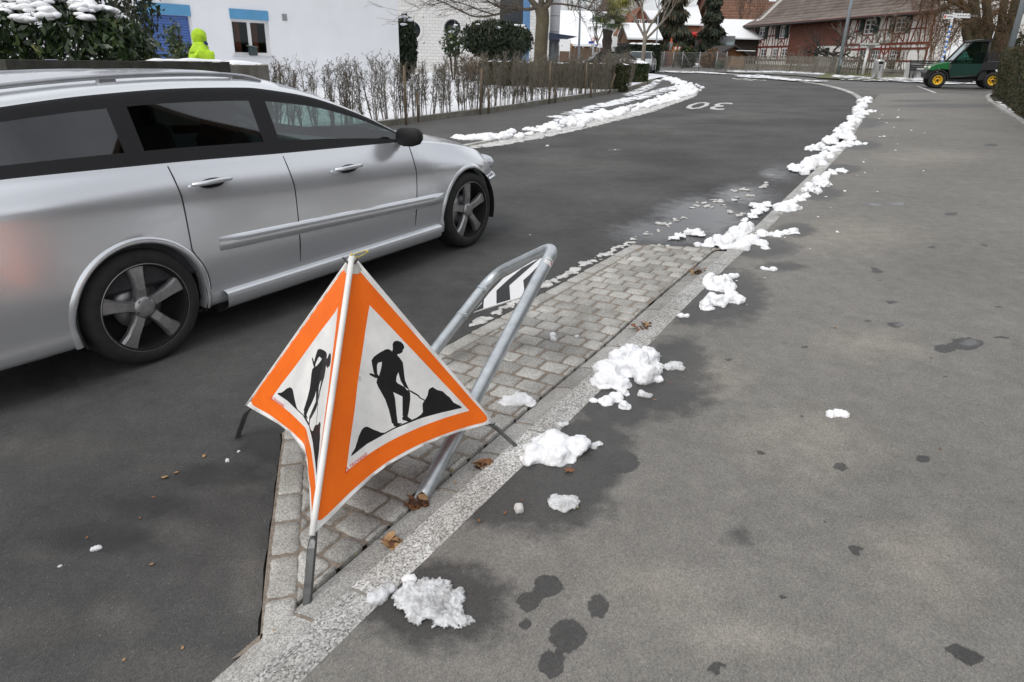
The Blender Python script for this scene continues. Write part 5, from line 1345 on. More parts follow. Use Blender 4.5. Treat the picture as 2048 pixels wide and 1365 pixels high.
# dark green letter box standing on the sill
pb = HF.P0+HF.u*(-7.03)+HF.n*(-.16); pb.z += 1.09
bx = empty('planter_box', pb, HF.rz, 'dark green box with tilted lid standing on the house window sill', 'box'); M_gbox = mat('dark_green_plastic', (.03, .05, .05), .5)
b = MB(); b.box((0, 0, .15), (.26, .24, .30), bev=.015); b.build('body', M_gbox, bx)
b = MB(); b.box((0, 0, 0), (.32, .30, .03), M=Matrix.Translation((-.02, 0, .315)) @ Matrix.Rotation(.14, 4, 'Y'), bev=.008); b.build('lid', mat('box_lid', (.13, .17, .17), .3), bx)

# garden wall with house number 30
def on_edging(px, py=130):
    best = None
    for i in range(0, 260):
        p = edg[-1]+d1*(i*.06); P = Vector((p.x, p.y, gz(p.x, p.y)+1.0)); e = abs(proj(P)[0]-px)
        if best is None or e < best[0]: best = (e, p)
    return best[1]
q1 = on_edging(528); q0 = on_edging(450); qa = on_edging(452); qb = on_edging(12)
dq = (qb-qa).normalized(); az_w = math.atan2(dq.y, dq.x)
M_conc = mat('stained_concrete', (.12, .105, .085), .95, vs=2.4, col2=(.26, .25, .225), bump=.4, bs=30, stretch=(1, 1, .35))
M_conc_d = mat('dark_concrete', (.028, .027, .022), .95, vs=5, col2=(.07, .068, .058), bump=.4, bs=30)
gw = empty('garden_wall', gp(q1.x, q1.y), az_w, 'weathered concrete garden wall with snow on its coping', 'wall')
ztop = up_at(490, 129, Vector((q0.x, q0.y, 0))).z-gz(q1.x, q1.y); zw = ztop+.005
Lp = (q0-q1).length; Lw = (qb-q1).length
b = MB(); b.box((Lp/2, .0, ztop/2-.1), (Lp, .36, ztop+.2), bev=.02); b.build('pillar', M_conc, gw)
b = MB(); b.box((Lp+(Lw-Lp)*.22, .12, zw/2-.1), ((Lw-Lp)*.44, .2, zw+.26)); b.box((Lp+(Lw-Lp)*.72, .10, zw/2-.1), ((Lw-Lp)*.56, .22, zw+.24)); b.build('wall', M_conc_d, gw)
b = MB(); rgs = random.Random(3)
def ridge_snow(b, x0, x1, y, wd, z, h, st=.07):
    n = int((x1-x0)/st); m = 6; vs = []
    for i in range(n+1):
        x = x0+(x1-x0)*i/n; e = min(1, (i+.3)/2.5, (n-i+.3)/2.5); hh = h*e*(.7+.8*abs(noise.noise(Vector((x*2.3, z, 1)))))
        for k in range(m+1):
            a = math.pi*k/m; vs.append((x, y-wd/2*math.cos(a)*(1+.12*noise.noise(Vector((x*5, k, 0)))), z-.01+hh*math.sin(a)))
    b.add(vs, [(i*(m+1)+k, (i+1)*(m+1)+k, (i+1)*(m+1)+k+1, i*(m+1)+k+1) for i in range(n) for k in range(m)], 0, True)
ridge_snow(b, .01, Lp-.01, .0, .34, ztop, .06); ridge_snow(b, Lp, Lp+(Lw-Lp)*.42, .12, .2, zw+.03, .05)
b.build('snow_cap', M_snow_far, gw)
b = MB(); pn = up_at(92, 127, Vector((*on_edging(92), 0)))
pl_ = gw.matrix_world if False else Matrix.Translation(gp(q1.x, q1.y)) @ Matrix.Rotation(az_w, 4, 'Z'); lp_ = pl_.inverted() @ pn
M_plate = mat('enamel_blue', (.02, .06, .28), .25, var=.05); M_plw = mat('enamel_white', (.8, .8, .82), .3, var=.02)
yy = .08+.112
T = Matrix.Translation((lp_.x, yy, zw-.035)) @ Matrix.Rotation(math.pi, 4, 'Z') @ Matrix.Rotation(math.pi/2, 4, 'X')
def rect(b, w_, h_, z, mi, cut=.0): b.prism([(-w_/2+cut, -h_/2), (w_/2-cut, -h_/2), (w_/2, -h_/2+cut), (w_/2, h_/2-cut), (w_/2-cut, h_/2), (-w_/2+cut, h_/2), (-w_/2, h_/2-cut), (-w_/2, -h_/2+cut)], z, z+.004, mi, T)
rect(b, .165, .13, 0, 1, .014); rect(b, .155, .12, .003, 0, .012)
tv, tf = text_mesh('30', .115, 'CENTER'); b.add([T @ Vector((v.x, v.y-.04, .0085)) for v in tv], tf, 1)
b.build('number_plate', [M_plate, M_plw], gw)

# laurel bush with a snow cap
def leafy(name, center, rad, n, size, mats, wts, label, cat='bush', droop=(0, 0, -.5), elong=2.4, seed=1, trunk=True, shell=.55, lump=.25, snow=0, ssz=.1, zmin=-1, core=True, sprange=(.55, 1.0), group=None):
    rg = np.random.RandomState(seed); base = ground_under(center); r = empty(name, base, 0, label, cat, group)
    off = center-base; P = ell_points(n, rad, rg, shell, lump, 1.7, seed, zmin)+np.array(off)
    if name.endswith('shrub') or True: P[:, 2] = np.maximum(P[:, 2], .03)
    np_quads('foliage', cards(P, size, rg, elong, droop), mats, r, pick(n, wts, rg))
    if core:
        rg2 = random.Random(seed); b = MB()
        for _ in range(9):
            a = rg2.uniform(0, 6.28); tip = Vector((rad[0]*.75*math.cos(a)*rg2.random(), rad[1]*.75*math.sin(a)*rg2.random(), off.z+rad[2]*rg2.uniform(.0, .8)))
            b.tube([Vector((tip.x*.1, tip.y*.1, -.05)), tip*.5+Vector((0, 0, .1)), tip], [.03, .02, .006], 5)
        b.build('stem', M_bark, r)
    if snow:
        rg2 = random.Random(seed+9); pts = []
        for _ in range(snow):
            a, q = rg2.uniform(0, 6.28), rg2.random()**.6
            x, y = math.cos(a)*q*.85, math.sin(a)*q*.85; z = math.sqrt(max(.02, 1-x*x-y*y))
            k = 1+lump*noise.noise(Vector((x, y, z))*1.7+Vector((seed, 0, 0)))
            pts.append((x*rad[0]*k, y*rad[1]*k, off.z+z*rad[2]*k*rg2.uniform(*sprange)))
        snow_tufts('snow_cap', pts, ssz, rg2, r)
    return r
lc = D(95, 118, 11.6)
leafy('laurel_bush', lc, (1.66, 1.15, .86), 9500, .155, M_leafd, [5, 4, 1.2, .12], 'big dark glossy laurel bush with thick snow on its top', seed=4, shell=.72, lump=.12, snow=0)
rg2 = random.Random(8); pts = []
for _ in range(330):
    x = rg2.uniform(-.85, 1.05); y = rg2.uniform(-.95, .6); q = 1-(x/1.66)**2-(y/1.15)**2
    if q > .3 and noise.noise(Vector((x*2.2, y*2.2, 3))) > -.12: pts.append((x, y, lc.z-gz(lc.x, lc.y)+.90*math.sqrt(q)*rg2.uniform(.96, 1.08)))
snow_tufts('snow_cap', pts, .085, rg2, [o for o in bpy.data.objects if o.name == 'laurel_bush'][0], M_snow)
c_ = D(225, -40, 17.5); leafy('thuja_tree', c_, (.9, .9, 2.0), 4000, .16, M_yew, [4, 3, 1], 'dark conifer crown rising behind the snowy laurel bush', 'tree', droop=(0, 0, .6), seed=6, lump=.15)
c_ = D(350, 92, 15.2); leafy('upright_shrub', c_, (.22, .22, .55), 420, .10, M_leafd, [4, 4, 2, .5], 'slender leafy shrub in front of the blue shutter', 'shrub', seed=12, lump=.5, shell=.1)
c_ = D(375, 112, 15.0); leafy('low_shrub', c_, (.42, .3, .28), 420, .09, M_leafd, [5, 4, 1.4, .3], 'low dark shrub behind the person in the yellow jacket', 'shrub', seed=13, lump=.5, shell=.1)

# bare garden shrubs near the window and left of the hedge
def bare_shrub(name, base, h, n, label, seed, m=M_twig_grey, spread=.5, r=.008, group=None, depth=2, cat='shrub', up=.25):
    rg = random.Random(seed); b = MB()
    for i in range(n):
        a = rg.uniform(0, 6.28); d = Vector((math.cos(a)*rg.uniform(.1, .6), math.sin(a)*rg.uniform(.1, .6), 1))
        grow(b, Vector((math.cos(a)*.05, math.sin(a)*.05, -.04)), d, h*rg.uniform(.4, .6), r, depth, rg, spread, 3, up, 4, .7, 0, r*.35)
    return b.build(name, m, None, base, label, cat, group)
bare_shrub('bare_shrub', ground_under(D(478, 120, 15.0)), 1.25, 7, 'thin leafless shrub below the house window', 21, spread=.8)
bare_shrub('bare_shrub', ground_under(D(545, 140, 13.2)), 1.2, 4, 'thin leafless shrub right beside the end of the garden wall', 22, spread=.7)

# bare hedge: single plants behind the edging stones, with wooden stakes
M_hleaf = [mat('hedge_leaf_green', (.085, .09, .05), .7, vs=5, var=.3), mat('hedge_leaf_brown', (.12, .075, .04), .8, vs=5, var=.3)]
def hedge_plant_mesh(seed, h=1.62):
    rg = random.Random(seed); b = MB()
    for s in range(rg.randint(3, 5)):
        a = rg.uniform(0, 6.28); p = Vector((math.cos(a)*.05, math.sin(a)*.04, -.05)); tip = Vector((math.cos(a)*rg.uniform(.06, .34), math.sin(a)*rg.uniform(.04, .24), h*rg.uniform(.82, 1.0)))
        mid = p.lerp(tip, .5)+Vector((rg.gauss(0, .03), rg.gauss(0, .03), 0)); b.tube([p, mid, tip], [.011, .008, .003], 4, 0, cap=False)
        for k in range(22):
            t = rg.uniform(.12, .98); q = (p.lerp(mid, t*2) if t < .5 else mid.lerp(tip, t*2-1)); a2 = rg.uniform(0, 6.28); L = rg.uniform(.10, .34)*(1.1-.4*t)
            e = q+Vector((math.cos(a2)*.55, math.sin(a2)*.45, rg.uniform(.55, 1.1)))*L; b.tube([q, q.lerp(e, .5)+Vector((rg.gauss(0, .01), rg.gauss(0, .01), 0)), e], [.0045, .0035, .0025], 3, 0, cap=False)
            for _ in range(2 if t < .8 else 3):
                w_ = q.lerp(e, rg.uniform(.2, 1)); e2 = w_+Vector((rg.gauss(0, .05), rg.gauss(0, .05), rg.uniform(.03, .13))); b.tube([w_, e2], [.0028, .002], 3, 0, cap=False)
                if rg.random() < .75:
                    c = w_.lerp(e2, rg.random()); d = Vector((rg.gauss(0, 1), rg.gauss(0, 1), rg.gauss(0, 1))).normalized()*rg.uniform(.018, .034); s2 = d.orthogonal().normalized()*.013
                    b.quad(c-d, c+s2, c+d, c-s2, 1 if rg.random() < .75 else 2)
    o = b.build('hedge_plant', [M_twig_grey, *M_hleaf]); me = o.data; bpy.data.objects.remove(o); return me
hm = [hedge_plant_mesh(40+i) for i in range(9)]
edl = edg_full[::-1]; tot = []
L_ = resample([(*p, 0) for p in offset(edl, .30)], .19)
rg = random.Random(17); ipl = 0
for p in L_:
    px, py = proj((p.x, p.y, gz(p.x, p.y)+.16))
    if px < 548 or px > 1262: continue
    o = bpy.data.objects.new('hedge_plant', hm[rg.randrange(9)]); COL.objects.link(o)
    o.location = gp(p.x+rg.uniform(-.07, .07), p.y+rg.uniform(-.07, .07), .13); o.rotation_euler = (rg.uniform(-.05, .05), rg.uniform(-.05, .05), rg.uniform(0, 6.28)); s = rg.uniform(.78, .98); o.scale = (s, s, s*.86)
    tag(o, 'nearly leafless hedge plant in the row behind the concrete edging', 'hedge plant', 'bare hedge plants along the edging'); ipl += 1
M_stake = mat('stake_wood', (.14, .105, .07), .9, vs=12, var=.3, stretch=(1, 1, .2))
for px, py, top, lean in ((565, 205, 128, 0), (812, 242, 132, 0), (836, 236, 185, 0), (960, 222, 138, .02), (977, 220, 178, 0), (1098, 202, 125, 0), (1110, 200, 170, 0), (1170, 190, 125, 0), (1182, 190, 166, 0)):
    g = G(px, py, .13); z = up_at(px-1, top, g).z-g.z; b = MB(); b.tube([Vector((0, 0, -.1)), Vector((lean, 0, z*.5)), Vector((lean*2, 0, z))], [.030, .029, .027], 8)
    b.build('wooden_stake', M_stake, None, g, 'round wooden stake standing among the bare hedge plants', 'stake', 'stakes in the bare hedge')
g = G(1218, 184, .13); b = MB(); b.tube([Vector((0, 0, -.05)), up_at(1231, 148, g)-g], [.03, .026], 7); b.build('leaning_stake', M_stake, None, g, 'leaning wooden stake at the far end of the bare hedge', 'stake')

# person in a hooded yellow jacket behind the wall, turned away to the right
pc = D(397, 90, 14.6); pb_ = ground_under(pc)
hs0 = up_at(397, 58, pb_).z-pb_.z; pb_.z += hs0-1.80
per = empty('person', pb_, math.radians(46), 'person in a fluorescent yellow hooded rain jacket behind the garden wall', 'person')
def body_mesh(name, joints, edges, radii, m, parent, sub=2, flat=None):
    me = bpy.data.meshes.new(name); me.from_pydata(joints, edges, []); o = bpy.data.objects.new(name, me); COL.objects.link(o)
    sk = o.modifiers.new('skin', 'SKIN'); sk.use_smooth_shade = True
    for v, r in zip(me.skin_vertices[0].data, radii): v.radius = r if isinstance(r, tuple) else (r, r)
    me.skin_vertices[0].data[0].use_root = True
    s = o.modifiers.new('sub', 'SUBSURF'); s.levels = sub; s.render_levels = sub
    bpy.context.view_layer.update(); dg = bpy.context.evaluated_depsgraph_get(); r = bpy.data.meshes.new_from_object(o.evaluated_get(dg))
    bpy.data.objects.remove(o); r.materials.clear(); r.materials.append(m); r.polygons.foreach_set('use_smooth', [True]*len(r.polygons))
    o = bpy.data.objects.new(name, r); COL.objects.link(o); o.parent = parent; return o
M_hi = mat('hi_vis_yellow', (.42, .66, .020), .7, vs=7, var=.22, bump=1.0, bs=9)
M_skin = mat('skin', (.50, .29, .22), .55, var=.06); M_navy = mat('navy_cloth', (.012, .03, .075), .8, vs=20); M_grey_refl = mat('grey_reflective_band', (.34, .34, .35), .45)
hs = up_at(397, 58, pb_).z-pb_.z; k_ = hs/1.80
J = [(0, 0, .98), (0, 0, 1.18), (.01, 0, 1.36), (.02, 0, 1.47), (.03, -.01, 1.56), (.05, -.01, 1.66), (.06, -.01, 1.74),
     (.03, .19, 1.40), (.04, .25, 1.22), (.12, .24, .98), (.20, .20, .93), (.03, -.19, 1.40), (.06, -.26, 1.20), (.20, -.22, 1.02), (.28, -.18, 1.02),
     (.0, .10, .90), (.03, .11, .50), (-.02, .11, .08), (.10, .12, .03), (.0, -.10, .90), (.10, -.11, .50), (.06, -.11, .08), (.19, -.12, .03)]
E_ = [(0, 1), (1, 2), (2, 3), (3, 4), (4, 5), (5, 6), (2, 7), (7, 8), (8, 9), (9, 10), (2, 11), (11, 12), (12, 13), (13, 14), (0, 15), (15, 16), (16, 17), (17, 18), (0, 19), (19, 20), (20, 21), (21, 22)]
Rr = [(.14, .11), (.12, .10), (.10, .09), (.06, .055), (.055, .052), (.088, .078), (.075, .065), .055, .050, .045, .04, .055, .050, .045, .04, .10, .07, .05, .045, .10, .07, .05, .045]
J = [(a*k_, c*k_, z*k_) for a, c, z in J]
body = body_mesh('body', J, E_, [tuple(x*k_ for x in r) if isinstance(r, tuple) else r*k_ for r in Rr], M_skin, per)
jk = [0, 1, 2, 3, 7, 8, 9, 11, 12, 13]; ej = [(0, 1), (1, 2), (2, 3), (2, 4), (4, 5), (5, 6), (2, 7), (7, 8), (8, 9)]
Jj = [J[i] for i in jk]; Rj = [(.25, .20), (.25, .20), (.25, .205), (.17, .15), .14, .108, .082, .14, .108, .082]
body_mesh('jacket', Jj, ej, [tuple(x*k_ for x in r) if isinstance(r, tuple) else r*k_ for r in Rj], M_hi, per)
b = MB(); bm = bmesh.new(); bmesh.ops.create_uvsphere(bm, u_segments=28, v_segments=20, radius=1)
vs = []
for v in bm.verts:
    p = v.co.copy(); fx = max(0, p.x); q = Vector((p.x*.145+.035, p.y*.128, p.z*.155+1.655))
    if p.z < -.2: q.x -= .03*(-p.z-.2); q.y *= 1+.25*(-p.z-.2); q.z -= .03*(-p.z-.2)
    q += p*.010*noise.noise(p*3.3); q += Vector((0, 0, .012*math.sin(p.x*7+p.z*3)))*.4
    vs.append(q*k_)
fs = [tuple(x.index for x in f.verts) for f in bm.faces if not (f.calc_center_median().x > .80 and abs(f.calc_center_median().z+.12) < .62)]; bm.free()
b.add(vs, fs, 0, True); hood = b.build('hood', M_hi, per); so_ = hood.modifiers.new('s', 'SOLIDIFY'); so_.thickness = .012
b = MB(); b.lathe([(.205, 1.36), (.19, 1.42), (.145, 1.48), (.118, 1.53), (.105, 1.56)], 24, 0, Matrix.Diagonal((.92*k_, 1.18*k_, k_, 1)) @ Matrix.Translation((.01, 0, 0))); b.build('jacket_yoke', M_hi, per)
b = MB()
for dz, dx, r in ((1.675, .145, .016), (1.64, .138, .02)): b.ball((dx*k_, -.0, dz*k_), r, 0, 6)
b.build('nose', M_skin, per)
b = MB(); b.lathe([(.085, -.06), (.10, -.03), (.102, .03), (.088, .05)], 20, 0, Matrix.Translation((.075*k_, -.01, 1.545*k_)) @ Matrix.Rotation(.5, 4, 'Y')); b.build('scarf', mat('blue_scarf', (.015, .06, .16), .8, vs=20), per)
b = MB(); b.ball((.125*k_, -.03, 1.47*k_), .07, 0, 8, None, (.8, 1.0, .7)); b.build('collar', M_hi, per)
body_mesh('trousers', [J[i] for i in (0, 15, 16, 17, 19, 20, 21)], [(0, 1), (1, 2), (2, 3), (0, 4), (4, 5), (5, 6)], [.17, .125, .09, .075, .125, .09, .075], M_navy, per)
for i, (a, c) in enumerate(((8, 9), (12, 13))):
    A_, B_ = Vector(J[a]), Vector(J[c]); d_ = (B_-A_).normalized(); m_ = A_.lerp(B_, .12); b = MB(); b.tube([m_, m_+d_*.07], [.120*k_, .116*k_], 18, cap=False); b.build('sleeve_band', M_grey_refl, per)
b = MB(); T = Matrix.Translation((-.245*k_, -.10*k_, 1.20*k_)) @ Matrix.Rotation(-math.pi/2+.32, 4, 'Z') @ Matrix.Rotation(math.pi/2, 4, 'X')
b.prism([(-.085, -.05), (.085, -.05), (.085, .05), (-.085, .05)], 0, .004, 0, T); b.prism([(-.075, -.014), (.07, -.014), (.07, .018), (-.075, .018)], .004, .006, 1, T); b.prism([(-.075, -.042), (.075, -.042), (.075, -.022), (-.075, -.022)], .004, .006, 2, T)
b.build('back_patch', [mat('patch_blue', (.02, .12, .42), .5), mat('patch_white', (.7, .72, .75), .5), mat('patch_green', (.12, .42, .2), .5)], per)
# ------------------------------------------------------------------ middle distance: block building, clipped hedges, tree, street furniture, houses
def XY(px, py, Y): P = D(px, py, Y); return P
def base_at(px, Y): P = D(px, 120, Y); return gp(P.x, P.y)
def h_at(py, px, Y): P = D(px, py, Y); return P.z-gz(P.x, P.y)
def wid(p0, p1, Y, y=90): return D(p1, y, Y).x-D(p0, y, Y).x

# white block-faced building with round windows
M_block = bpy.data.materials.new('white_block_masonry'); M_block.use_nodes = True
t = M_block.node_tree; bs = t.nodes['Principled BSDF']; co = t.nodes.new('ShaderNodeTexCoord'); mp = t.nodes.new('ShaderNodeMapping'); mp.inputs['Rotation'].default_value = (math.pi/2, 0, 0)
br = t.nodes.new('ShaderNodeTexBrick'); br.inputs['Scale'].default_value = 1.0; br.inputs['Brick Width'].default_value = .40; br.inputs['Row Height'].default_value = .20; br.inputs['Mortar Size'].default_value = .010
br.inputs['Color1'].default_value = (.64, .63, .61, 1); br.inputs['Color2'].default_value = (.58, .575, .56, 1); br.inputs['Mortar'].default_value = (.33, .32, .31, 1); br.inputs['Mortar Smooth'].default_value = .3
t.links.new(co.outputs['Object'], mp.inputs['Vector']); t.links.new(mp.outputs['Vector'], br.inputs['Vector']); t.links.new(br.outputs['Color'], bs.inputs['Base Color']); bs.inputs['Roughness'].default_value = .85
M_blockw = mat('white_block', (.62, .61, .59), .85, var=.06, vs=3)
M_panel = mat('grey_panel', (.36, .37, .39), .5, var=.06); M_navyc = mat('navy_canopy', (.012, .020, .045), .5); M_dkglass = mat('dark_curtain_wall', (.02, .026, .035), .15, spec=.8); M_bluep = mat('blue_panel', (.10, .22, .40), .4)
YB = 50.0; B0 = base_at(790, YB); BW = wid(790, 1000, YB)
blk = empty('block_building', B0, math.radians(1), 'white block masonry hall with round porthole windows and navy canopy', 'building')
zc = h_at(60, 838, YB); hz = 7.5
def round_wall(b, x0, x1, z0, z1, holes, thick, mi=0, n=32):
    xs = [x0]+[ (a[0]+c[0])/2 for a, c in zip(holes, holes[1:])]+[x1]
    for (cx, cz, r), a, c in zip(holes, xs, xs[1:]):
        q = r*1.5
        for yy, fl in ((0, 0), (thick, 1)):
            sqp = []; cir = []
            for i in range(n):
                an = 2*math.pi*(i+.5)/n; ca, sa = math.cos(an), math.sin(an); m = max(abs(ca), abs(sa)); sqp.append((cx+q*ca/m, yy, cz+q*sa/m)); cir.append((cx+r*ca, yy, cz+r*sa))
            fs = [(i, (i+1) % n, n+(i+1) % n, n+i) for i in range(n)]
            b.add(sqp+cir, fs if fl else [f[::-1] for f in fs], mi)
            for X0, X1, Z0, Z1 in ((a, cx-q, z0, z1), (cx+q, c, z0, z1), (cx-q, cx+q, z0, cz-q), (cx-q, cx+q, cz+q, z1)): b.add([(X0, yy, Z0), (X1, yy, Z0), (X1, yy, Z1), (X0, yy, Z1)], [(0, 1, 2, 3)], mi)
        b.add([(cx+r*math.cos(2*math.pi*(i+.5)/n), y, cz+r*math.sin(2*math.pi*(i+.5)/n)) for y in (0, thick) for i in range(n)], [(i, n+i, n+(i+1) % n, (i+1) % n) for i in range(n)], mi, True)
holes = [(wid(790, 826, YB), h_at(60, 826, YB), .56), (wid(790, 906, YB), h_at(54, 906, YB), .56)]
b = MB(); round_wall(b, 0, BW, -1, hz, holes, .45); b.box((BW/2, 4.5, hz/2), (BW-.1, .3, hz)); b.build('wall', M_block, blk)
for cx, cz, r in holes:
    b = MB(); m = 28
    for i in range(m):
        a = 2*math.pi*(i+.5)/m; T = Matrix.Translation((cx, 0, cz)) @ Matrix.Rotation(-a, 4, 'Y'); b.box((r+.10, -.012, 0), (.19, .06, 2*math.pi*(r+.1)/m-.012), M=T)
    b.build('window_surround', M_blockw, blk)
    b = MB(); b.lathe([(r, -.01), (r, .01)], 32, 0, Matrix.Translation((cx, .36, cz)) @ Matrix.Rotation(math.pi/2, 4, 'X')); fo = b.build('porthole_window', M_dkglass, blk)
    b = MB(); b.tube([(cx+(r-.02)*math.cos(a), .33, cz+(r-.02)*math.sin(a)) for a in [2*math.pi*i/32 for i in range(33)]], .03, 6, cap=False); b.box((cx+.15, .33, cz), (.04, .04, 2*r)); b.build('frame', M_panel, fo)
g0, g1, g2 = wid(790, 998, YB), wid(790, 1046, YB), wid(790, 1060, YB)
b = MB(); b.box(((g0+g1)/2, .55, hz/2), (g1-g0, .2, hz)); 
for i in range(7): b.box((g0+(g1-g0)*i/6, .42, hz/2), (.05, .08, hz))
for k in range(8): b.box(((g0+g1)/2, .43, .6+k*.9), (g1-g0, .06, .05))
b.build('glazed_front', M_dkglass, blk)
b = MB(); b.box(((g1+g2)/2, .3, hz/2), (g2-g1, .5, hz)); b.build('blue_panel', M_bluep, blk)
t0, t1, t2 = wid(790, 1060, YB), wid(790, 1099, YB), wid(790, 1119, YB)
b = MB(); b.box(((t0+t1)/2, .9, hz/2), (t1-t0, 2.6, hz)); b.build('tower_wall', M_block, blk)
b = MB()
for k in range(8): b.box(((t1+t2)/2+.02, 1.3+.004*(k % 2), .45+k*.98), (t2-t1, 2.4, .95))
b.build('side_panels', M_panel, blk)
cz_ = h_at(66, 1125, YB); cX = wid(790, 1153, YB)
b = MB(); vs = [(t1-.05, -1.1, cz_-.16), (cX-.9, -1.1, cz_-.20), (cX, -1.0, cz_+.03), (t1-.05, -1.1, cz_+.22)]; vs2 = [(x, 1.3, z) for x, _, z in vs]; b.add(vs+vs2, [(0, 1, 2, 3), (7, 6, 5, 4)]+[(i, 4+i, 4+(i+1) % 4, (i+1) % 4) for i in range(4)])
for i in range(9): b.box((t1+.3+(cX-t1-1.1)*i/8, -.9, cz_-.27), (.05, .3, .12))
b.build('canopy', M_navyc, blk)
b = MB(); b.box(((t1+t2)/2, -.06, cz_/2), (t2-t1-.1, .1, cz_)); fo = b.build('entrance_door', mat('entrance_grey', (.10, .105, .11), .5), blk)
b = MB(); b.box(((t1+t2)/2-.05, -.13, cz_*.5), (.22, .03, cz_*.7)); b.build('pane', M_pane, fo)

# clipped hedges with snow on top
def clipped_hedge(name, base, rz, dim, n, size, mats, wts, label, snow=0, seed=1, group=None, cat='hedge', wob=.05, elong=2.6, droop=(0, 0, .5)):
    r = empty(name, base, rz, label, cat, group); rg = np.random.RandomState(seed)
    P = box_points(n, dim, rg, .16, wob); np_quads('foliage', cards(P, size, rg, elong, droop, .8), mats, r, pick(n, wts, rg))
    b = MB(); b.box((0, 0, dim[2]/2-.06), (dim[0]-.24, dim[1]-.24, dim[2]-.16)); b.build('inner_branches', mats[0], r)
    if snow:
        b = MB(); rs_ = random.Random(seed); nx = max(4, int(dim[0]/.22)); ny = max(3, int(dim[1]/.18)); vs = []
        V = {}
        for i in range(nx+1):
            for k in range(ny+1):
                x, y = (i/nx-.5)*(dim[0]+.02), (k/ny-.5)*(dim[1]+.02); e = min(1, min(i, nx-i)/1.5, min(k, ny-k)/1.2)
                V[i, k] = len(vs); vs.append((x+rs_.uniform(-.05, .05), y+rs_.uniform(-.05, .05), dim[2]+wob*noise.noise(Vector((x*2.2, y*2.2, dim[2])))+.005+snow*e**.6*(.7+.8*abs(noise.noise(Vector((x*1.7, y*1.7, seed)))))))
        fs = []
        for i in range(nx):
            for k in range(ny):
                if noise.noise(Vector((i*.45, k*.6, seed)))+.6*noise.noise(Vector((i*1.3, k*1.7, seed))) > (-.6 if snow > .07 else -.05): fs.append((V[i, k], V[i+1, k], V[i+1, k+1], V[i, k+1]))
        b.add(vs, fs, 0, True); b.build('snow_cap', M_snow_far, r)
    return r
fr, fl_ = G(1242, 183, .08), G(960, 172, .08)
dv = (fr-fl_); L1 = dv.xy.length; rzh = math.atan2(dv.y, dv.x); nrm_ = Vector((-math.sin(rzh), math.cos(rzh), 0))
hh = up_at(1240, 127, fr).z-fr.z
hb = (fr+fl_)/2+nrm_*.33
clipped_hedge('clipped_hedge', gp(hb.x, hb.y, .05), rzh, (L1, .62, hh), 13000, .13, M_thuja, [5, 2.2, 4, .15], 'long clipped olive green hedge dusted with snow behind the bare hedge', .05, 31)
f2, r2 = G(1232, 168.5, .05), G(1294, 168.5, .05); dv = r2-f2; rz2 = math.atan2(dv.y, dv.x); n2 = Vector((-math.sin(rz2), math.cos(rz2), 0)); L2 = dv.xy.length
hh2 = up_at(1296, 128, r2).z-r2.z; hb = (f2+r2)/2+n2*1.5
clipped_hedge('clipped_hedge', gp(hb.x, hb.y, .05), rz2, (L2, 3.0, hh2), 9000, .15, M_thuja, [2, .5, 6, .1], 'short clipped green hedge with thick snow cap at the street bend', .16, 32)
ke = W([(1222, 171), (1285, 170.5), (1303, 166), (1311, 158)], .02); kerb_strip('edging', offset(smooth_line(ke, 1), .14), smooth_line(ke, 1), .12, .12, [M_edging, M_joint], 1.0, seed=19, sub=.2, joint=.02)

# evergreen bushes in front of the block building
YW = 40.0
def bush_px(name, px0, px1, py0, py1, Y, n, size, mats, wts, label, seed, droop=(0, 0, .6), snow=0, lump=.2, shell=.5, elong=3.2, cat='bush', ry=None, ssz=.12):
    c = D((px0+px1)/2, (py0+py1)/2, Y); rx = wid(px0, px1, Y, (py0+py1)/2)/2; rz = (D((px0+px1)/2, py0, Y).z-D((px0+px1)/2, py1, Y).z)/2
    return leafy(name, c, (rx, ry or rx*.8, rz), n, size, mats, wts, label, cat, droop, elong, seed, lump=lump, shell=shell, snow=snow, ssz=ssz)
bush_px('yew_bush', 922, 1052, 38, 122, 40, 6500, .26, M_yew, [5, 3, 1], 'wide dark yew bush in front of the block building', 41, snow=9, lump=.14)
bush_px('conifer_shrub', 790, 834, 28, 160, 37, 3600, .26, M_yew, [6, 3, .5], 'narrow dark conifer at the corner of the white house', 42, snow=10, lump=.16, ry=.7)
bush_px('laurel_shrub', 882, 930, 50, 122, 38, 700, .20, M_leafd, [3, 4, 2, .3], 'loose green shrub below the second round window', 43, droop=(0, 0, .2), lump=.45, shell=.2, elong=2.2, snow=5)
bush_px('snowy_bush', 1010, 1066, 48, 112, 42, 1800, .24, M_yew, [5, 3, 1], 'dark bush speckled with snow just left of the big tree trunk', 44, snow=22, lump=.25, ssz=.15)
bush_px('red_brown_shrub', 905, 985, 108, 168, 36.5, 1500, .16, [M_twig_red, M_thuja[1], M_thuja[0]], [5, 3, 2], 'low reddish brown shrub at the left end of the clipped hedge', 45, lump=.4, shell=.15, elong=4)

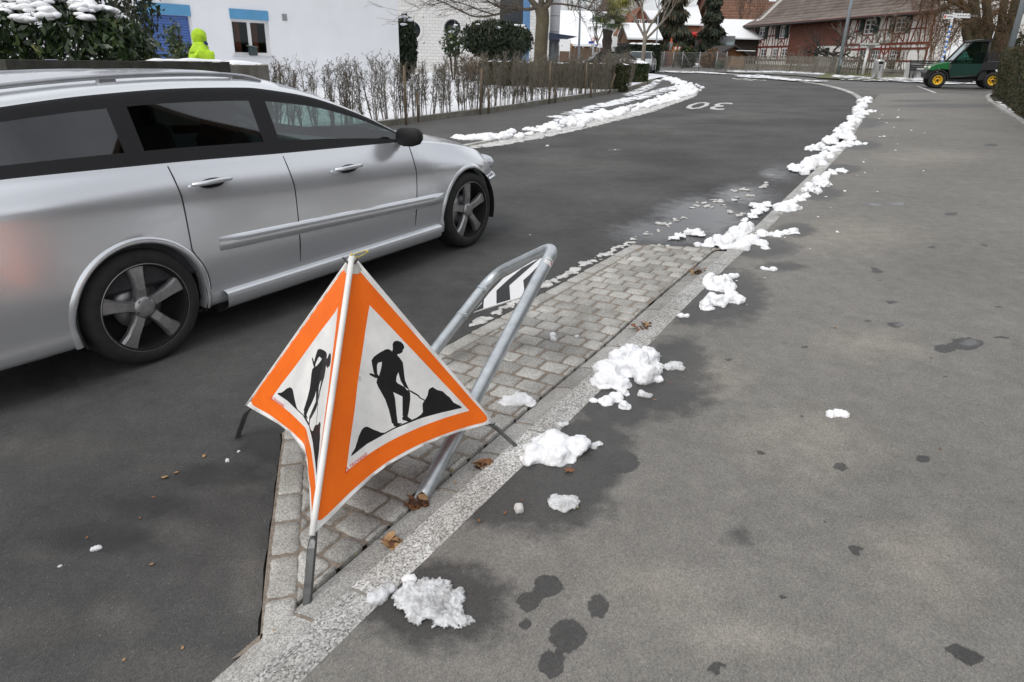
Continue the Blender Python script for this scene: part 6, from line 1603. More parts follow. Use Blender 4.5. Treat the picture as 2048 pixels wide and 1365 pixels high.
# big leafless tree
YT = 30.5; TBp = gp(D(1078, 150, YT).x, YT, .05)
bt = empty('street_tree', TBp, 0, 'big leafless tree with mossy trunk beside the bare hedge', 'tree'); rg = random.Random(51)
lp3 = lambda px, py, dy=0.0: D(px, py, YT+dy)-TBp
b = MB(); pts = [Vector((0, 0, -.2)), Vector((0, 0, .05))]+[lp3(*q) for q in ((1080, 130), (1083, 70), (1086, 35), (1083, 18))]
b.tube(smooth_line(pts, 2), [.36, .31]+[.27]*(len(smooth_line(pts, 2))-4)+[.29, .28], 14)
for k in range(6): a = k*1.05; b.tube([Vector((math.cos(a)*.12, math.sin(a)*.12, .35)), Vector((math.cos(a)*.3, math.sin(a)*.3, .08)), Vector((math.cos(a)*.48, math.sin(a)*.48, -.1))], [.16, .11, .04], 6)
b.build('trunk', M_bark_moss, bt)
b = MB(); limbs = [([(1083, 22), (1068, 10), (1056, -10), (1040, -60)], .16, 0), ([(1084, 20), (1100, 5), (1108, -20), (1112, -70)], .17, .3), ([(1082, 15), (1084, -20), (1080, -90)], .15, -.4),
  ([(1070, 16), (1056, 20), (1040, 18), (1022, 2), (1005, -20)], .08, -.8), ([(1058, 18), (1020, 22), (990, 12), (965, -5), (930, -12)], .055, -1.2), ([(1040, 18), (1000, 28), (975, 33), (948, 35), (920, 22), (890, 6), (862, -4)], .05, -1.6), ([(990, 30), (960, 22), (930, 8), (905, 4), (880, -12)], .03, -1.8),
  ([(1100, 8), (1122, 8), (1150, 12), (1180, 20), (1202, 26)], .045, .6), ([(1106, -4), (1135, -8), (1170, 2), (1190, 6)], .04, .4), ([(1030, 10), (1000, 14), (975, 2), (950, -14)], .03, -.6)]
for pl, r, dy in limbs:
    P_ = smooth_line([lp3(x, y, dy*(i/(len(pl)-1))) for i, (x, y) in enumerate(pl)], 2); n = len(P_); b.tube(P_, [r*(1-.72*i/n) for i in range(n)], 7, 0, cap=False)
    for _ in range(13):
        i = rg.randrange(n//4, n); d = (P_[i]-P_[i-1]).normalized()+Vector((rg.gauss(0, .6), rg.gauss(0, .6), rg.gauss(.15, .5))); grow(b, P_[i], d, rg.uniform(.5, 1.5), max(.010, r*.22), 2, rg, .55, 3, .12, 4, .65, 0, .006)
b.build('crown', M_bark, bt)

# other leafless trees further off
def bare_tree(base, h, r, label, seed, m=M_twig_grey, spread=.55, depth=4, up=.28, trunk=.35, nb=3, group=None, lean=0):
    rg = random.Random(seed); t_ = empty('bare_tree', base, 0, label, 'tree', group); b = MB(); top = Vector((lean, 0, h*trunk)); b.tube([Vector((0, 0, -.2)), top*.5, top], [r, r*.85, r*.75], 8); b.build('trunk', m, t_)
    b = MB()
    for k in range(4): a = rg.uniform(0, 6.28); grow(b, top*(rg.uniform(.8, 1)), Vector((math.cos(a)*.55, math.sin(a)*.55, 1)), h*.30, r*.55, depth, rg, spread, nb, up, 5, .64, 0, .012)
    b.build('crown', m, t_); return t_
bare_tree(base_at(1193, 58), 6.6, .10, 'thin leafless tree before the snow roofed barn', 61, depth=4)
bare_tree(base_at(1286, 50), 8.5, .16, 'upright leafless tree behind the parked white car', 62, spread=.4, up=.5, depth=4, trunk=.3)
bare_tree(base_at(1142, 90), 12.0, .18, 'distant leafless tree against the pale sky behind the barn', 63, depth=4)
bare_tree(base_at(1112, 100), 12.0, .18, 'distant leafless tree beside the corner of the block building', 64, depth=4)
bare_tree(base_at(1245, 95), 12, .2, 'leafless tree behind the palm', 65, depth=4)

# palm wrapped for winter
YP = 42.0; pbz = base_at(1213, YP); pal = empty('palm_tree', pbz, 0, 'palm with shaggy trunk and white winter wrapping', 'palm tree'); rg = random.Random(71)
lpp = lambda px, py, dy=0.0: D(px, py, YP+dy)-pbz
b = MB(); P_ = smooth_line([Vector((0, 0, -.1)), lpp(1213, 112), lpp(1214, 85), lpp(1216, 58), lpp(1221, 40), lpp(1226, 30)], 2); n = len(P_); b.tube(P_, [.27+.03*math.sin(i*2.1) for i in range(n)], 12)
b.build('trunk', mat('palm_fibre', (.045, .033, .026), .95, vs=12, var=.5, bump=1, bs=30, stretch=(1, 1, .3)), pal)
b = MB(); P_ = [lpp(1216, 60), lpp(1218, 52), lpp(1222, 42), lpp(1226, 32)]; b.tube([p+Vector((0, -.08, 0)) for p in P_], [.36, .30, .22, .10], 12); b.build('fleece_wrap', mat('fleece_white', (.72, .72, .73), .9, vs=5, bump=.6, bs=12), pal)
M_palm = [mat('palm_green', (.05, .085, .02), .5, var=.3), mat('palm_yellow', (.22, .20, .035), .6, var=.3), mat('palm_dark', (.02, .04, .012), .5, var=.3)]
quads = []; mi = []; rgn = np.random.RandomState(7)
for cx_p, cy_p, nn, ml in ((1238, 20, 15, 1), (1232, 52, 14, 0), (1206, 52, 12, 2), (1226, 30, 8, 0)):
    c = np.array(lpp(cx_p, cy_p, rg.uniform(-.5, .4)))
    for k in range(nn):
        a = rgn.uniform(0, 6.28); el = rgn.uniform(-.2, 1.1); d = np.array([math.cos(a)*math.cos(el), math.sin(a)*math.cos(el), math.sin(el)]); R_l = rgn.uniform(.5, .95); hub = c+d*R_l*.35
        side = np.cross(d, [0, 0, 1.]); side /= np.linalg.norm(side)+1e-6; upv = np.cross(side, d)
        for j in range(15):
            th = (j/14-.5)*2.5; dd = d*math.cos(th)+side*math.sin(th); tip = hub+dd*R_l*.7; tip2 = tip+np.array([0, 0, -.28*R_l*rgn.uniform(.6, 1.5)]); w_ = np.cross(dd, upv)*.022
            quads.append([hub-w_*.4, hub+w_*.4, tip+w_, tip-w_]); quads.append([tip-w_, tip+w_, tip2+w_*.2, tip2-w_*.2]); mm = ml if rgn.rand() < .7 else rgn.choice(3); mi += [mm, mm]
np_quads('crown', np.array(quads), M_palm, pal, np.array(mi))

# poles, boards and direction signs
M_pole = mat('grey_pole', (.30, .335, .36), .45, .5, var=.06)
M_sign_w = mat('sign_white', (.74, .74, .74), .5, var=.03); M_sign_b = mat('sign_blue', (.02, .07, .34), .4); M_sign_r = mat('sign_red', (.5, .03, .02), .4); M_alu = mat('aluminium_post', (.35, .35, .35), .5, .5)
def lamp_post(px0, py0, px1, py1, Y, r0, r1, label, group=None):
    P = D(px0, py0, Y); bse = gp(P.x, P.y, .02); T_ = D(px1, py1, Y)-bse; o = empty('street_lamp', bse, 0, label, 'street lamp', group); b = MB()
    tp = Vector((T_.x, T_.y, T_.z)); top = tp*1.0; b.tube([Vector((0, 0, -.1)), top*.3, top], [r0, (r0+r1)/2, r1], 14); b.build('pole', M_pole, o)
    b = MB(); b.tube([top, top+Vector((0, -.15, .25)), top+Vector((0, -.9, .42))], [r1, r1*.8, r1*.7], 8); b.build('arm', M_pole, o)
    b = MB(); b.box(tuple(top+Vector((0, -1.2, .43))), (.24, .7, .12), bev=.03); b.build('lamp_head', M_pole, o); return o
lamp_post(1158, 116, 1166, -150, 52, .085, .055, 'slim grey lamp post in front of the snow roofed barn')
def board(name, px0, px1, py0, py1, Y, label, legs, top=None, m=None, cat='sign'):
    bse = base_at((px0+px1)/2, Y); o = empty(name, bse, 0, label, cat); w_ = wid(px0, px1, Y); z0, z1 = h_at(py1, (px0+px1)/2, Y), h_at(py0, (px0+px1)/2, Y)
    b = MB(); b.box((0, 0, (z0+z1)/2), (w_, .05, z1-z0), bev=.01); b.build('panel', m or M_sign_w, o)
    for k in legs: b = MB(); b.tube([Vector((k*w_, .05, -.1)), Vector((k*w_, .05, z1 if top is None else top))], .035, 8); b.build('post', M_alu, o)
    return o, w_, z0, z1
o, w_, z0, z1 = board('notice_board', 1118, 1139, 79, 103, 49, 'white notice board on two legs beside the navy canopy', (-.48, .48))
b = MB(); b.box((-w_*.28, -.03, (z0+z1)/2-.03), (.10, .01, .05)); b.build('small_print', mat('print_grey', (.35, .35, .35), .6), o)
board('notice_board', 1220, 1232, 74, 94, 46, 'plain white board on a thin post right behind the palm', (0,))
def small_sign(name, px, pyb, parts_, Y, label):
    bse = base_at(px, Y); o = empty(name, bse, 0, label, 'sign'); tops = max(h_at(q[1], px, Y) for q in parts_); b = MB(); b.tube([Vector((0, .04, -.1)), Vector((0, .04, tops+.1))], .035, 8); b.build('post', M_alu, o)
    for (x0, y0, x1, y1, m) in parts_:
        xa, xb = wid(px, x0, Y) if x0 >= px else -wid(x0, px, Y), wid(px, x1, Y) if x1 >= px else -wid(x1, px, Y); za, zb = h_at(y1, px, Y), h_at(y0, px, Y)
        b = MB(); b.box(((xa+xb)/2, -.01, (za+zb)/2), (xb-xa, .03, zb-za), bev=.006); b.build('sign_plate', m, o)
    return o
o = small_sign('direction_sign', 1184, 108, [(1175, 83, 1185, 88, M_sign_b), (1175, 88.4, 1185, 91, M_sign_w)], 50, 'blue and white direction sign on a frame post before the barn')
small_sign('direction_sign', 1198, 108, [(1188, 89.5, 1193, 92.5, M_sign_b), (1193.2, 91, 1203, 96, M_sign_w)], 51, 'low direction sign half blue half white left of the palm trunk')
bse = base_at(1186, 49); o = empty('round_sign', bse, 0, 'small round red rimmed traffic sign on a thin grey post', 'sign'); za = h_at(83, 1186, 49)
b = MB(); b.tube([Vector((0, .05, -.1)), Vector((0, .05, h_at(62, 1186, 49)))], .04, 8); b.build('post', M_alu, o)
b = MB(); T = Matrix.Translation((-.08, 0, h_at(80, 1186, 49))) @ Matrix.Rotation(math.pi/2, 4, 'X'); b.lathe([(.12, 0), (.12, .02)], 20, 0, T); b.lathe([(.08, .02), (.08, .025)], 20, 1, T); b.build('sign_plate', [M_sign_r, M_sign_w], o)
lamp_post(1310, 130, 1320, -20, 60, .06, .045, 'very thin pale post beside the weeping conifer')

# bus shelter
YS = 52; bse = base_at(1241, YS); sh = empty('bus_shelter', bse, 0, 'dark framed glass shelter behind the snowy hedges', 'shelter'); sw = wid(1232, 1253, YS); shz = h_at(89, 1241, YS); M_dkfr = mat('shelter_frame', (.02, .024, .028), .4)
b = MB()
for x in (-sw/2, -.05, sw/2): b.box((x, 0, shz/2), (.09, .09, shz))
b.box((0, .5, shz), (sw+.25, 1.6, .12)); b.box((0, 0, .08), (sw, .08, .08)); b.build('frame', M_dkfr, sh)
M_shgl = glass('shelter_glass', (.62, .72, .72))
for x in (-sw*.26, sw*.24): b = MB(); b.box((x, .0, shz*.52), (sw*.45, .02, shz*.8)); b.build('pane', M_shgl, sh)
b = MB(); b.box((0, 1.2, shz/2), (sw, .05, shz*.9)); b.build('back_wall', M_shgl, sh)

# parked cars behind the hedges
def small_car(name, base, rz, m, label, seed=0):
    o = empty(name, base, rz, label, 'car'); prof = [(-1.95, .35), (-2.0, .62), (-1.9, .9), (-1.55, .98), (-1.15, 1.40), (.25, 1.45), (.55, 1.38), (1.15, .98), (1.85, .84), (2.0, .6), (1.98, .33), (1.0, .25), (-1.0, .25)]
    b = MB(); n = len(prof); lay = [(-.80, .93, .0), (-.86, 1.0, 0), (.86, 1.0, 0), (.80, .93, 0)]; vs = []
    for y, s, _ in lay:
        for x, z in prof:
            k = .80 if z > 1.1 else 1.0; vs.append((x*(s if z < 1.1 else .98), y*k, .35+(z-.35)*(.97 if s < 1 else 1)))
    fs = [(k*n+i, k*n+(i+1) % n, k*n+n+(i+1) % n, k*n+n+i) for k in range(3) for i in range(n)]+[tuple(range(n)), tuple(range(4*n-1, 3*n-1, -1))]
    b.add(vs, fs, 0, True); b.build('body', m, o)
    for s in (-1, 1):
        b = MB(); yy = .735*s; pl = [(-1.35, 1.02), (-1.08, 1.34), (.22, 1.38), (.45, 1.32), (.98, 1.0)]; vs = [(x, s*(.875 if z < 1.1 else .700), z) for x, z in pl]; vs += [(x, y-.03*s, z) for x, y, z in vs]; m5 = 5
        b.add(vs, [tuple(range(5)), tuple(range(9, 4, -1))]+[(i, (i+1) % 5, 5+(i+1) % 5, 5+i) for i in range(5)]); b.build('side_window', M_pane_dk, o)
    b = MB(); b.add([(.62, -.66, 1.385), (.62, .66, 1.385), (1.20, .76, .985), (1.20, -.76, .985), (.58, -.66, 1.36), (.58, .66, 1.36), (1.16, .76, .96), (1.16, -.76, .96)], [(0, 1, 2, 3), (4, 7, 6, 5), (0, 3, 7, 4), (1, 5, 6, 2)]); b.build('windscreen', M_pane_dk, o)
    b = MB(); b.add([(-1.20, -.66, 1.38), (-1.20, .66, 1.38), (-1.60, .78, 1.0), (-1.60, -.78, 1.0), (-1.16, -.66, 1.36), (-1.16, .66, 1.36), (-1.56, .78, .98), (-1.56, -.78, .98)], [(3, 2, 1, 0), (4, 5, 6, 7)]); b.build('rear_window', M_pane, o)
    for wx in (-1.25, 1.25):
        for s in (-1, 1):
            T = Matrix.Translation((wx, .76*s, .31)) @ Matrix.Rotation(math.pi/2, 4, 'X'); b = MB(); b.lathe([(.2, -.11), (.29, -.10), (.31, -.05), (.31, .05), (.29, .10), (.2, .11)], 20, 0, T); w__ = b.build('wheel', M_rubber, o); b = MB(); b.lathe([(.19, -.112), (.19, .112)], 16, 0, T); b.build('rim', M_alloy, w__)
    return o
small_car('parked_car', base_at(1232, 45), math.radians(4), mat('dark_car_paint', (.02, .022, .028), .25, .4, coat=.6), 'dark parked car half hidden behind the clipped hedge')
small_car('parked_car', base_at(1284, 52), math.radians(75), mat('white_car_paint', (.62, .63, .64), .3, coat=.5), 'white parked car seen behind the snow capped hedge')

# snow roofed barn and houses
M_snowroof = mat('snow_roof', (.80, .81, .83), .85, vs=1.5, var=.05, bump=.4, bs=3, stretch=(1, 3, 3))
M_brick = mat('brown_brick', (.16, .085, .05), .9, vs=2.5, var=.25); M_cream = mat('cream_render', (.56, .54, .50), .9, var=.05); M_tile = mat('brown_tile', (.11, .065, .045), .9, vs=1.2, var=.3, bump=.4, bs=8); M_tile_r = mat('red_tile', (.21, .085, .048), .9, vs=2, var=.3, bump=.4, bs=8)
M_wood_o = mat('orange_wood', (.30, .16, .06), .8, vs=3, var=.25, stretch=(3, 3, .2))
def house_px(name, px0, px1, pye, pyr, Y, d, wm, rm, label, axis='x', wins=(), rz=0.0, over=.5, cat='house', thick=.16):
    w_ = wid(px0, px1, Y); c = base_at((px0+px1)/2, Y)
    he, hr = h_at(pye, (px0+px1)/2, Y), (D((px0+px1)/2, pyr, Y+(d/2 if axis == 'x' else 0)).z-c.z)
    return gable_house(name, c, rz, w_, d, he, hr, wm, rm, label, cat, axis, over, wins, thick=thick), w_, he, hr
o, w_, he, hr = house_px('barn', 1118, 1213, 87, 26, 66, 13, M_brick, M_snowroof, 'long low barn under a broad snow covered roof', 'x', [], over=.6, cat='barn')
b = MB(); b.box((-w_*.36, -.4, he*.62), (.9, .8, he*.7)); b.build('porch', M_wood_o, o)
o, w_, he, hr = house_px('gable_house', 1196, 1282, 34, -38, 92, 16, M_cream, M_tile, 'tall gabled house with brown roof behind the palm', 'y', [('f', 1.6, 4.6, 1.0, 1.2), ('f', -.6, 4.6, 1.0, 1.2), ('f', 1.6, 7.4, .9, 1.1)], over=.7)
for x in (2.35, .85):
    b = MB(); b.box((x, -.06, 4.6), (.42, .05, 1.2)); b.build('shutter', mat('green_shutter', (.015, .05, .045), .7) if 'green_shutter' not in MATS else MATS['green_shutter'], o)
house_px('brick_house', 1250, 1296, 58, 16, 80, 9, M_tile_r, M_tile_r, 'reddish gabled house end left of the weeping conifer', 'y', [('f', -.3, 4.0, .6, .9), ('f', .5, 4.0, .6, .9)], over=.3)
house_px('low_house', 1258, 1312, 77, 50, 72, 8, M_brick, M_snowroof, 'low house with white snow roof behind the dark hedge', 'x', [], over=.4)
house_px('white_roof_house', 1296, 1322, 40, 24, 98, 9, M_cream, M_snowroof, 'distant house with small snow roof between bare branches', 'x', [], over=.3)
clipped_hedge('tall_hedge', base_at(1284, 56), 0, (wid(1250, 1315, 56), 1.6, h_at(90, 1284, 56)), 5000, .24, M_yew, [6, 3, 1], 'tall dark hedge with snowy edge behind the parked cars', .12, 33)
gate_b = base_at(1165, 60); fb = empty('wooden_fence', gate_b, 0, 'brown board fence in front of the snow roofed barn', 'fence'); b = MB(); ww_ = wid(1120, 1212, 60); zz_ = h_at(97, 1165, 60)
for i in range(int(ww_/.22)): b.box((-ww_/2+.11+i*.22, 0, zz_/2-.05), (.205, .03, zz_+.1+.03*(i % 2)))
b.build('boards', mat('brown_boards', (.12, .075, .05), .85, vs=4, var=.3, stretch=(2, 2, .2)), fb)
for k in range(7):
    b = MB(); b.box((-ww_/2+ww_*k/6, .05, zz_/2), (.12, .08, zz_+.25)); b.build('fence_post', M_alu, fb)
# ------------------------------------------------------------------ right background: farmhouse, fence, street furniture, utility vehicle, trees
FP = D(1493, 135, 92); FP.z = gz(FP.x, FP.y); FF = Facade(FP, 168)
M_wattle = mat('white_infill', (.76, .75, .72), .9, vs=1.5, var=.06); M_beam = mat('red_timber', (.17, .028, .020), .75, vs=4, var=.25); M_board = mat('brown_boards_dark', (.14, .052, .034), .8, vs=5, var=.4, stretch=(4, 4, .3))
M_shutg = mat('dark_green_shutter', (.012, .030, .026), .7)
def roof_tiles(name, c, c2, row=.34):
    m = mat(name, c, .9, vs=.8, col2=c2, bump=0); t = m.node_tree; b = t.nodes['Principled BSDF']
    co = t.nodes.new('ShaderNodeTexCoord'); wv = t.nodes.new('ShaderNodeTexWave'); wv.bands_direction = 'Z'; wv.inputs['Scale'].default_value = .314/row; wv.inputs['Distortion'].default_value = 1.2; wv.inputs['Detail'].default_value = 2; wv.wave_profile = 'SAW'
    t.links.new(co.outputs['Object'], wv.inputs['Vector']); bp = t.nodes.new('ShaderNodeBump'); bp.inputs['Strength'].default_value = .9; bp.inputs['Distance'].default_value = .12
    t.links.new(wv.outputs['Fac'], bp.inputs['Height']); t.links.new(bp.outputs['Normal'], b.inputs['Normal'])
    src = b.inputs['Base Color'].links[0].from_socket; r = t.nodes.new('ShaderNodeValToRGB'); r.color_ramp.elements[0].color = (.55, .55, .55, 1); r.color_ramp.elements[1].color = (1.25, 1.22, 1.2, 1); t.links.new(wv.outputs['Fac'], r.inputs['Fac'])
    x = t.nodes.new('ShaderNodeMix'); x.data_type = 'RGBA'; x.blend_type = 'MULTIPLY'; x.inputs[0].default_value = 1; t.links.new(src, x.inputs[6]); t.links.new(r.outputs[0], x.inputs[7]); t.links.new(x.outputs[2], b.inputs['Base Color'])
    return m
M_froof = roof_tiles('weathered_roof_tiles', (.115, .088, .074), (.20, .165, .145))
fh = empty('farmhouse', FP, FF.rz, 'long half-timbered farmhouse with red beams and big brown tiled roof', 'house')
ft = lambda x, y: FF.pt(x, y)
sR = ft(1866, 60)[0]; zE = ft(1680, 38)[1]; sA = ft(1580, 80)[0]; sB = ft(1694, 80)[0]; zM = ft(1640, 92)[1]
def prect(x0, x1, y0, y1): s0, s1 = ft(x0, (y0+y1)/2)[0], ft(x1, (y0+y1)/2)[0]; xm = (x0+x1)/2; return (s0, s1, ft(xm, y1)[1], ft(xm, y0)[1])
UP = [prect(1519, 1530, 56, 78), prect(1560, 1571, 54, 77.5), prect(1730, 1749, 43, 67), prect(1792, 1812, 36, 65)]
LO = [prect(1504, 1514, 98.5, 117.5), prect(1521, 1531.5, 98, 117.5), prect(1544, 1555, 97, 117.5), prect(1563, 1574, 96, 117.5), prect(1639, 1651, 95, 112), prect(1718, 1733, 93, 118), prect(1741, 1760, 92, 118), prect(1779, 1798, 91, 118)]
zu0, zu1 = UP[0][2], UP[0][3]; zl0, zl1 = LO[0][2], LO[0][3]
UP = [(a, c, zu0, zu1) for a, c, _, _ in UP]; LO = [(a, c, zl0, zl1) for a, c, _, _ in LO]; LO[4] = (LO[4][0], LO[4][1], zl0+.25, zl1-.05)
b = MB(); wall_with_holes(b, 0, sR, -1.0, zE+.25, UP+LO, .35)
DH = 12.0; b.box((.18, DH/2, zE/2), (.35, DH-.9, zE+1.5)); b.box((sR-.18, DH/2, zE/2), (.35, DH-.9, zE+1.5)); b.box((sR/2, DH, zE/2), (sR, .3, zE+1.5))
for x in (.2, sR-.2): b.add([(x, .2, zE+.2), (x, DH, zE+.2), (x, DH/2, zE+DH*.5)], [(0, 1, 2)])
b.build('wall', M_wattle, fh)
b = MB(); b.box(((sA+sB)/2, -.03, (zM+zE)/2+.1), (sB-sA, .06, zE-zM+.2)); b.box(((sA+ft(1632, 100)[0])/2, -.03, zM/2), (ft(1632, 100)[0]-sA, .06, zM)); b.build('board_cladding', M_board, fh)
b = MB(); run0, run1 = -1.3, sR+1.0; ov = 1.0; sl = .95
prof = [(-ov, zE+.30-ov*.55), (1.2, zE+.62), (DH/2, zE+.62+(DH/2-1.2)*sl), (DH+ov, zE+.0)]; pr = prof+[(y, z+.22) for y, z in prof[::-1]]
vs = [(x, y, z) for x in (run0, run1) for y, z in pr]; n = 8; b.add(vs, [(i, n+i, n+(i+1) % n, (i+1) % n) for i in range(n)]+[(0, 1, 6, 7), (1, 2, 5, 6), (2, 3, 4, 5), (15, 14, 9, 8), (14, 13, 10, 9), (13, 12, 11, 10)]); b.build('roof', M_froof, fh)
b = MB(); b.tube([Vector((run0, -ov-.06, zE-.20)), Vector((run1, -ov-.06, zE-.20))], .09, 8); b.build('gutter', M_trimk, fh)
b = MB(); b.box((sR/2, -.5, zE-.06), (sR+1.6, 1.0, .08)); b.box((sR/2, -.04, zE+.0), (sR, .10, .30)); b.build('eaves', M_beam, fh)
b = MB()
def beam(s0, z0, s1, z1, w_=.17, y=-.025):
    L = math.hypot(s1-s0, z1-z0); a = math.atan2(z1-z0, s1-s0); T = Matrix.Translation(((s0+s1)/2, y, (z0+z1)/2)) @ Matrix.Rotation(-a, 4, 'Y'); b.box((0, 0, 0), (L, .05+.004*random.random(), w_*.78), M=T)
zmid = ft(1530, 94.2)[1]
NB = len(b.f)
for s0, s1 in ((0, sA), (sB, sR)):
    beam(s0, zmid, s1, zmid, .24, -.03); beam(s0, zE-.15, s1, zE-.15, .2, -.031)
    beam(s0+.08, .3, s0+.08, zE, .18, -.022); beam(s1-.08, .3, s1-.08, zE, .18, -.022)
beam(sB, zmid-.42, sR, zmid-.42, .22, -.03)
zq = (zu0+zu1)/2-.35
for a, c, z0, z1 in UP:
    for s in (a-.10, c+.10): beam(s, zmid, s, zE-.2, .15, -.024)
    beam(a-.1, z0-.09, c+.1, z0-.09, .16, -.027); beam((a+c)/2, zmid, (a+c)/2, z0-.1, .13, -.023)
    beam((a+c)/2, z0-.2, a-.05, zmid+.15, .11, -.020); beam((a+c)/2, z0-.2, c+.05, zmid+.15, .11, -.0205)
edges = [(0, UP[0][0]), (UP[0][1], UP[1][0]), (UP[1][1], sA), (sB, UP[2][0]), (UP[2][1], UP[3][0]), (UP[3][1], sR)]
for a, c in edges:
    g_ = c-a
    if g_ < 1.2: beam(a+.5, zmid, c-.15, zE-.2, .13, -.021); continue
    beam(a+.7, zq, c-.7, zq+.02, .15, -.0255); beam(a+g_*.30, zmid, a+g_*.48, zE-.2, .15, -.0225); beam(a+g_*.62, zmid, a+g_*.55, zE-.2, .15, -.0215)
    if g_ > 3: beam(a+g_*.80, zmid, a+g_*.68, zE-.2, .14, -.0235); beam(a+g_*.2, zmid, a+g_*.2, zE-.2, .14, -.0245)
for a, c, z0, z1 in LO[:4]+LO[5:]:
    for s in (a-.09, c+.09): beam(s, .3, s, zmid, .16, -.0245)
m_ = (LO[6][1]+LO[7][0])/2; beam(m_, .3, m_, zmid, .18, -.0265); beam(m_, z0+.3, m_-.7, z0+1.0, .14, -.0195); beam(m_, z0+.3, m_+.7, z0+1.0, .14, -.019)
beam(0, zl0-.15, sA, zl0-.15, .16, -.0275); beam(sB, zl0-.15, sR, zl0-.15, .16, -.0275)
half = MB(); other = MB()
for i in range(0, len(b.f), 6):
    fs = b.f[i:i+6]; lo_ = min(min(f) for f in fs); vs = b.v[lo_:lo_+8]; (half if sum(v[0] for v in vs)/8 < (sA+sB)/2 else other).add(vs, [tuple(k-lo_ for k in f) for f in fs])
half.build('timber_frame', M_beam, fh); other.build('timber_frame', M_beam, fh)
for i, r_ in enumerate(UP+LO):
    wo = framed_window(fh, *r_, 2 if i not in (6, 10, 11) else 4, 3, M_wframe, M_pane, rec=.04, fw=.09, bw=.05)
    if i < 4 or i == 8:
        for s, sg in ((r_[0], -1), (r_[1], 1)):
            q = MB(); wd = .62; q.box((s+sg*(wd/2+.06), -.10, (r_[2]+r_[3])/2), (wd, .05, r_[3]-r_[2]+.08)); 
            for k in range(9): q.box((s+sg*(wd/2+.06), -.13, r_[2]+.1+k*(r_[3]-r_[2]-.1)/9), (wd-.12, .02, .05))
            q.build('shutter', M_shutg, fh)

# weathered picket fence in front of it
M_picket = mat('weathered_grey_wood', (.16, .145, .12), .95, vs=6, var=.35, stretch=(2, 2, .25))
fpts = [(1452, 143.2), (1500, 143), (1560, 142.5), (1610, 144), (1650, 147), (1690, 149.5), (1760, 150.5), (1800, 151)]
fl = smooth_line([Vector((p.x, p.y, 0)) for p in [G(x, y, .05) for x, y in fpts]], 2); fl = resample(fl, .115)
fo = fl[0]; fe = empty('picket_fence', gp(fo.x, fo.y, .05), 0, 'weathered grey picket fence in front of the half-timbered farmhouse', 'fence'); b = MB(); rl = MB(); rg = random.Random(91)
for i, p in enumerate(fl[:-1]):
    t = (fl[i+1]-p).normalized(); a = math.atan2(t.y, t.x); z = gz(p.x, p.y)-gz(fo.x, fo.y); q = Vector((p.x-fo.x, p.y-fo.y, z)); hgt = .98+rg.uniform(-.05, .05)
    T = Matrix.Translation(q+Vector((0, 0, hgt/2+.06))) @ Matrix.Rotation(a, 4, 'Z') @ Matrix.Rotation(rg.uniform(-.035, .035), 4, 'Y'); b.box((0, 0, 0), (.068, .022, hgt), M=T)
    if i % 20 == 0:
        pm = MB(); pm.box((0, 0, 0), (.11, .11, 1.12), M=Matrix.Translation(q+Vector((-t.y*.09, t.x*.09, .5))) @ Matrix.Rotation(a, 4, 'Z')); pm.build('fence_post', M_picket, fe)
for zz in (.32, .80): rl.tube([Vector((p.x-fo.x, p.y-fo.y, gz(p.x, p.y)-gz(fo.x, fo.y)+zz))+Vector((.02, .045, 0)) for p in fl[::6]], .03, 4)
b.build('pickets', M_picket, fe); rl.build('rail', M_picket, fe)
# wire mesh fence posts towards the left
M_wire = mat('wire_post', (.28, .28, .28), .5, .5)
wf_ = [(1312, 134.5), (1326, 135), (1345, 136), (1363, 138), (1397, 139.5), (1431, 141), (1450, 142)]
wp = [G(x, y, .05) for x, y in wf_]; w0 = wp[0]; we = empty('wire_fence', w0, 0, 'wire mesh fence on thin metal posts before the ivy bush', 'fence')
for i, p in enumerate(wp):
    q = p-w0; b = MB(); b.tube([q+Vector((0, 0, -.1)), q+Vector((0, 0, 1.35))], .04, 6)
    if i == 3: b.tube([q+Vector((.05, 0, 1.2)), q+Vector((.95, .3, .05))], .03, 6)
    b.build('fence_post', M_wire, we)
b = MB()
for p, q in zip(wp, wp[1:]):
    a, c = p-w0, q-w0; n = 14
    for k in range(n): 
        t0, t1 = k/n, (k+1)/n; b.tube([a.lerp(c, t0)+Vector((0, 0, .05)), a.lerp(c, min(1, t0+.12))+Vector((0, 0, 1.25))], .006, 3, cap=False); b.tube([a.lerp(c, t0)+Vector((0, 0, 1.25)), a.lerp(c, min(1, t0+.12))+Vector((0, 0, .05))], .006, 3, cap=False)
    for zz in (.1, 1.25): b.tube([a+Vector((0, 0, zz)), c+Vector((0, 0, zz))], .012, 4)
b.build('wire_mesh', M_wire, we)

# yard behind: stacks, ivy, steps, shed, containers, crane arm, worker, shrubs
def block(name, px0, px1, py0, py1, Y, d, m, label, cat, bev=.02, rz=0):
    c = base_at((px0+px1)/2, Y); o = empty(name, c, rz, label, cat); w_ = wid(px0, px1, Y); z0, z1 = max(-.2, h_at(py1, (px0+px1)/2, Y)), h_at(py0, (px0+px1)/2, Y); return o, w_, z0, z1, d
o, w_, z0, z1, d = block('slatted_stack', 1308, 1328, 104, 136, 70, 1, None, 'grey slatted timber stack behind the wire fence', 'timber stack'); M_slat = mat('grey_slats', (.12, .12, .115), .9, vs=3, var=.3)
b = MB()
for k in range(8): b.box((0, 0, z0+(z1-z0)*(k+.5)/8), (w_*(1-.02*(k % 2)), 1.0, (z1-z0)/8*.78))
b.build('boards', M_slat, o)
o, w_, z0, z1, d = block('brown_panel_fence', 1328, 1343, 102, 136, 70, .2, None, 'reddish brown upright board screen beside the slatted stack', 'screen')
b = MB()
for k in range(9): b.box((-w_/2+w_*(k+.5)/9, .02*(k % 2), (z0+z1)/2), (w_/9*.94, .04, z1-z0))
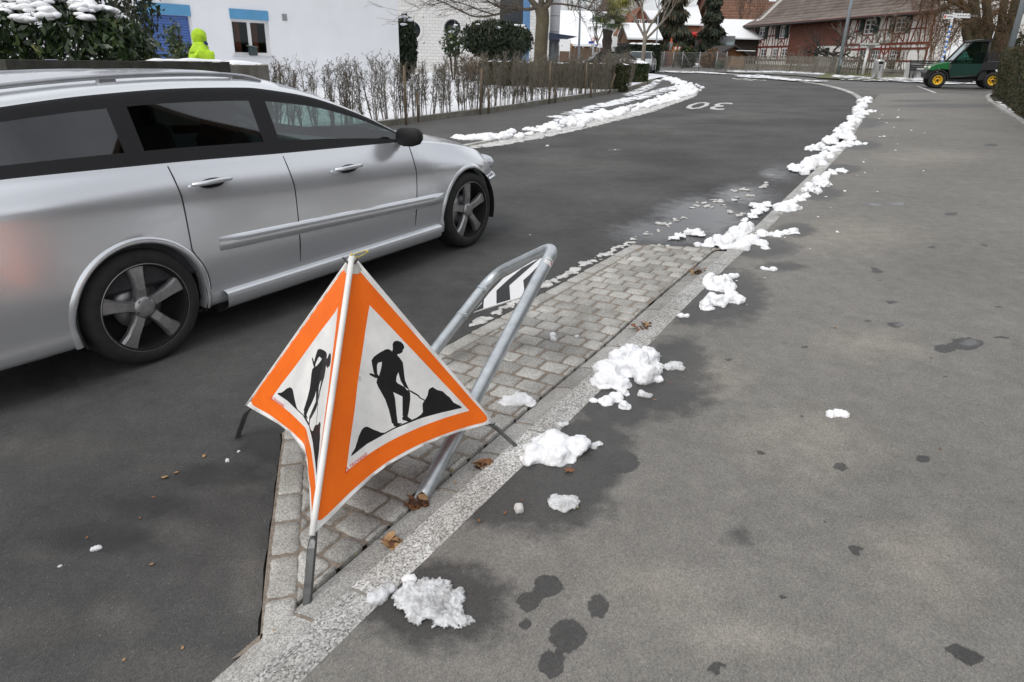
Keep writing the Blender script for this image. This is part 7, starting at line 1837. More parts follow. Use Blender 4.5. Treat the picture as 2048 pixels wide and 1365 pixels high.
b.build('boards', mat('red_brown_boards', (.17, .085, .07), .9, vs=3, var=.2), o)
c_ = D(1349, 112, 67); leafy('golden_shrub', c_, (.55, .5, .9), 500, .14, [mat('gold_leaf', (.30, .17, .025), .7, var=.3), M_twig_red], [4, 2], 'yellow orange leaved shrub behind the wire fence', seed=93, lump=.4, shell=.2, cat='shrub')
bush_px('ivy_bush', 1354, 1394, 92, 140, 64.5, 2600, .26, [M_yew[1], M_leafd[1], M_thuja[0], M_thuja[3]], [5, 4, 3, .8], 'round ivy covered bush standing behind the wire fence', 94, droop=(0, 0, -.2), lump=.2, shell=.55)
o, w_, z0, z1, d = block('stone_steps', 1384, 1402, 98, 130, 68, 3, None, 'grey stone steps climbing beside the ivy bush', 'steps')
b = MB()
for k in range(9): b.box((0, k*.32, z1*(k+1)/9/2), (w_, .34, z1*(k+1)/9))
b.build('steps', M_slat, o)
o, w_, z0, z1, d = block('white_sack', 1385, 1400, 127, 139, 66, .8, None, 'white bulky sack or snow covered crate beside the wire fence', 'sack')
b = MB(); b.box((0, 0, z1/2), (w_, .7, z1), bev=.12); b.build('sack', M_snow_far, o)
for i, (x0, x1, y0, m, lab) in enumerate(((1401, 1413, 75, mat('container_red', (.13, .025, .02), .6), 'dark red container end beside a green container'), (1413, 1427, 74, mat('container_green', (.02, .13, .08), .6), 'green container between a red and a white one'), (1427, 1434, 72, M_sign_w, 'narrow white container next to the green container'), (1434, 1466, 72, mat('container_grey', (.20, .22, .22), .6), 'long grey container behind the brown garden shed'))):
    o, w_, z0, z1, d = block('container', x0, x1, y0, 98, 84-i*.4, 2.4, m, lab, 'container'); b = MB(); b.box((0, 1.3, z1/2), (w_*.97, 2.4, z1)); n = max(3, int(w_/.22))
    for k in range(n): b.box((-w_/2+w_*(k+.5)/n, .08, z1/2), (w_/n*.5, .06, z1-.2))
    b.build('body', m, o)
    if i == 3: b = MB(); b.box((w_*.18, .04, z1*.62), (w_*.45, .05, z1*.35)); b.build('panel', mat('container_panel', (.28, .36, .40), .5), o)
crb = base_at(1382, 86); cr = empty('crane_arm', crb, 0, 'raised crane arm with grey outer boom and red inner boom', 'crane'); lc_ = lambda x, y: D(x, y, 86)-crb
b = MB(); b.tube([lc_(1345, 64), lc_(1378, 68)], .22, 4); b.tube([lc_(1362, 61.5), lc_(1378, 66)], .08, 4); b.build('boom', mat('boom_grey', (.06, .065, .07), .5), cr)
M_cred = mat('crane_red', (.55, .03, .025), .4); b = MB(); b.tube([lc_(1379, 67.5), lc_(1384, 69.5), lc_(1400, 71), lc_(1416, 73.5)], [.20, .28, .34, .14], 5); b.build('arm', M_cred, cr)
b = MB(); b.tube([Vector((.6, .4, -.1)), lc_(1396, 73)], .25, 6); b.box((.6, .6, .8), (3.2, 2.0, 1.2), bev=.1); b.build('base', mat('crane_base', (.05, .05, .05), .7), cr)
o, w_, z0, z1, d = block('barrier_boards', 1343, 1362, 94, 101, 74, .1, None, 'red and white striped site barrier behind the brown screen', 'barrier')
for k in range(5): b = MB(); b.box((-w_/2+w_*(k+.5)/5, 0, (z0+z1)/2), (w_/5, .06, z1-z0)); b.build('stripe_board', M_sign_w if k % 2 else M_cred, o)
for k in (-.45, .45): b = MB(); b.box((k*w_, .06, z1/2), (.08, .06, z1)); b.build('post', M_alu, o)
wb = base_at(1339, 73); wk = empty('person', wb, 0, 'distant worker in orange top and helmet with grey trousers', 'person'); zt = h_at(78.5, 1339, 73); z00 = h_at(103, 1339, 73); kk = (zt-z00)/1.78
J = [(0, 0, .98), (0, 0, 1.2), (0, 0, 1.42), (0, 0, 1.52), (0, 0, 1.70), (.2, 0, 1.38), (.25, .02, 1.12), (.2, -.12, .95), (-.2, 0, 1.38), (-.25, .02, 1.12), (-.2, -.12, .95), (.1, 0, .9), (.11, 0, .5), (.11, 0, .05), (-.1, 0, .9), (-.11, .0, .5), (-.11, 0, .05)]
J = [(a*kk, c*kk, z*kk+z00) for a, c, z in J]
body_mesh('body', J, [(0, 1), (1, 2), (2, 3), (3, 4), (2, 5), (5, 6), (6, 7), (2, 8), (8, 9), (9, 10), (0, 11), (11, 12), (12, 13), (0, 14), (14, 15), (15, 16)], [.14*kk]*3+[.06*kk, .10*kk, .07*kk, .05*kk, .04*kk, .07*kk, .05*kk, .04*kk, .09*kk, .07*kk, .05*kk, .09*kk, .07*kk, .05*kk], M_grey_refl, wk, 1)
b = MB(); b.ball((0, 0, 1.72*kk+z00), .125*kk, 0, 8); b.ball((0, 0, 1.38*kk+z00), .20*kk, 0, 8, None, (1.1, .8, .8)); b.build('orange_top', mat('safety_orange', (.8, .12, .02), .6), wk)
mb = base_at(1339, 73); st_ = empty('earth_platform', mb, 0, 'low grey retaining block the distant worker stands on', 'block'); b = MB(); b.box((0, .5, z00/2-.1), (2.2, 2.0, z00+.18)); b.build('block', M_slat, st_)
# shrubs before the shed and the shed
bush_px('russet_shrub', 1402, 1440, 96, 141, 62, 1500, .20, [M_twig_red, M_thuja[1], mat('russet_leaf', (.26, .11, .03), .8, var=.3), M_leafd[1]], [5, 4, 2.5, 1.5], 'russet and brown shrub growing left of the garden shed', 95, lump=.45, shell=.12, elong=3.5)
bush_px('green_rose_bush', 1428, 1456, 118, 143, 60, 500, .18, M_leafd, [3, 3, 2, .4], 'small green bush at the left end of the picket fence', 96, lump=.5, shell=.1)
c = base_at(1464, 68); sd_o = gable_house('garden_shed', c, 0.05, wid(1437, 1492, 68), 5, h_at(110, 1464, 68), h_at(94, 1464, 68), mat('shed_wood', (.17, .075, .028), .8, vs=3, var=.3, stretch=(3, 3, .3)), mat('shed_roof', (.035, .03, .028), .9), 'brown wooden garden shed with dark roof beside the farmhouse', 'shed', 'y', .5)
b = MB(); zs = h_at(110, 1464, 68); b.box((.5, -.05, zs*.42), (1.3, .06, zs*.8)); fo2 = b.build('door', M_wood_o, sd_o); b = MB(); b.box((.95, -.11, zs*.42), (.05, .05, .14)); b.build('handle', M_alu, fo2)
b = MB(); b.box((1.0, -.35, zs+.35), (1.7, .5, .06), bev=.02); b.build('snow_cap', M_snow_far, sd_o)
o, w_, he, hr = house_px('snow_roof_shed', 1438, 1520, 74, 42, 90, 8, M_rafter, M_snowroof, 'dark open shed under a snow covered roof beside the farmhouse', 'x', [], over=.6, cat='shed')
M_stripe = roof_tiles('patched_roof_tiles', (.10, .055, .038), (.22, .10, .055), .5)
o, w_, he, hr = house_px('old_barn', 1428, 1560, 52, 4, 128, 16, M_board, M_stripe, 'old barn with patchy brown and orange tiled roof', 'x', [], over=.8, cat='barn')
o, w_, he, hr = house_px('big_roof_house', 1424, 1520, 20, -60, 165, 20, M_board, mat('far_roof', (.13, .075, .06), .9, vs=1, var=.2), 'large reddish roof rising behind the old barn', 'x', [], over=.8)
o, w_, he, hr = house_px('white_roof_house', 1363, 1392, 48, 12, 108, 9, M_tile_r, M_snowroof, 'small house with bright snow roof between two conifers', 'x', [], over=.4)

# conifers
def conifer(name, px0, px1, pyt, Y, n, label, mats, wts, seed, droop=-.7, size=.6, base_frac=.1, pw=.8):
    bse = base_at((px0+px1)/2, Y); R_c = wid(px0, px1, Y)/2; H = h_at(pyt, (px0+px1)/2, Y); o = empty(name, bse, 0, label, 'tree'); rg = np.random.RandomState(seed)
    z = base_frac+(1-base_frac)*(1-rg.rand(n)**.55); a = rg.uniform(0, 6.28, n); lay = .72+.28*np.sin(z*H*4.2+np.sin(a*3)*.8); R_z = R_c*(1-z*.96)**pw*lay
    nn = np.array([noise.noise(Vector((math.cos(t)*1.3, math.sin(t)*1.3, q*6+seed))) for t, q in zip(a, z)]); r = R_z*(1+.45*nn)*(.35+.65*rg.rand(n)**.5)
    P = np.stack([np.cos(a)*r, np.sin(a)*r, z*H-.18*r], 1); dr = np.stack([np.cos(a)*.6, np.sin(a)*.6, np.full(n, droop)], 1)
    np_quads('crown', cards(P, size, rg, 3.4, dr, .35), mats, o, pick(n, wts, rg)); b = MB(); b.tube([Vector((0, 0, -.2)), Vector((0, 0, H*.5)), Vector((0, 0, H*.96))], [R_c*.10+.08, R_c*.06+.05, .03], 8); b.build('trunk', M_bark, o); return o
conifer('weeping_conifer', 1300, 1374, -90, 76, 6500, 'big weeping brownish conifer beside the road bend', M_fir, [3, 3, 4], 101, droop=-1.3, size=.8, pw=.45)
conifer('fir_tree', 1386, 1446, -70, 82, 5200, 'dense dark fir tree left of the old barn', M_fir, [5, 4, 1], 102, size=.7, pw=.6)
bush_px('evergreen_bush', 1352, 1386, 62, 100, 84, 1200, .40, M_fir, [5, 2, 1], 'dark evergreen bush between the two big conifers', 103, lump=.3)
bush_px('evergreen_bush', 1384, 1412, 68, 100, 88, 900, .40, M_fir, [5, 3, 2], 'dark greyish bush below the crane arm', 104, lump=.35)
bare_tree(base_at(1472, 96), 8.5, .14, 'leafless tree in front of the snow roofed shed', 66, M_twig, depth=4)
bare_tree(base_at(1340, 112), 15, .22, 'leafless tree behind the weeping conifer', 67, depth=4)
bare_tree(base_at(1400, 118), 16, .22, 'leafless tree rising between the two conifers', 68, depth=4)

# trees and shrubs before the farmhouse
def gnarled(px, pyb, Y, h, label, seed, m=M_bark, r=.16, spread=.9, depth=4, trunk=.28, up=.05, nl=5):
    rg = random.Random(seed); bse = base_at(px, Y); o = empty('bare_tree', bse, 0, label, 'tree'); b = MB(); P_ = [Vector((0, 0, -.2)), Vector((.08, 0, h*trunk*.5)), Vector((-.05, .03, h*trunk))]; b.tube(smooth_line(P_, 1), r, 8); b.build('trunk', m, o); b = MB()
    for k in range(nl): a = k*6.28/nl+rg.uniform(-.4, .4); grow(b, P_[-1]*rg.uniform(.75, 1), Vector((math.cos(a), math.sin(a), .55)), h*.28, r*.6, depth, rg, spread, 3, up, 5, .66, 0, .012, .26)
    b.build('crown', m, o); return o
gnarled(1668, 130, 55, 4.6, 'gnarled leafless fruit tree in front of the farmhouse', 111, mat('dark_bark', (.05, .04, .033), .95, var=.3), .17)
gnarled(1598, 132, 58, 2.6, 'small pale leafless fruit tree behind the picket fence', 112, M_twig_grey, .07, nl=4, depth=3)
gnarled(1738, 110, 52, 4.2, 'slim leafless tree crossing the shuttered farmhouse window', 113, M_twig_grey, .06, .5, 4, .45, .35)
gnarled(1716, 140, 47, 1.8, 'low leafless bush beside the white sign post', 114, M_twig_grey, .04, nl=5, depth=3)
for i, (px, Y, h, n_, lab) in enumerate(((1845, 46, 4.4, 5, 'tall reddish brown leafless shrub behind the bench'), (1875, 44, 5.2, 6, 'tallest reddish brown leafless shrub beside the signpost'), (1818, 47, 3.4, 4, 'reddish leafless shrub covering the farmhouse corner'), (1792, 47, 2.0, 5, 'low reddish leafless shrub behind the litter bin'), (1860, 42, 2.6, 8, 'low russet leafless shrub directly behind the bench'))):
    bare_shrub('bare_shrub', base_at(px, Y), h, n_, lab, 120+i, M_twig_red, spread=.35, r=.020, depth=3, up=.5)
bush_px('dark_bush', 1772, 1790, 116, 150, 49, 420, .16, [M_yew[1], M_thuja[0], M_twig_red], [3, 3, 3], 'small dark bush between fence and litter bin', 131, lump=.4, shell=.15)
o, w_, z0, z1, d = block('stone_wall', 1768, 1812, 139, 151, 45, .3, None, 'low grey dry stone wall behind the litter bin', 'wall'); b = MB(); rg = random.Random(5)
for k in range(9):
    for j in range(2): b.box((-w_/2+w_*(k+.5+.3*(j % 2))/9, 0, z1*(j+.5)/2), (w_/9*.93, .3+rg.uniform(-.04, .04), z1/2*.93), bev=.03)
b.build('stones', mat('wall_stone', (.20, .19, .17), .95, vs=3, var=.3, bump=.5, bs=12), o)

# big gnarled tree on the right
YG = 43; gbp = base_at(1958, YG); gt = empty('old_tree', gbp, 0, 'old knotty many stemmed tree behind the utility vehicle', 'tree'); rg = random.Random(141); lg = lambda x, y, dy=0: D(x, y, YG+dy)-gbp
M_gb = mat('old_brown_bark', (.052, .040, .028), .95, vs=1.5, col2=(.075, .062, .030), bump=.8, bs=9)
b = MB()
for pl, r in (([(1965, 170), (1962, 120), (1956, 90), (1952, 60), (1948, 25), (1945, -20)], .42), ([(1950, 110), (1936, 80), (1931, 60), (1934, 40), (1942, 20)], .30), ([(1968, 120), (1972, 85), (1976, 55), (1974, 20), (1970, -20)], .34), ([(1975, 130), (1988, 95), (1998, 70), (2004, 40), (2010, -10)], .30), ([(1985, 130), (2006, 95), (2020, 60), (2028, 20), (2036, -30)], .34)):
    P_ = smooth_line([lg(*q) for q in pl], 2); n = len(P_); b.tube(P_, [r*(1-.45*i/n)*(1+.15*noise.noise(Vector((i*.8, r*9, 0)))) for i in range(n)], 10)
b.build('trunk', M_gb, gt); b = MB()
for pl, r in (([(1946, 30), (1925, 15), (1900, 2), (1870, -10)], .13), ([(1940, 20), (1915, -5), (1890, -30)], .12), ([(1972, 40), (1990, 25), (2010, 10), (2040, -5)], .12), ([(1975, 50), (1985, 45), (1990, 60)], .08), ([(2004, 45), (2030, 30), (2060, 20)], .12), ([(1952, 50), (1930, 40), (1915, 30)], .10), ([(1950, -5), (1920, -30), (1880, -40)], .12)):
    P_ = smooth_line([lg(*q) for q in pl], 2); n = len(P_); b.tube(P_, [r*(1-.6*i/n) for i in range(n)], 6)
    for _ in range(12):
        i = rg.randrange(2, n); grow(b, P_[i], Vector((rg.gauss(-.2, .7), rg.gauss(0, .5), rg.gauss(-.1, .6))), rg.uniform(.6, 1.3), .03, 3, rg, .6, 3, -.05, 4, .66, 0, .012, .25)
b.build('crown', mat('old_twigs', (.12, .075, .040), .9, vs=3, var=.35), gt)
o, w_, he, hr = house_px('snow_roof_house', 1862, 1945, 84, 2, 64, 10, M_board, M_snowroof, 'house with steep snow covered roof behind the old tree', 'x', [], over=.4)
o, w_, he, hr = house_px('white_gable_house', 1962, 2040, 110, 66, 58, 8, M_render, M_snowroof, 'white gabled house with one window behind the old tree', 'y', [('f', -.25, 1.55, .8, 1.2)], over=.4)
bush_px('evergreen_bush', 2020, 2090, 62, 120, 50, 900, .30, M_yew, [3, 3, 2], 'dark evergreen behind the thick lamp post on the right', 105, lump=.3)

# lamp posts
def lamp_v(base, h, r, label):
    o = empty('street_lamp', base, 0, label, 'street lamp'); b = MB(); b.tube([Vector((0, 0, -.1)), Vector((0, 0, h*.5)), Vector((0, 0, h))], [r, r*.85, r*.62], 16); b.build('pole', M_pole, o)
    b = MB(); b.tube([Vector((0, 0, h)), Vector((-.1, -.3, h+.12)), Vector((-.4, -1.2, h+.22))], [r*.62, r*.5, r*.45], 8); b.build('arm', M_pole, o); b = MB(); b.box((-.5, -1.5, h+.22), (.25, .75, .12), bev=.04); b.build('lamp_head', M_pole, o); b = MB(); b.box((0, -r, .75), (r*.9, .02, .38), bev=.01); b.build('service_door', M_pole, o); return o
lamp_v(G(1675, 151, .05), 8.5, .115, 'grey lamp post standing in the verge before the farmhouse')
q = D(2024, 86, 31); lamp_v(gp(q.x, q.y, .03), 8.5, .125, 'thick grey lamp post rising behind the right hedge')
# white sign post with flat plate
bse = G(1725, 150.5, .08); o = empty('sign_post', bse, 0, 'white post with a narrow grey plate seen edge on', 'sign'); zt = up_at(1744, 92, bse).z-bse.z; b = MB(); b.tube([Vector((0, 0, -.1)), Vector((0, 0, zt))], .075, 10); b.build('post', M_sign_w, o)
b = MB(); b.box((.05, 0, zt+.08), (.95, .6, .13), bev=.02); b.build('plate', mat('plate_grey', (.42, .42, .41), .5), o)
# litter bin
bse = G(1752, 157.5, .07); o = empty('litter_bin', bse, 0, 'round stainless steel litter bin with black slot on the verge', 'bin'); zt = up_at(1765, 119.5, bse).z-bse.z; rb = .27
b = MB(); b.lathe([(rb*.94, 0), (rb, .04), (rb, zt-.12), (rb*.98, zt-.03), (rb*.85, zt)], 28); b.build('body', mat('brushed_steel', (.42, .42, .41), .32, .8, vs=8, var=.12, stretch=(6, 6, .4)), o)
b = MB(); n = 10; vs = [(rb*1.012*math.cos(a), rb*1.012*math.sin(a), z) for z in (zt-.24, zt-.10) for a in [-2.1+.95*i/n for i in range(n+1)]]; b.add(vs, [(i, i+1, n+2+i, n+1+i) for i in range(n)]); b.build('slot', M_dark, o)
b = MB()
for (w0_, w1_, z0_, z1_) in ((-.16, .20, .62, .66), (-.02, .10, .44, .62), (.02, .08, .38, .44)):
    vs = [(rb*1.012*math.cos(-1.75+t), rb*1.012*math.sin(-1.75+t), zt*q_) for q_ in (z0_, z1_) for t in (w0_, (w0_+w1_)/2, w1_)]; b.add(vs, [(0, 1, 4, 3), (1, 2, 5, 4)])
b.build('pictogram', M_dark, o)
# bench and concrete blocks
M_benchm = mat('bench_dark_metal', (.018, .019, .022), .5, vs=10); bse = G(1822, 158, .05); rzb = math.radians(-2); o = empty('bench', bse, rzb, 'dark slatted metal bench beside the utility vehicle', 'bench'); BL = 2.6
for k in range(5): b = MB(); b.box((BL/2, .42+k*.035, .50+k*.105), (BL, .03, .075), bev=.008); b.build('back_slat', M_benchm, o)
b = MB()
for k in range(4): b.box((BL/2, .02+k*.11, .44), (BL, .085, .035), bev=.008)
b.build('seat', M_benchm, o)
for x in (.04, BL-.04):
    b = MB(); b.tube([Vector((x, -.05, 0)), Vector((x, -.08, .43)), Vector((x, .40, .42)), Vector((x, .58, .98))], .032, 6); b.tube([Vector((x, .30, 0)), Vector((x, .40, .42))], .032, 6); b.tube([Vector((x, -.05, .01)), Vector((x, .30, .01))], .032, 6); b.build('leg', M_benchm, o)
for px, Y, lab, s in ((1824, None, 'pale concrete litter box under the left end of the bench', .62), (1836, None, 'pale concrete block behind the left bench leg', .5)):
    bb = bse+Vector(((px-1822)/34+.05, .75 if s > .6 else .5, 0)); ob = empty('concrete_block', bb, rzb, lab, 'block'); b = MB(); b.box((.25, .0, .40 if s > .6 else .28), (.62, .5, .80 if s > .6 else .56), bev=.03); b.build('block', mat('pale_concrete', (.42, .42, .40), .9, vs=3, var=.12, bump=.3, bs=20) if 'pale_concrete' not in MATS else MATS['pale_concrete'], ob)
# striped signpost with two arms
YP2 = 37.5; q = D(1904, 42, YP2); bse = gp(q.x, q.y); o = empty('signpost', bse, 0, 'blue and white striped signpost with white direction arms', 'signpost'); zt = D(1909, 26, YP2).z-bse.z
b = MB(); z = 0; k = 0; seg = .115
while z < zt: b.add(*(lambda m: (m.v, m.f))(MB().tube([Vector((0, 0, z)), Vector((0, 0, min(z+seg, zt)))], .045, 10)), 0 if (k % 2 or z > zt-.5) else 1, True); z += seg; k += 1
b.build('pole', [M_sign_w, mat('stripe_blue', (.05, .22, .60), .5)], o)
za, zb = D(1909, 36, YP2).z-bse.z, D(1909, 27, YP2).z-bse.z; xl, xr = D(1888, 33, YP2).x-bse.x, D(1941, 32, YP2).x-bse.x
for x0, x1, dz, red in ((.05, xr, 0, 0), (xl, -.05, -.06, 1)):
    b = MB(); tip = x1 if not red else x0; b.prism([(x0, za+dz), (x1, za+dz), (x1+(.0 if red else -.06), zb+dz), (x0, zb+dz)], -.02, .02, 0, Matrix.Rotation(math.pi/2, 4, 'X'))
    if red: b.box((x0+.05, -.022, (za+zb)/2+dz), (.09, .01, .12), mi=1)
    for j in range(3 if red else 8): b.box((x0+.18+j*.13 if not red else x0+.2+j*.10, -.023, (za+zb)/2+dz+.0), (.09, .006, .05), mi=2)
    b.build('direction_arm', [M_sign_w, M_sign_r, mat('print_dark', (.22, .22, .22), .6) if 'print_dark' not in MATS else MATS['print_dark']], o)

# green utility vehicle
u0, u1 = G(1964, 175.5), G(1859, 174); ux = (u1-u0).normalized(); uy = GN.cross(ux).normalized(); uz = ux.cross(uy); UW = (u1-u0).length
UM = Matrix(((ux.x, uy.x, uz.x, u0.x), (ux.y, uy.y, uz.y, u0.y), (ux.z, uy.z, uz.z, u0.z), (0, 0, 0, 1)))
ut = empty('utility_vehicle', None, 0, 'green off-road utility vehicle with yellow wheels and black cab', 'utility vehicle', M=UM)
M_ug = mat('vehicle_green', (.012, .135, .035), .35, coat=.4, var=.06); M_uk = mat('vehicle_black', (.014, .015, .016), .5, vs=8); M_uy = mat('wheel_yellow', (.72, .42, .012), .4); M_ugl = glass('cab_glass', (.45, .62, .58), ior=2.1); M_lampw = mat('headlamp_lens', (.75, .72, .62), .15)
rw = .335; HW = 1.42     # local y: 0 at the near side wheel face, growing away
for wx in (0, UW):
    for wy, s in ((.13, 1), (HW-.13, -1)):
        T = Matrix.Translation((wx, wy, rw)) @ Matrix.Rotation(math.pi/2*s, 4, 'X'); b = MB(); b.lathe([(.18, -.13), (.27, -.14), (.32, -.11), (rw, -.06), (rw, .06), (.32, .11), (.27, .14), (.19, .125), (.185, -.12)], 30, 0, T); wo = b.build('wheel', M_rubber, ut)
        b = MB(); b.lathe([(.186, -.1), (.19, .126), (.18, .132), (.155, .115), (.14, .07), (.07, .065), (.06, .09), (.0001, .095)], 26, 0, T); b.lathe([(.05, .09), (.05, .105), (.0001, .108)], 12, 1, T)
        for k in range(6): a = k*1.047; b.lathe([(.022, .06), (.022, .0725), (.0001, .073)], 8, 1, T @ Matrix.Translation((.105*math.cos(a), .105*math.sin(a), 0)))
        b.build('rim', [M_uy, M_dark], wo)
def slab(b, prof, y0, y1, mi=0, ins=.0):
    n = len(prof); cx = sum(p[0] for p in prof)/n; cz = sum(p[1] for p in prof)/n; e = .03
    vs = [(cx+(x-cx)*(1-ins), y0, cz+(z-cz)*(1-ins)) for x, z in prof]+[(x, y0+e, z) for x, z in prof]+[(x, y1-e, z) for x, z in prof]+[(cx+(x-cx)*(1-ins), y1, cz+(z-cz)*(1-ins)) for x, z in prof]
    fs = [tuple(range(n-1, -1, -1)), tuple(range(3*n, 4*n))]+[(k*n+i, k*n+(i+1) % n, (k+1)*n+(i+1) % n, (k+1)*n+i) for k in range(3) for i in range(n)]; b.add(vs, fs, mi)
fx = UW
b = MB(); slab(b, [(fx-.62, .52), (fx-.62, 1.0), (fx-.25, 1.06), (fx+.15, .97), (fx+.36, .86), (fx+.40, .74), (fx+.30, .72), (fx-.0, .80), (fx-.34, .76), (fx-.50, .55)], .06, HW-.06, 0, .04); b.build('hood', M_ug, ut)
for wy in (.03, HW-.20):
    b = MB()
    pts = [(fx+.36*math.cos(a)*1.12, .355+.36*math.sin(a)*1.16) for a in [math.pi*(.08+.98*i/10) for i in range(11)]]; pin = [(fx+.36*math.cos(a), .355+.36*math.sin(a)) for a in [math.pi*(1.06-.98*i/10) for i in range(11)]]; n = 22; P_ = pts+pin; b.add([(x, wy, z) for x, z in P_]+[(x, wy+.17, z) for x, z in P_], [(i, (i+1) % n, n+(i+1) % n, n+i) for i in range(n)]+[(i, 21-i, 20-i, i+1) for i in range(10)]+[(n+i+1, n+20-i, n+21-i, n+i) for i in range(10)]); b.build('front_fender', M_uk, ut)
b = MB(); slab(b, [(fx-.40, .52), (fx-.40, .98), (fx-.30, .98), (fx-.22, .84), (fx-.30, .34), (fx-.40, .34)], .02, .10); b.build('side_panel', M_ug, ut)
b = MB(); slab(b, [(fx+.22, .34), (fx+.46, .40), (fx+.50, .62), (fx+.42, .74), (fx+.2, .72)], .16, HW-.16); b.build('front_bumper', M_uk, ut)
for y in (.22, HW-.22): b = MB(); b.ball((fx+.38, y, .83), .075, 0, 8, None, (.7, 1, .8)); b.build('headlight', M_lampw, ut)
b = MB(); b.box((fx/2, HW/2, .38), (fx-.3, HW-.5, .16)); b.box((fx-.85, .10, .32), (1.0, .12, .08)); b.box((fx-.85, HW-.10, .32), (1.0, .12, .08)); slab(b, [(.22, .36), (.55, .34), (.62, .86), (.30, .86)], .1, HW-.1); b.build('chassis', M_uk, ut)
cab = [(fx-.36, 1.0), (fx-.98, 1.86), (fx-1.45, 1.92), (fx-1.62, 1.84), (fx-1.66, 1.0), (fx-1.45, .52), (fx-.40, .44)]
b = MB()
for y in (.06, HW-.06):
    for p, q in zip(cab, cab[1:]+cab[:1]): b.tube([Vector((p[0], y, p[1])), Vector((q[0], y, q[1]))], .04, 8)
for x, z in cab[:4]: b.tube([Vector((x, .06, z)), Vector((x, HW-.06, z))], .04, 8)
b.build('cab_frame', M_uk, ut)
for y in (.055, HW-.055):
    b = MB(); gl_p = [cab[0], cab[1], cab[2], cab[3], cab[4], (fx-1.4, .98)]; b.add([(x, y, z) for x, z in gl_p]+[(x, y+.008, z) for x, z in gl_p], [tuple(range(5, -1, -1)), tuple(range(6, 12))]+[(i, (i+1) % 6, 6+(i+1) % 6, 6+i) for i in range(6)]); do = b.build('door_window', M_ugl, ut)
    b = MB(); dp = [(fx-.37, 1.0), (fx-1.64, 1.0), (fx-1.46, .54), (fx-.41, .46)]; b.add([(x, y, z) for x, z in dp]+[(x, y+.01, z) for x, z in dp], [(3, 2, 1, 0), (4, 5, 6, 7)]+[(i, (i+1) % 4, 4+(i+1) % 4, 4+i) for i in range(4)]); b.build('door', mat('dark_green_door', (.016, .045, .036), .25, coat=.4) if 'dark_green_door' not in MATS else MATS['dark_green_door'], ut)
b = MB(); p, q = cab[0], cab[1]; b.add([(p[0], .08, p[1]), (p[0], HW-.08, p[1]), (q[0], HW-.08, q[1]), (q[0], .08, q[1])], [(0, 1, 2, 3)]); b.build('windscreen', M_ugl, ut)
b = MB(); slab(b, [(fx-.92, 1.86), (fx-1.0, 1.90), (fx-1.45, 1.965), (fx-1.70, 1.93), (fx-1.66, 1.86)], .02, HW-.02); b.build('cab_roof', M_uk, ut)
b = MB(); b.box((fx-1.25, HW/2, .82), (.5, HW-.3, .16), bev=.04); b.box((fx-1.5, HW/2, 1.15), (.14, HW-.3, .6), bev=.04); b.build('seat', M_seat, ut)
b = MB(); b.tube([Vector((fx-.42, .04, 1.0)), Vector((fx-.36, -.10, 1.18))], .015, 6); b.ball((fx-.36, -.12, 1.24), .10, 0, 8, None, (.4, .8, 1.1)); b.build('side_mirror', M_uk, ut)
bx0, bx1 = -.62, .52
b = MB(); slab(b, [(bx0, .80), (bx0, 1.08), (bx1-.04, 1.08), (bx1+.04, .92), (bx1, .74)], .02, HW-.02, 0); b.build('cargo_box', M_uk, ut)
b = MB(); b.prism([(bx0, .86), (bx1-.08, .86), (bx1-.10, 1.0), (bx0, 1.0)], -.008, .008, 0, Matrix.Translation((0, .016, 0)) @ Matrix.Rotation(math.pi/2, 4, 'X')); b.build('side_stripe_green', M_ug, ut)
b = MB(); b.prism([(bx0, .985), (bx1-.12, .985), (bx1-.12, 1.03), (bx0, 1.03)], -.012, .012, 0, Matrix.Translation((0, .014, 0)) @ Matrix.Rotation(math.pi/2, 4, 'X')); b.box((bx1-.24, .002, .90), (.22, .01, .05)); b.build('side_stripe_yellow', mat('stripe_yellow', (.62, .48, .03), .4), ut)
b = MB()
for k in range(4): b.box(((bx0+bx1)/2, .06, 1.14+k*.09), (bx1-bx0-.08, .03, .05))
for x in (bx0+.1, -.05, bx1-.08): b.box((x, .09, 1.26), (.05, .03, .40))
for k in range(4): b.box(((bx0+bx1)/2, HW-.06, 1.14+k*.09), (bx1-bx0-.08, .03, .05))
b.build('cargo_rails', M_uk, ut)
b = MB(); slab(b, [(-.42, .58), (-.30, .74), (.30, .74), (.46, .42), (.40, .36), (.26, .62), (-.26, .64), (-.36, .52)], .0, .12); b.build('rear_fender', M_uk, ut)

# clipped hedge at the right edge and its kerb
h0, h1 = G(1990, 190, .04), G(2050, 236, .04); dv = (h1-h0); dirh = dv.xy.normalized(); Lh = dv.xy.length+7; nh = Vector((-dirh.y, dirh.x)); 
if nh.x < 0: nh = -nh
hgt = up_at(2006, 89, h0).z-h0.z; ctr = h0.xy+dirh*(Lh/2-.35)+nh*.70
hr_o = clipped_hedge('clipped_hedge', gp(ctr.x, ctr.y, .03), math.atan2(dirh.y, dirh.x), (Lh, 1.7, hgt), 26000, .085, [M_thuja[0], M_thuja[1], M_thuja[2], M_thuja[3]], [4, 5, 2.5, .25], 'tall clipped brownish green hedge at the right end of the pavement', 0, 35, wob=.06, elong=3.0)
b = MB(); b.box((-Lh/2+1.5, 0, hgt+.03), (.9, .5, .08), bev=.03); b.build('snow_cap', M_snow_far, hr_o)
kerb_strip('kerb', offset(hk[::-1], .12), hk[::-1], .10, .11, [M_kerb, M_joint], 1.0, seed=25, sub=.2, joint=.012)
sheet('hedge_bed', [p for p in hk] + [hk[-1]+Vector((10, 0)), Vector((34, 24)), hk[0]+Vector((3, .2))], .06, mat('bed_soil', (.05, .04, .028), .95, vs=4, var=.5, bump=.6, bs=25))
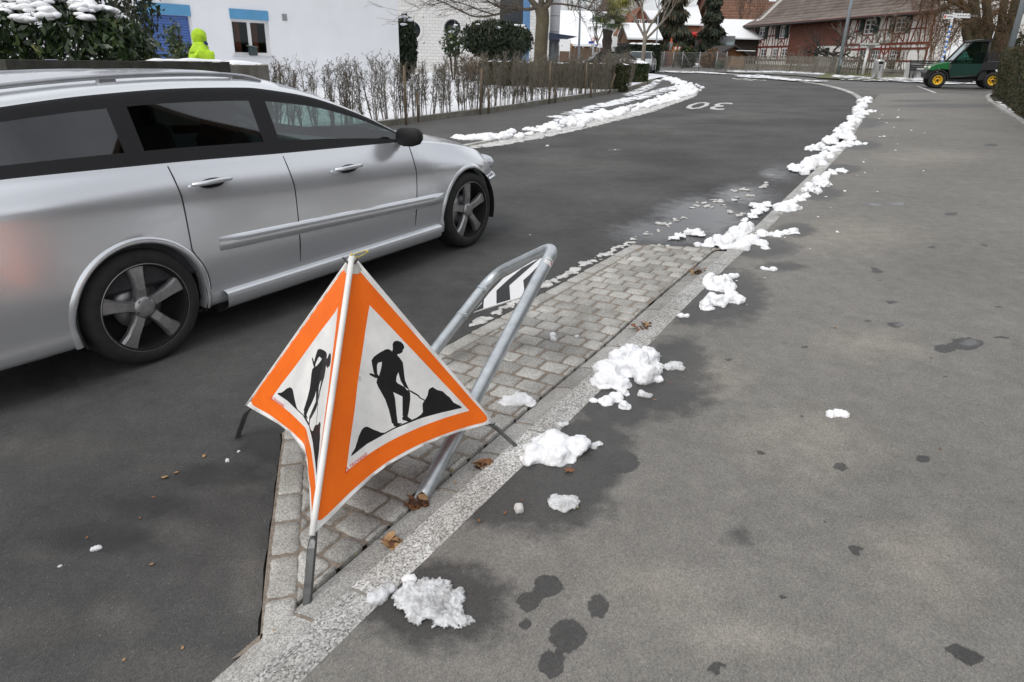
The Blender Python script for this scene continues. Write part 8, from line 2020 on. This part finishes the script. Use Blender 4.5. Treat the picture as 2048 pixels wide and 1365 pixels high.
film('snow_film', [W([(1992, 203), (2004, 205), (2018, 217), (2030, 228), (2024, 229), (2006, 217)], .08)], .075, M_snow_far, 'thin snow between the right kerb and the clipped hedge', .05, .06, 8)

# painted speed numbers on the road
M_mark = mat('road_paint_white', (.52, .52, .50), .7, vs=6, var=.15)
def road_number(p_c, fwd, w_, h_, dz, name):
    tv, tf = text_mesh('30', 1.0, offset=.004); xs = [v.x for v in tv]; ys = [v.y for v in tv]; right = Vector((fwd.y, -fwd.x)); b = MB(); vs = []
    for v in tv:
        a = (v.x-(min(xs)+max(xs))/2)/(max(xs)-min(xs))*w_; c = (v.y-(min(ys)+max(ys))/2)/(max(ys)-min(ys))*h_; q = p_c+right*a+fwd*c; vs.append((q.x, q.y, gz(q.x, q.y)+dz))
    b.add(vs, tf); return tag(b.build(name, M_mark), kind='structure')
road_number(G(1417, 212).xy, Vector((-.36, -.93)), 1.2, 3.0, .004, 'road_marking')
road_number(G(1495, 159.3).xy, Vector((.05, -1.0)), 1.2, 3.2, .004, 'road_marking')
b = MB(); a, c = G(1835, 173), G(1872, 186.5); t = (c-a).normalized(); s = t.cross(Vector((0, 0, 1))); b.quad(a-s*.06+Vector((0, 0, .003)), c-s*.06+Vector((0, 0, .003)), c+s*.06+Vector((0, 0, .003)), a+s*.06+Vector((0, 0, .003))); tag(b.build('road_marking', M_mark), kind='structure')
# pale concrete joint strip where pavement meets the side road
# ------------------------------------------------------------------ fallen leaves and litter
M_leafs = [mat('dry_leaf_brown', (.20, .085, .035), .75, vs=25, var=.35), mat('dry_leaf_tan', (.34, .20, .09), .75, vs=25, var=.3), mat('dry_leaf_dark', (.075, .035, .02), .8, vs=25, var=.3), mat('dry_leaf_olive', (.20, .19, .06), .7, vs=25, var=.3)]
def leaf_mesh(kind, seed):
    rg = random.Random(seed); b = MB()
    if kind == 'maple':
        R_ = [1, .42, .80, .38, .62, .3, .35, .18, .35, .3, .62, .38, .80, .42]; n = len(R_)
        out = [Vector((r*math.sin(2*math.pi*i/n), r*math.cos(2*math.pi*i/n), .20*r*math.sin(i*1.9+seed)+.06)) for i, r in enumerate(R_)]
        b.add([Vector((0, 0, .03))]+out, [(0, 1+(i+1) % n, 1+i) for i in range(n)], 0, True); b.tube([Vector((0, -.15, .04)), Vector((.1, -.8, .1))], .02, 4)
    else:
        n = 6; L = []; R2 = []
        for i in range(n+1):
            t = i/n; w_ = .32*math.sin(math.pi*t**.8)+.01; z = .12*math.sin(t*3+seed)+.10*rg.random()+.05; L.append(Vector((-w_, t-.5, z+.10))); R2.append(Vector((w_, t-.5, z+.08*rg.random())))
        mid = [Vector((0, i/n-.5, L[i].z-.07)) for i in range(n+1)]
        b.add(L+mid+R2, [(i, i+1, n+2+i, n+1+i) for i in range(n)]+[(n+1+i, n+2+i, 2*n+3+i, 2*n+2+i) for i in range(n)], 0, True)
    return b
def leaf(px, py, rp, m, label, group=None, dz=.05, kind='oval', seed=0, name='fallen_leaf', rot=None):
    g = G(px, py, dz); s = rp/FPX*(g-CAM).dot(F_)*1.25; o = leaf_mesh(kind, seed).build(name, m, None, g, label, 'leaf', group); o.scale = (s, s, s*.8); rg = random.Random(seed+5); o.rotation_euler = (rg.uniform(-.15, .15), rg.uniform(-.15, .15), rg.uniform(0, 6.28) if rot is None else rot); return o
leaf(1141, 940, 15, M_leafs[0], 'brown maple leaf on wet asphalt below the smooth snow mound', kind='maple', seed=3, rot=2.2)
for i, (x, y, r, k, dz) in enumerate([(330, 955, 12, 1, .004), (352, 946, 9, 1, .004), (408, 913, 8, 1, .004), (303, 1130, 8, 1, .004), (174, 1076, 6, 0, .004), (307, 995, 6, 0, .004), (280, 1036, 5, 0, .004), (365, 1296, 7, 1, .004), (248, 1320, 6, 1, .004), (986, 823, 4, 1, .02), (1030, 829, 6, 1, .02), (903, 942, 9, 3, .02), (911, 965, 6, 1, .03), (1176, 880, 5, 3, .05),
    (1045, 1000, 5, 0, .05), (958, 1042, 8, 0, .05), (1010, 1027, 7, 0, .05), (1155, 1016, 6, 3, .05), (1125, 1000, 5, 3, .05), (712, 1108, 5, 3, .02), (548, 1260, 5, 1, .02), (1880, 898, 6, 0, .05), (1342, 768, 5, 0, .05), (1310, 800, 5, 1, .05), (1108, 790, 4, 0, .05), (1168, 770, 5, 0, .05), (1262, 640, 5, 1, .03), (1180, 556, 5, 1, .02), (1238, 620, 4, 0, .02), (1224, 652, 4, 0, .02), (1097, 845, 4, 0, .02), (1780, 1080, 3, 3, .05), (960, 772, 4, 1, .02), (1235, 690, 4, 0, .03), (1480, 620, 5, 1, .05), (1670, 655, 7, 1, .05)]):
    leaf(x, y, r, M_leafs[k], 'single dry leaf lying loose on the ground', 'loose dry leaves on the ground', dz, seed=10+i)
def leaf_pile(px, py, rx, ry, n, label, dz, seed):
    c0 = G(px, py, dz); o = empty('leaf_pile', c0, 0, label, 'leaves'); rg = random.Random(seed); b = MB(); dep = (c0-CAM).dot(F_)
    for i in range(n):
        a, q = rg.uniform(0, 6.28), rg.random()**.7; g = G(px+rx*q*math.cos(a), py+ry*q*math.sin(a), dz); s = rg.uniform(.03, .055); lm = leaf_mesh('oval', seed+i); T = Matrix.Translation(g-c0+Vector((0, 0, rg.uniform(0, .018)))) @ Matrix.Rotation(rg.uniform(0, 6.28), 4, 'Z') @ Matrix.Rotation(rg.uniform(-.5, .5), 4, 'X') @ Matrix.Scale(s, 4); b.add(lm.v, lm.f, rg.choice((0, 0, 1, 2)), True, T)
    b.build('leaves', M_leafs, o)
leaf_pile(782, 1092, 14, 10, 11, 'little pile of curled brown leaves on the flush stones', .02, 301)
leaf_pile(967, 936, 22, 12, 15, 'brown leaf pile in the corner between setts and kerb', .02, 302)
leaf_pile(828, 1012, 26, 8, 14, 'dark leaf litter around the foot of the steel hoop', .01, 303)
leaf_pile(1400, 544, 24, 8, 26, 'reddish brown leaf pile at the far end of the setts', .02, 304)
leaf_pile(1285, 660, 22, 8, 12, 'dark leaf scraps along the kerb behind the tall fluffy snow heap', .03, 305)
leaf_pile(1290, 652, 10, 4, 6, 'few russet leaf scraps against the kerb edge', .03, 306)

# ------------------------------------------------------------------ behind the viewpoint: the dark gabled house and trees mirrored in the car
bh = gable_house('dark_wooden_house', gp(13.0, 4.0, 0), math.radians(-90), 15, 9, 4.4, 10.6, M_rafter, M_tile, 'dark gabled wooden house beyond the pavement, mirrored in the car windows', 'house', 'y', .8, [('f', -2, 1.6, 1.1, 1.3), ('f', 2, 1.6, 1.1, 1.3)])
bare_tree(gp(7.5, -2.5, 0), 8, .16, 'leafless tree behind the viewpoint, mirrored in the car window', 401, M_bark, depth=4)
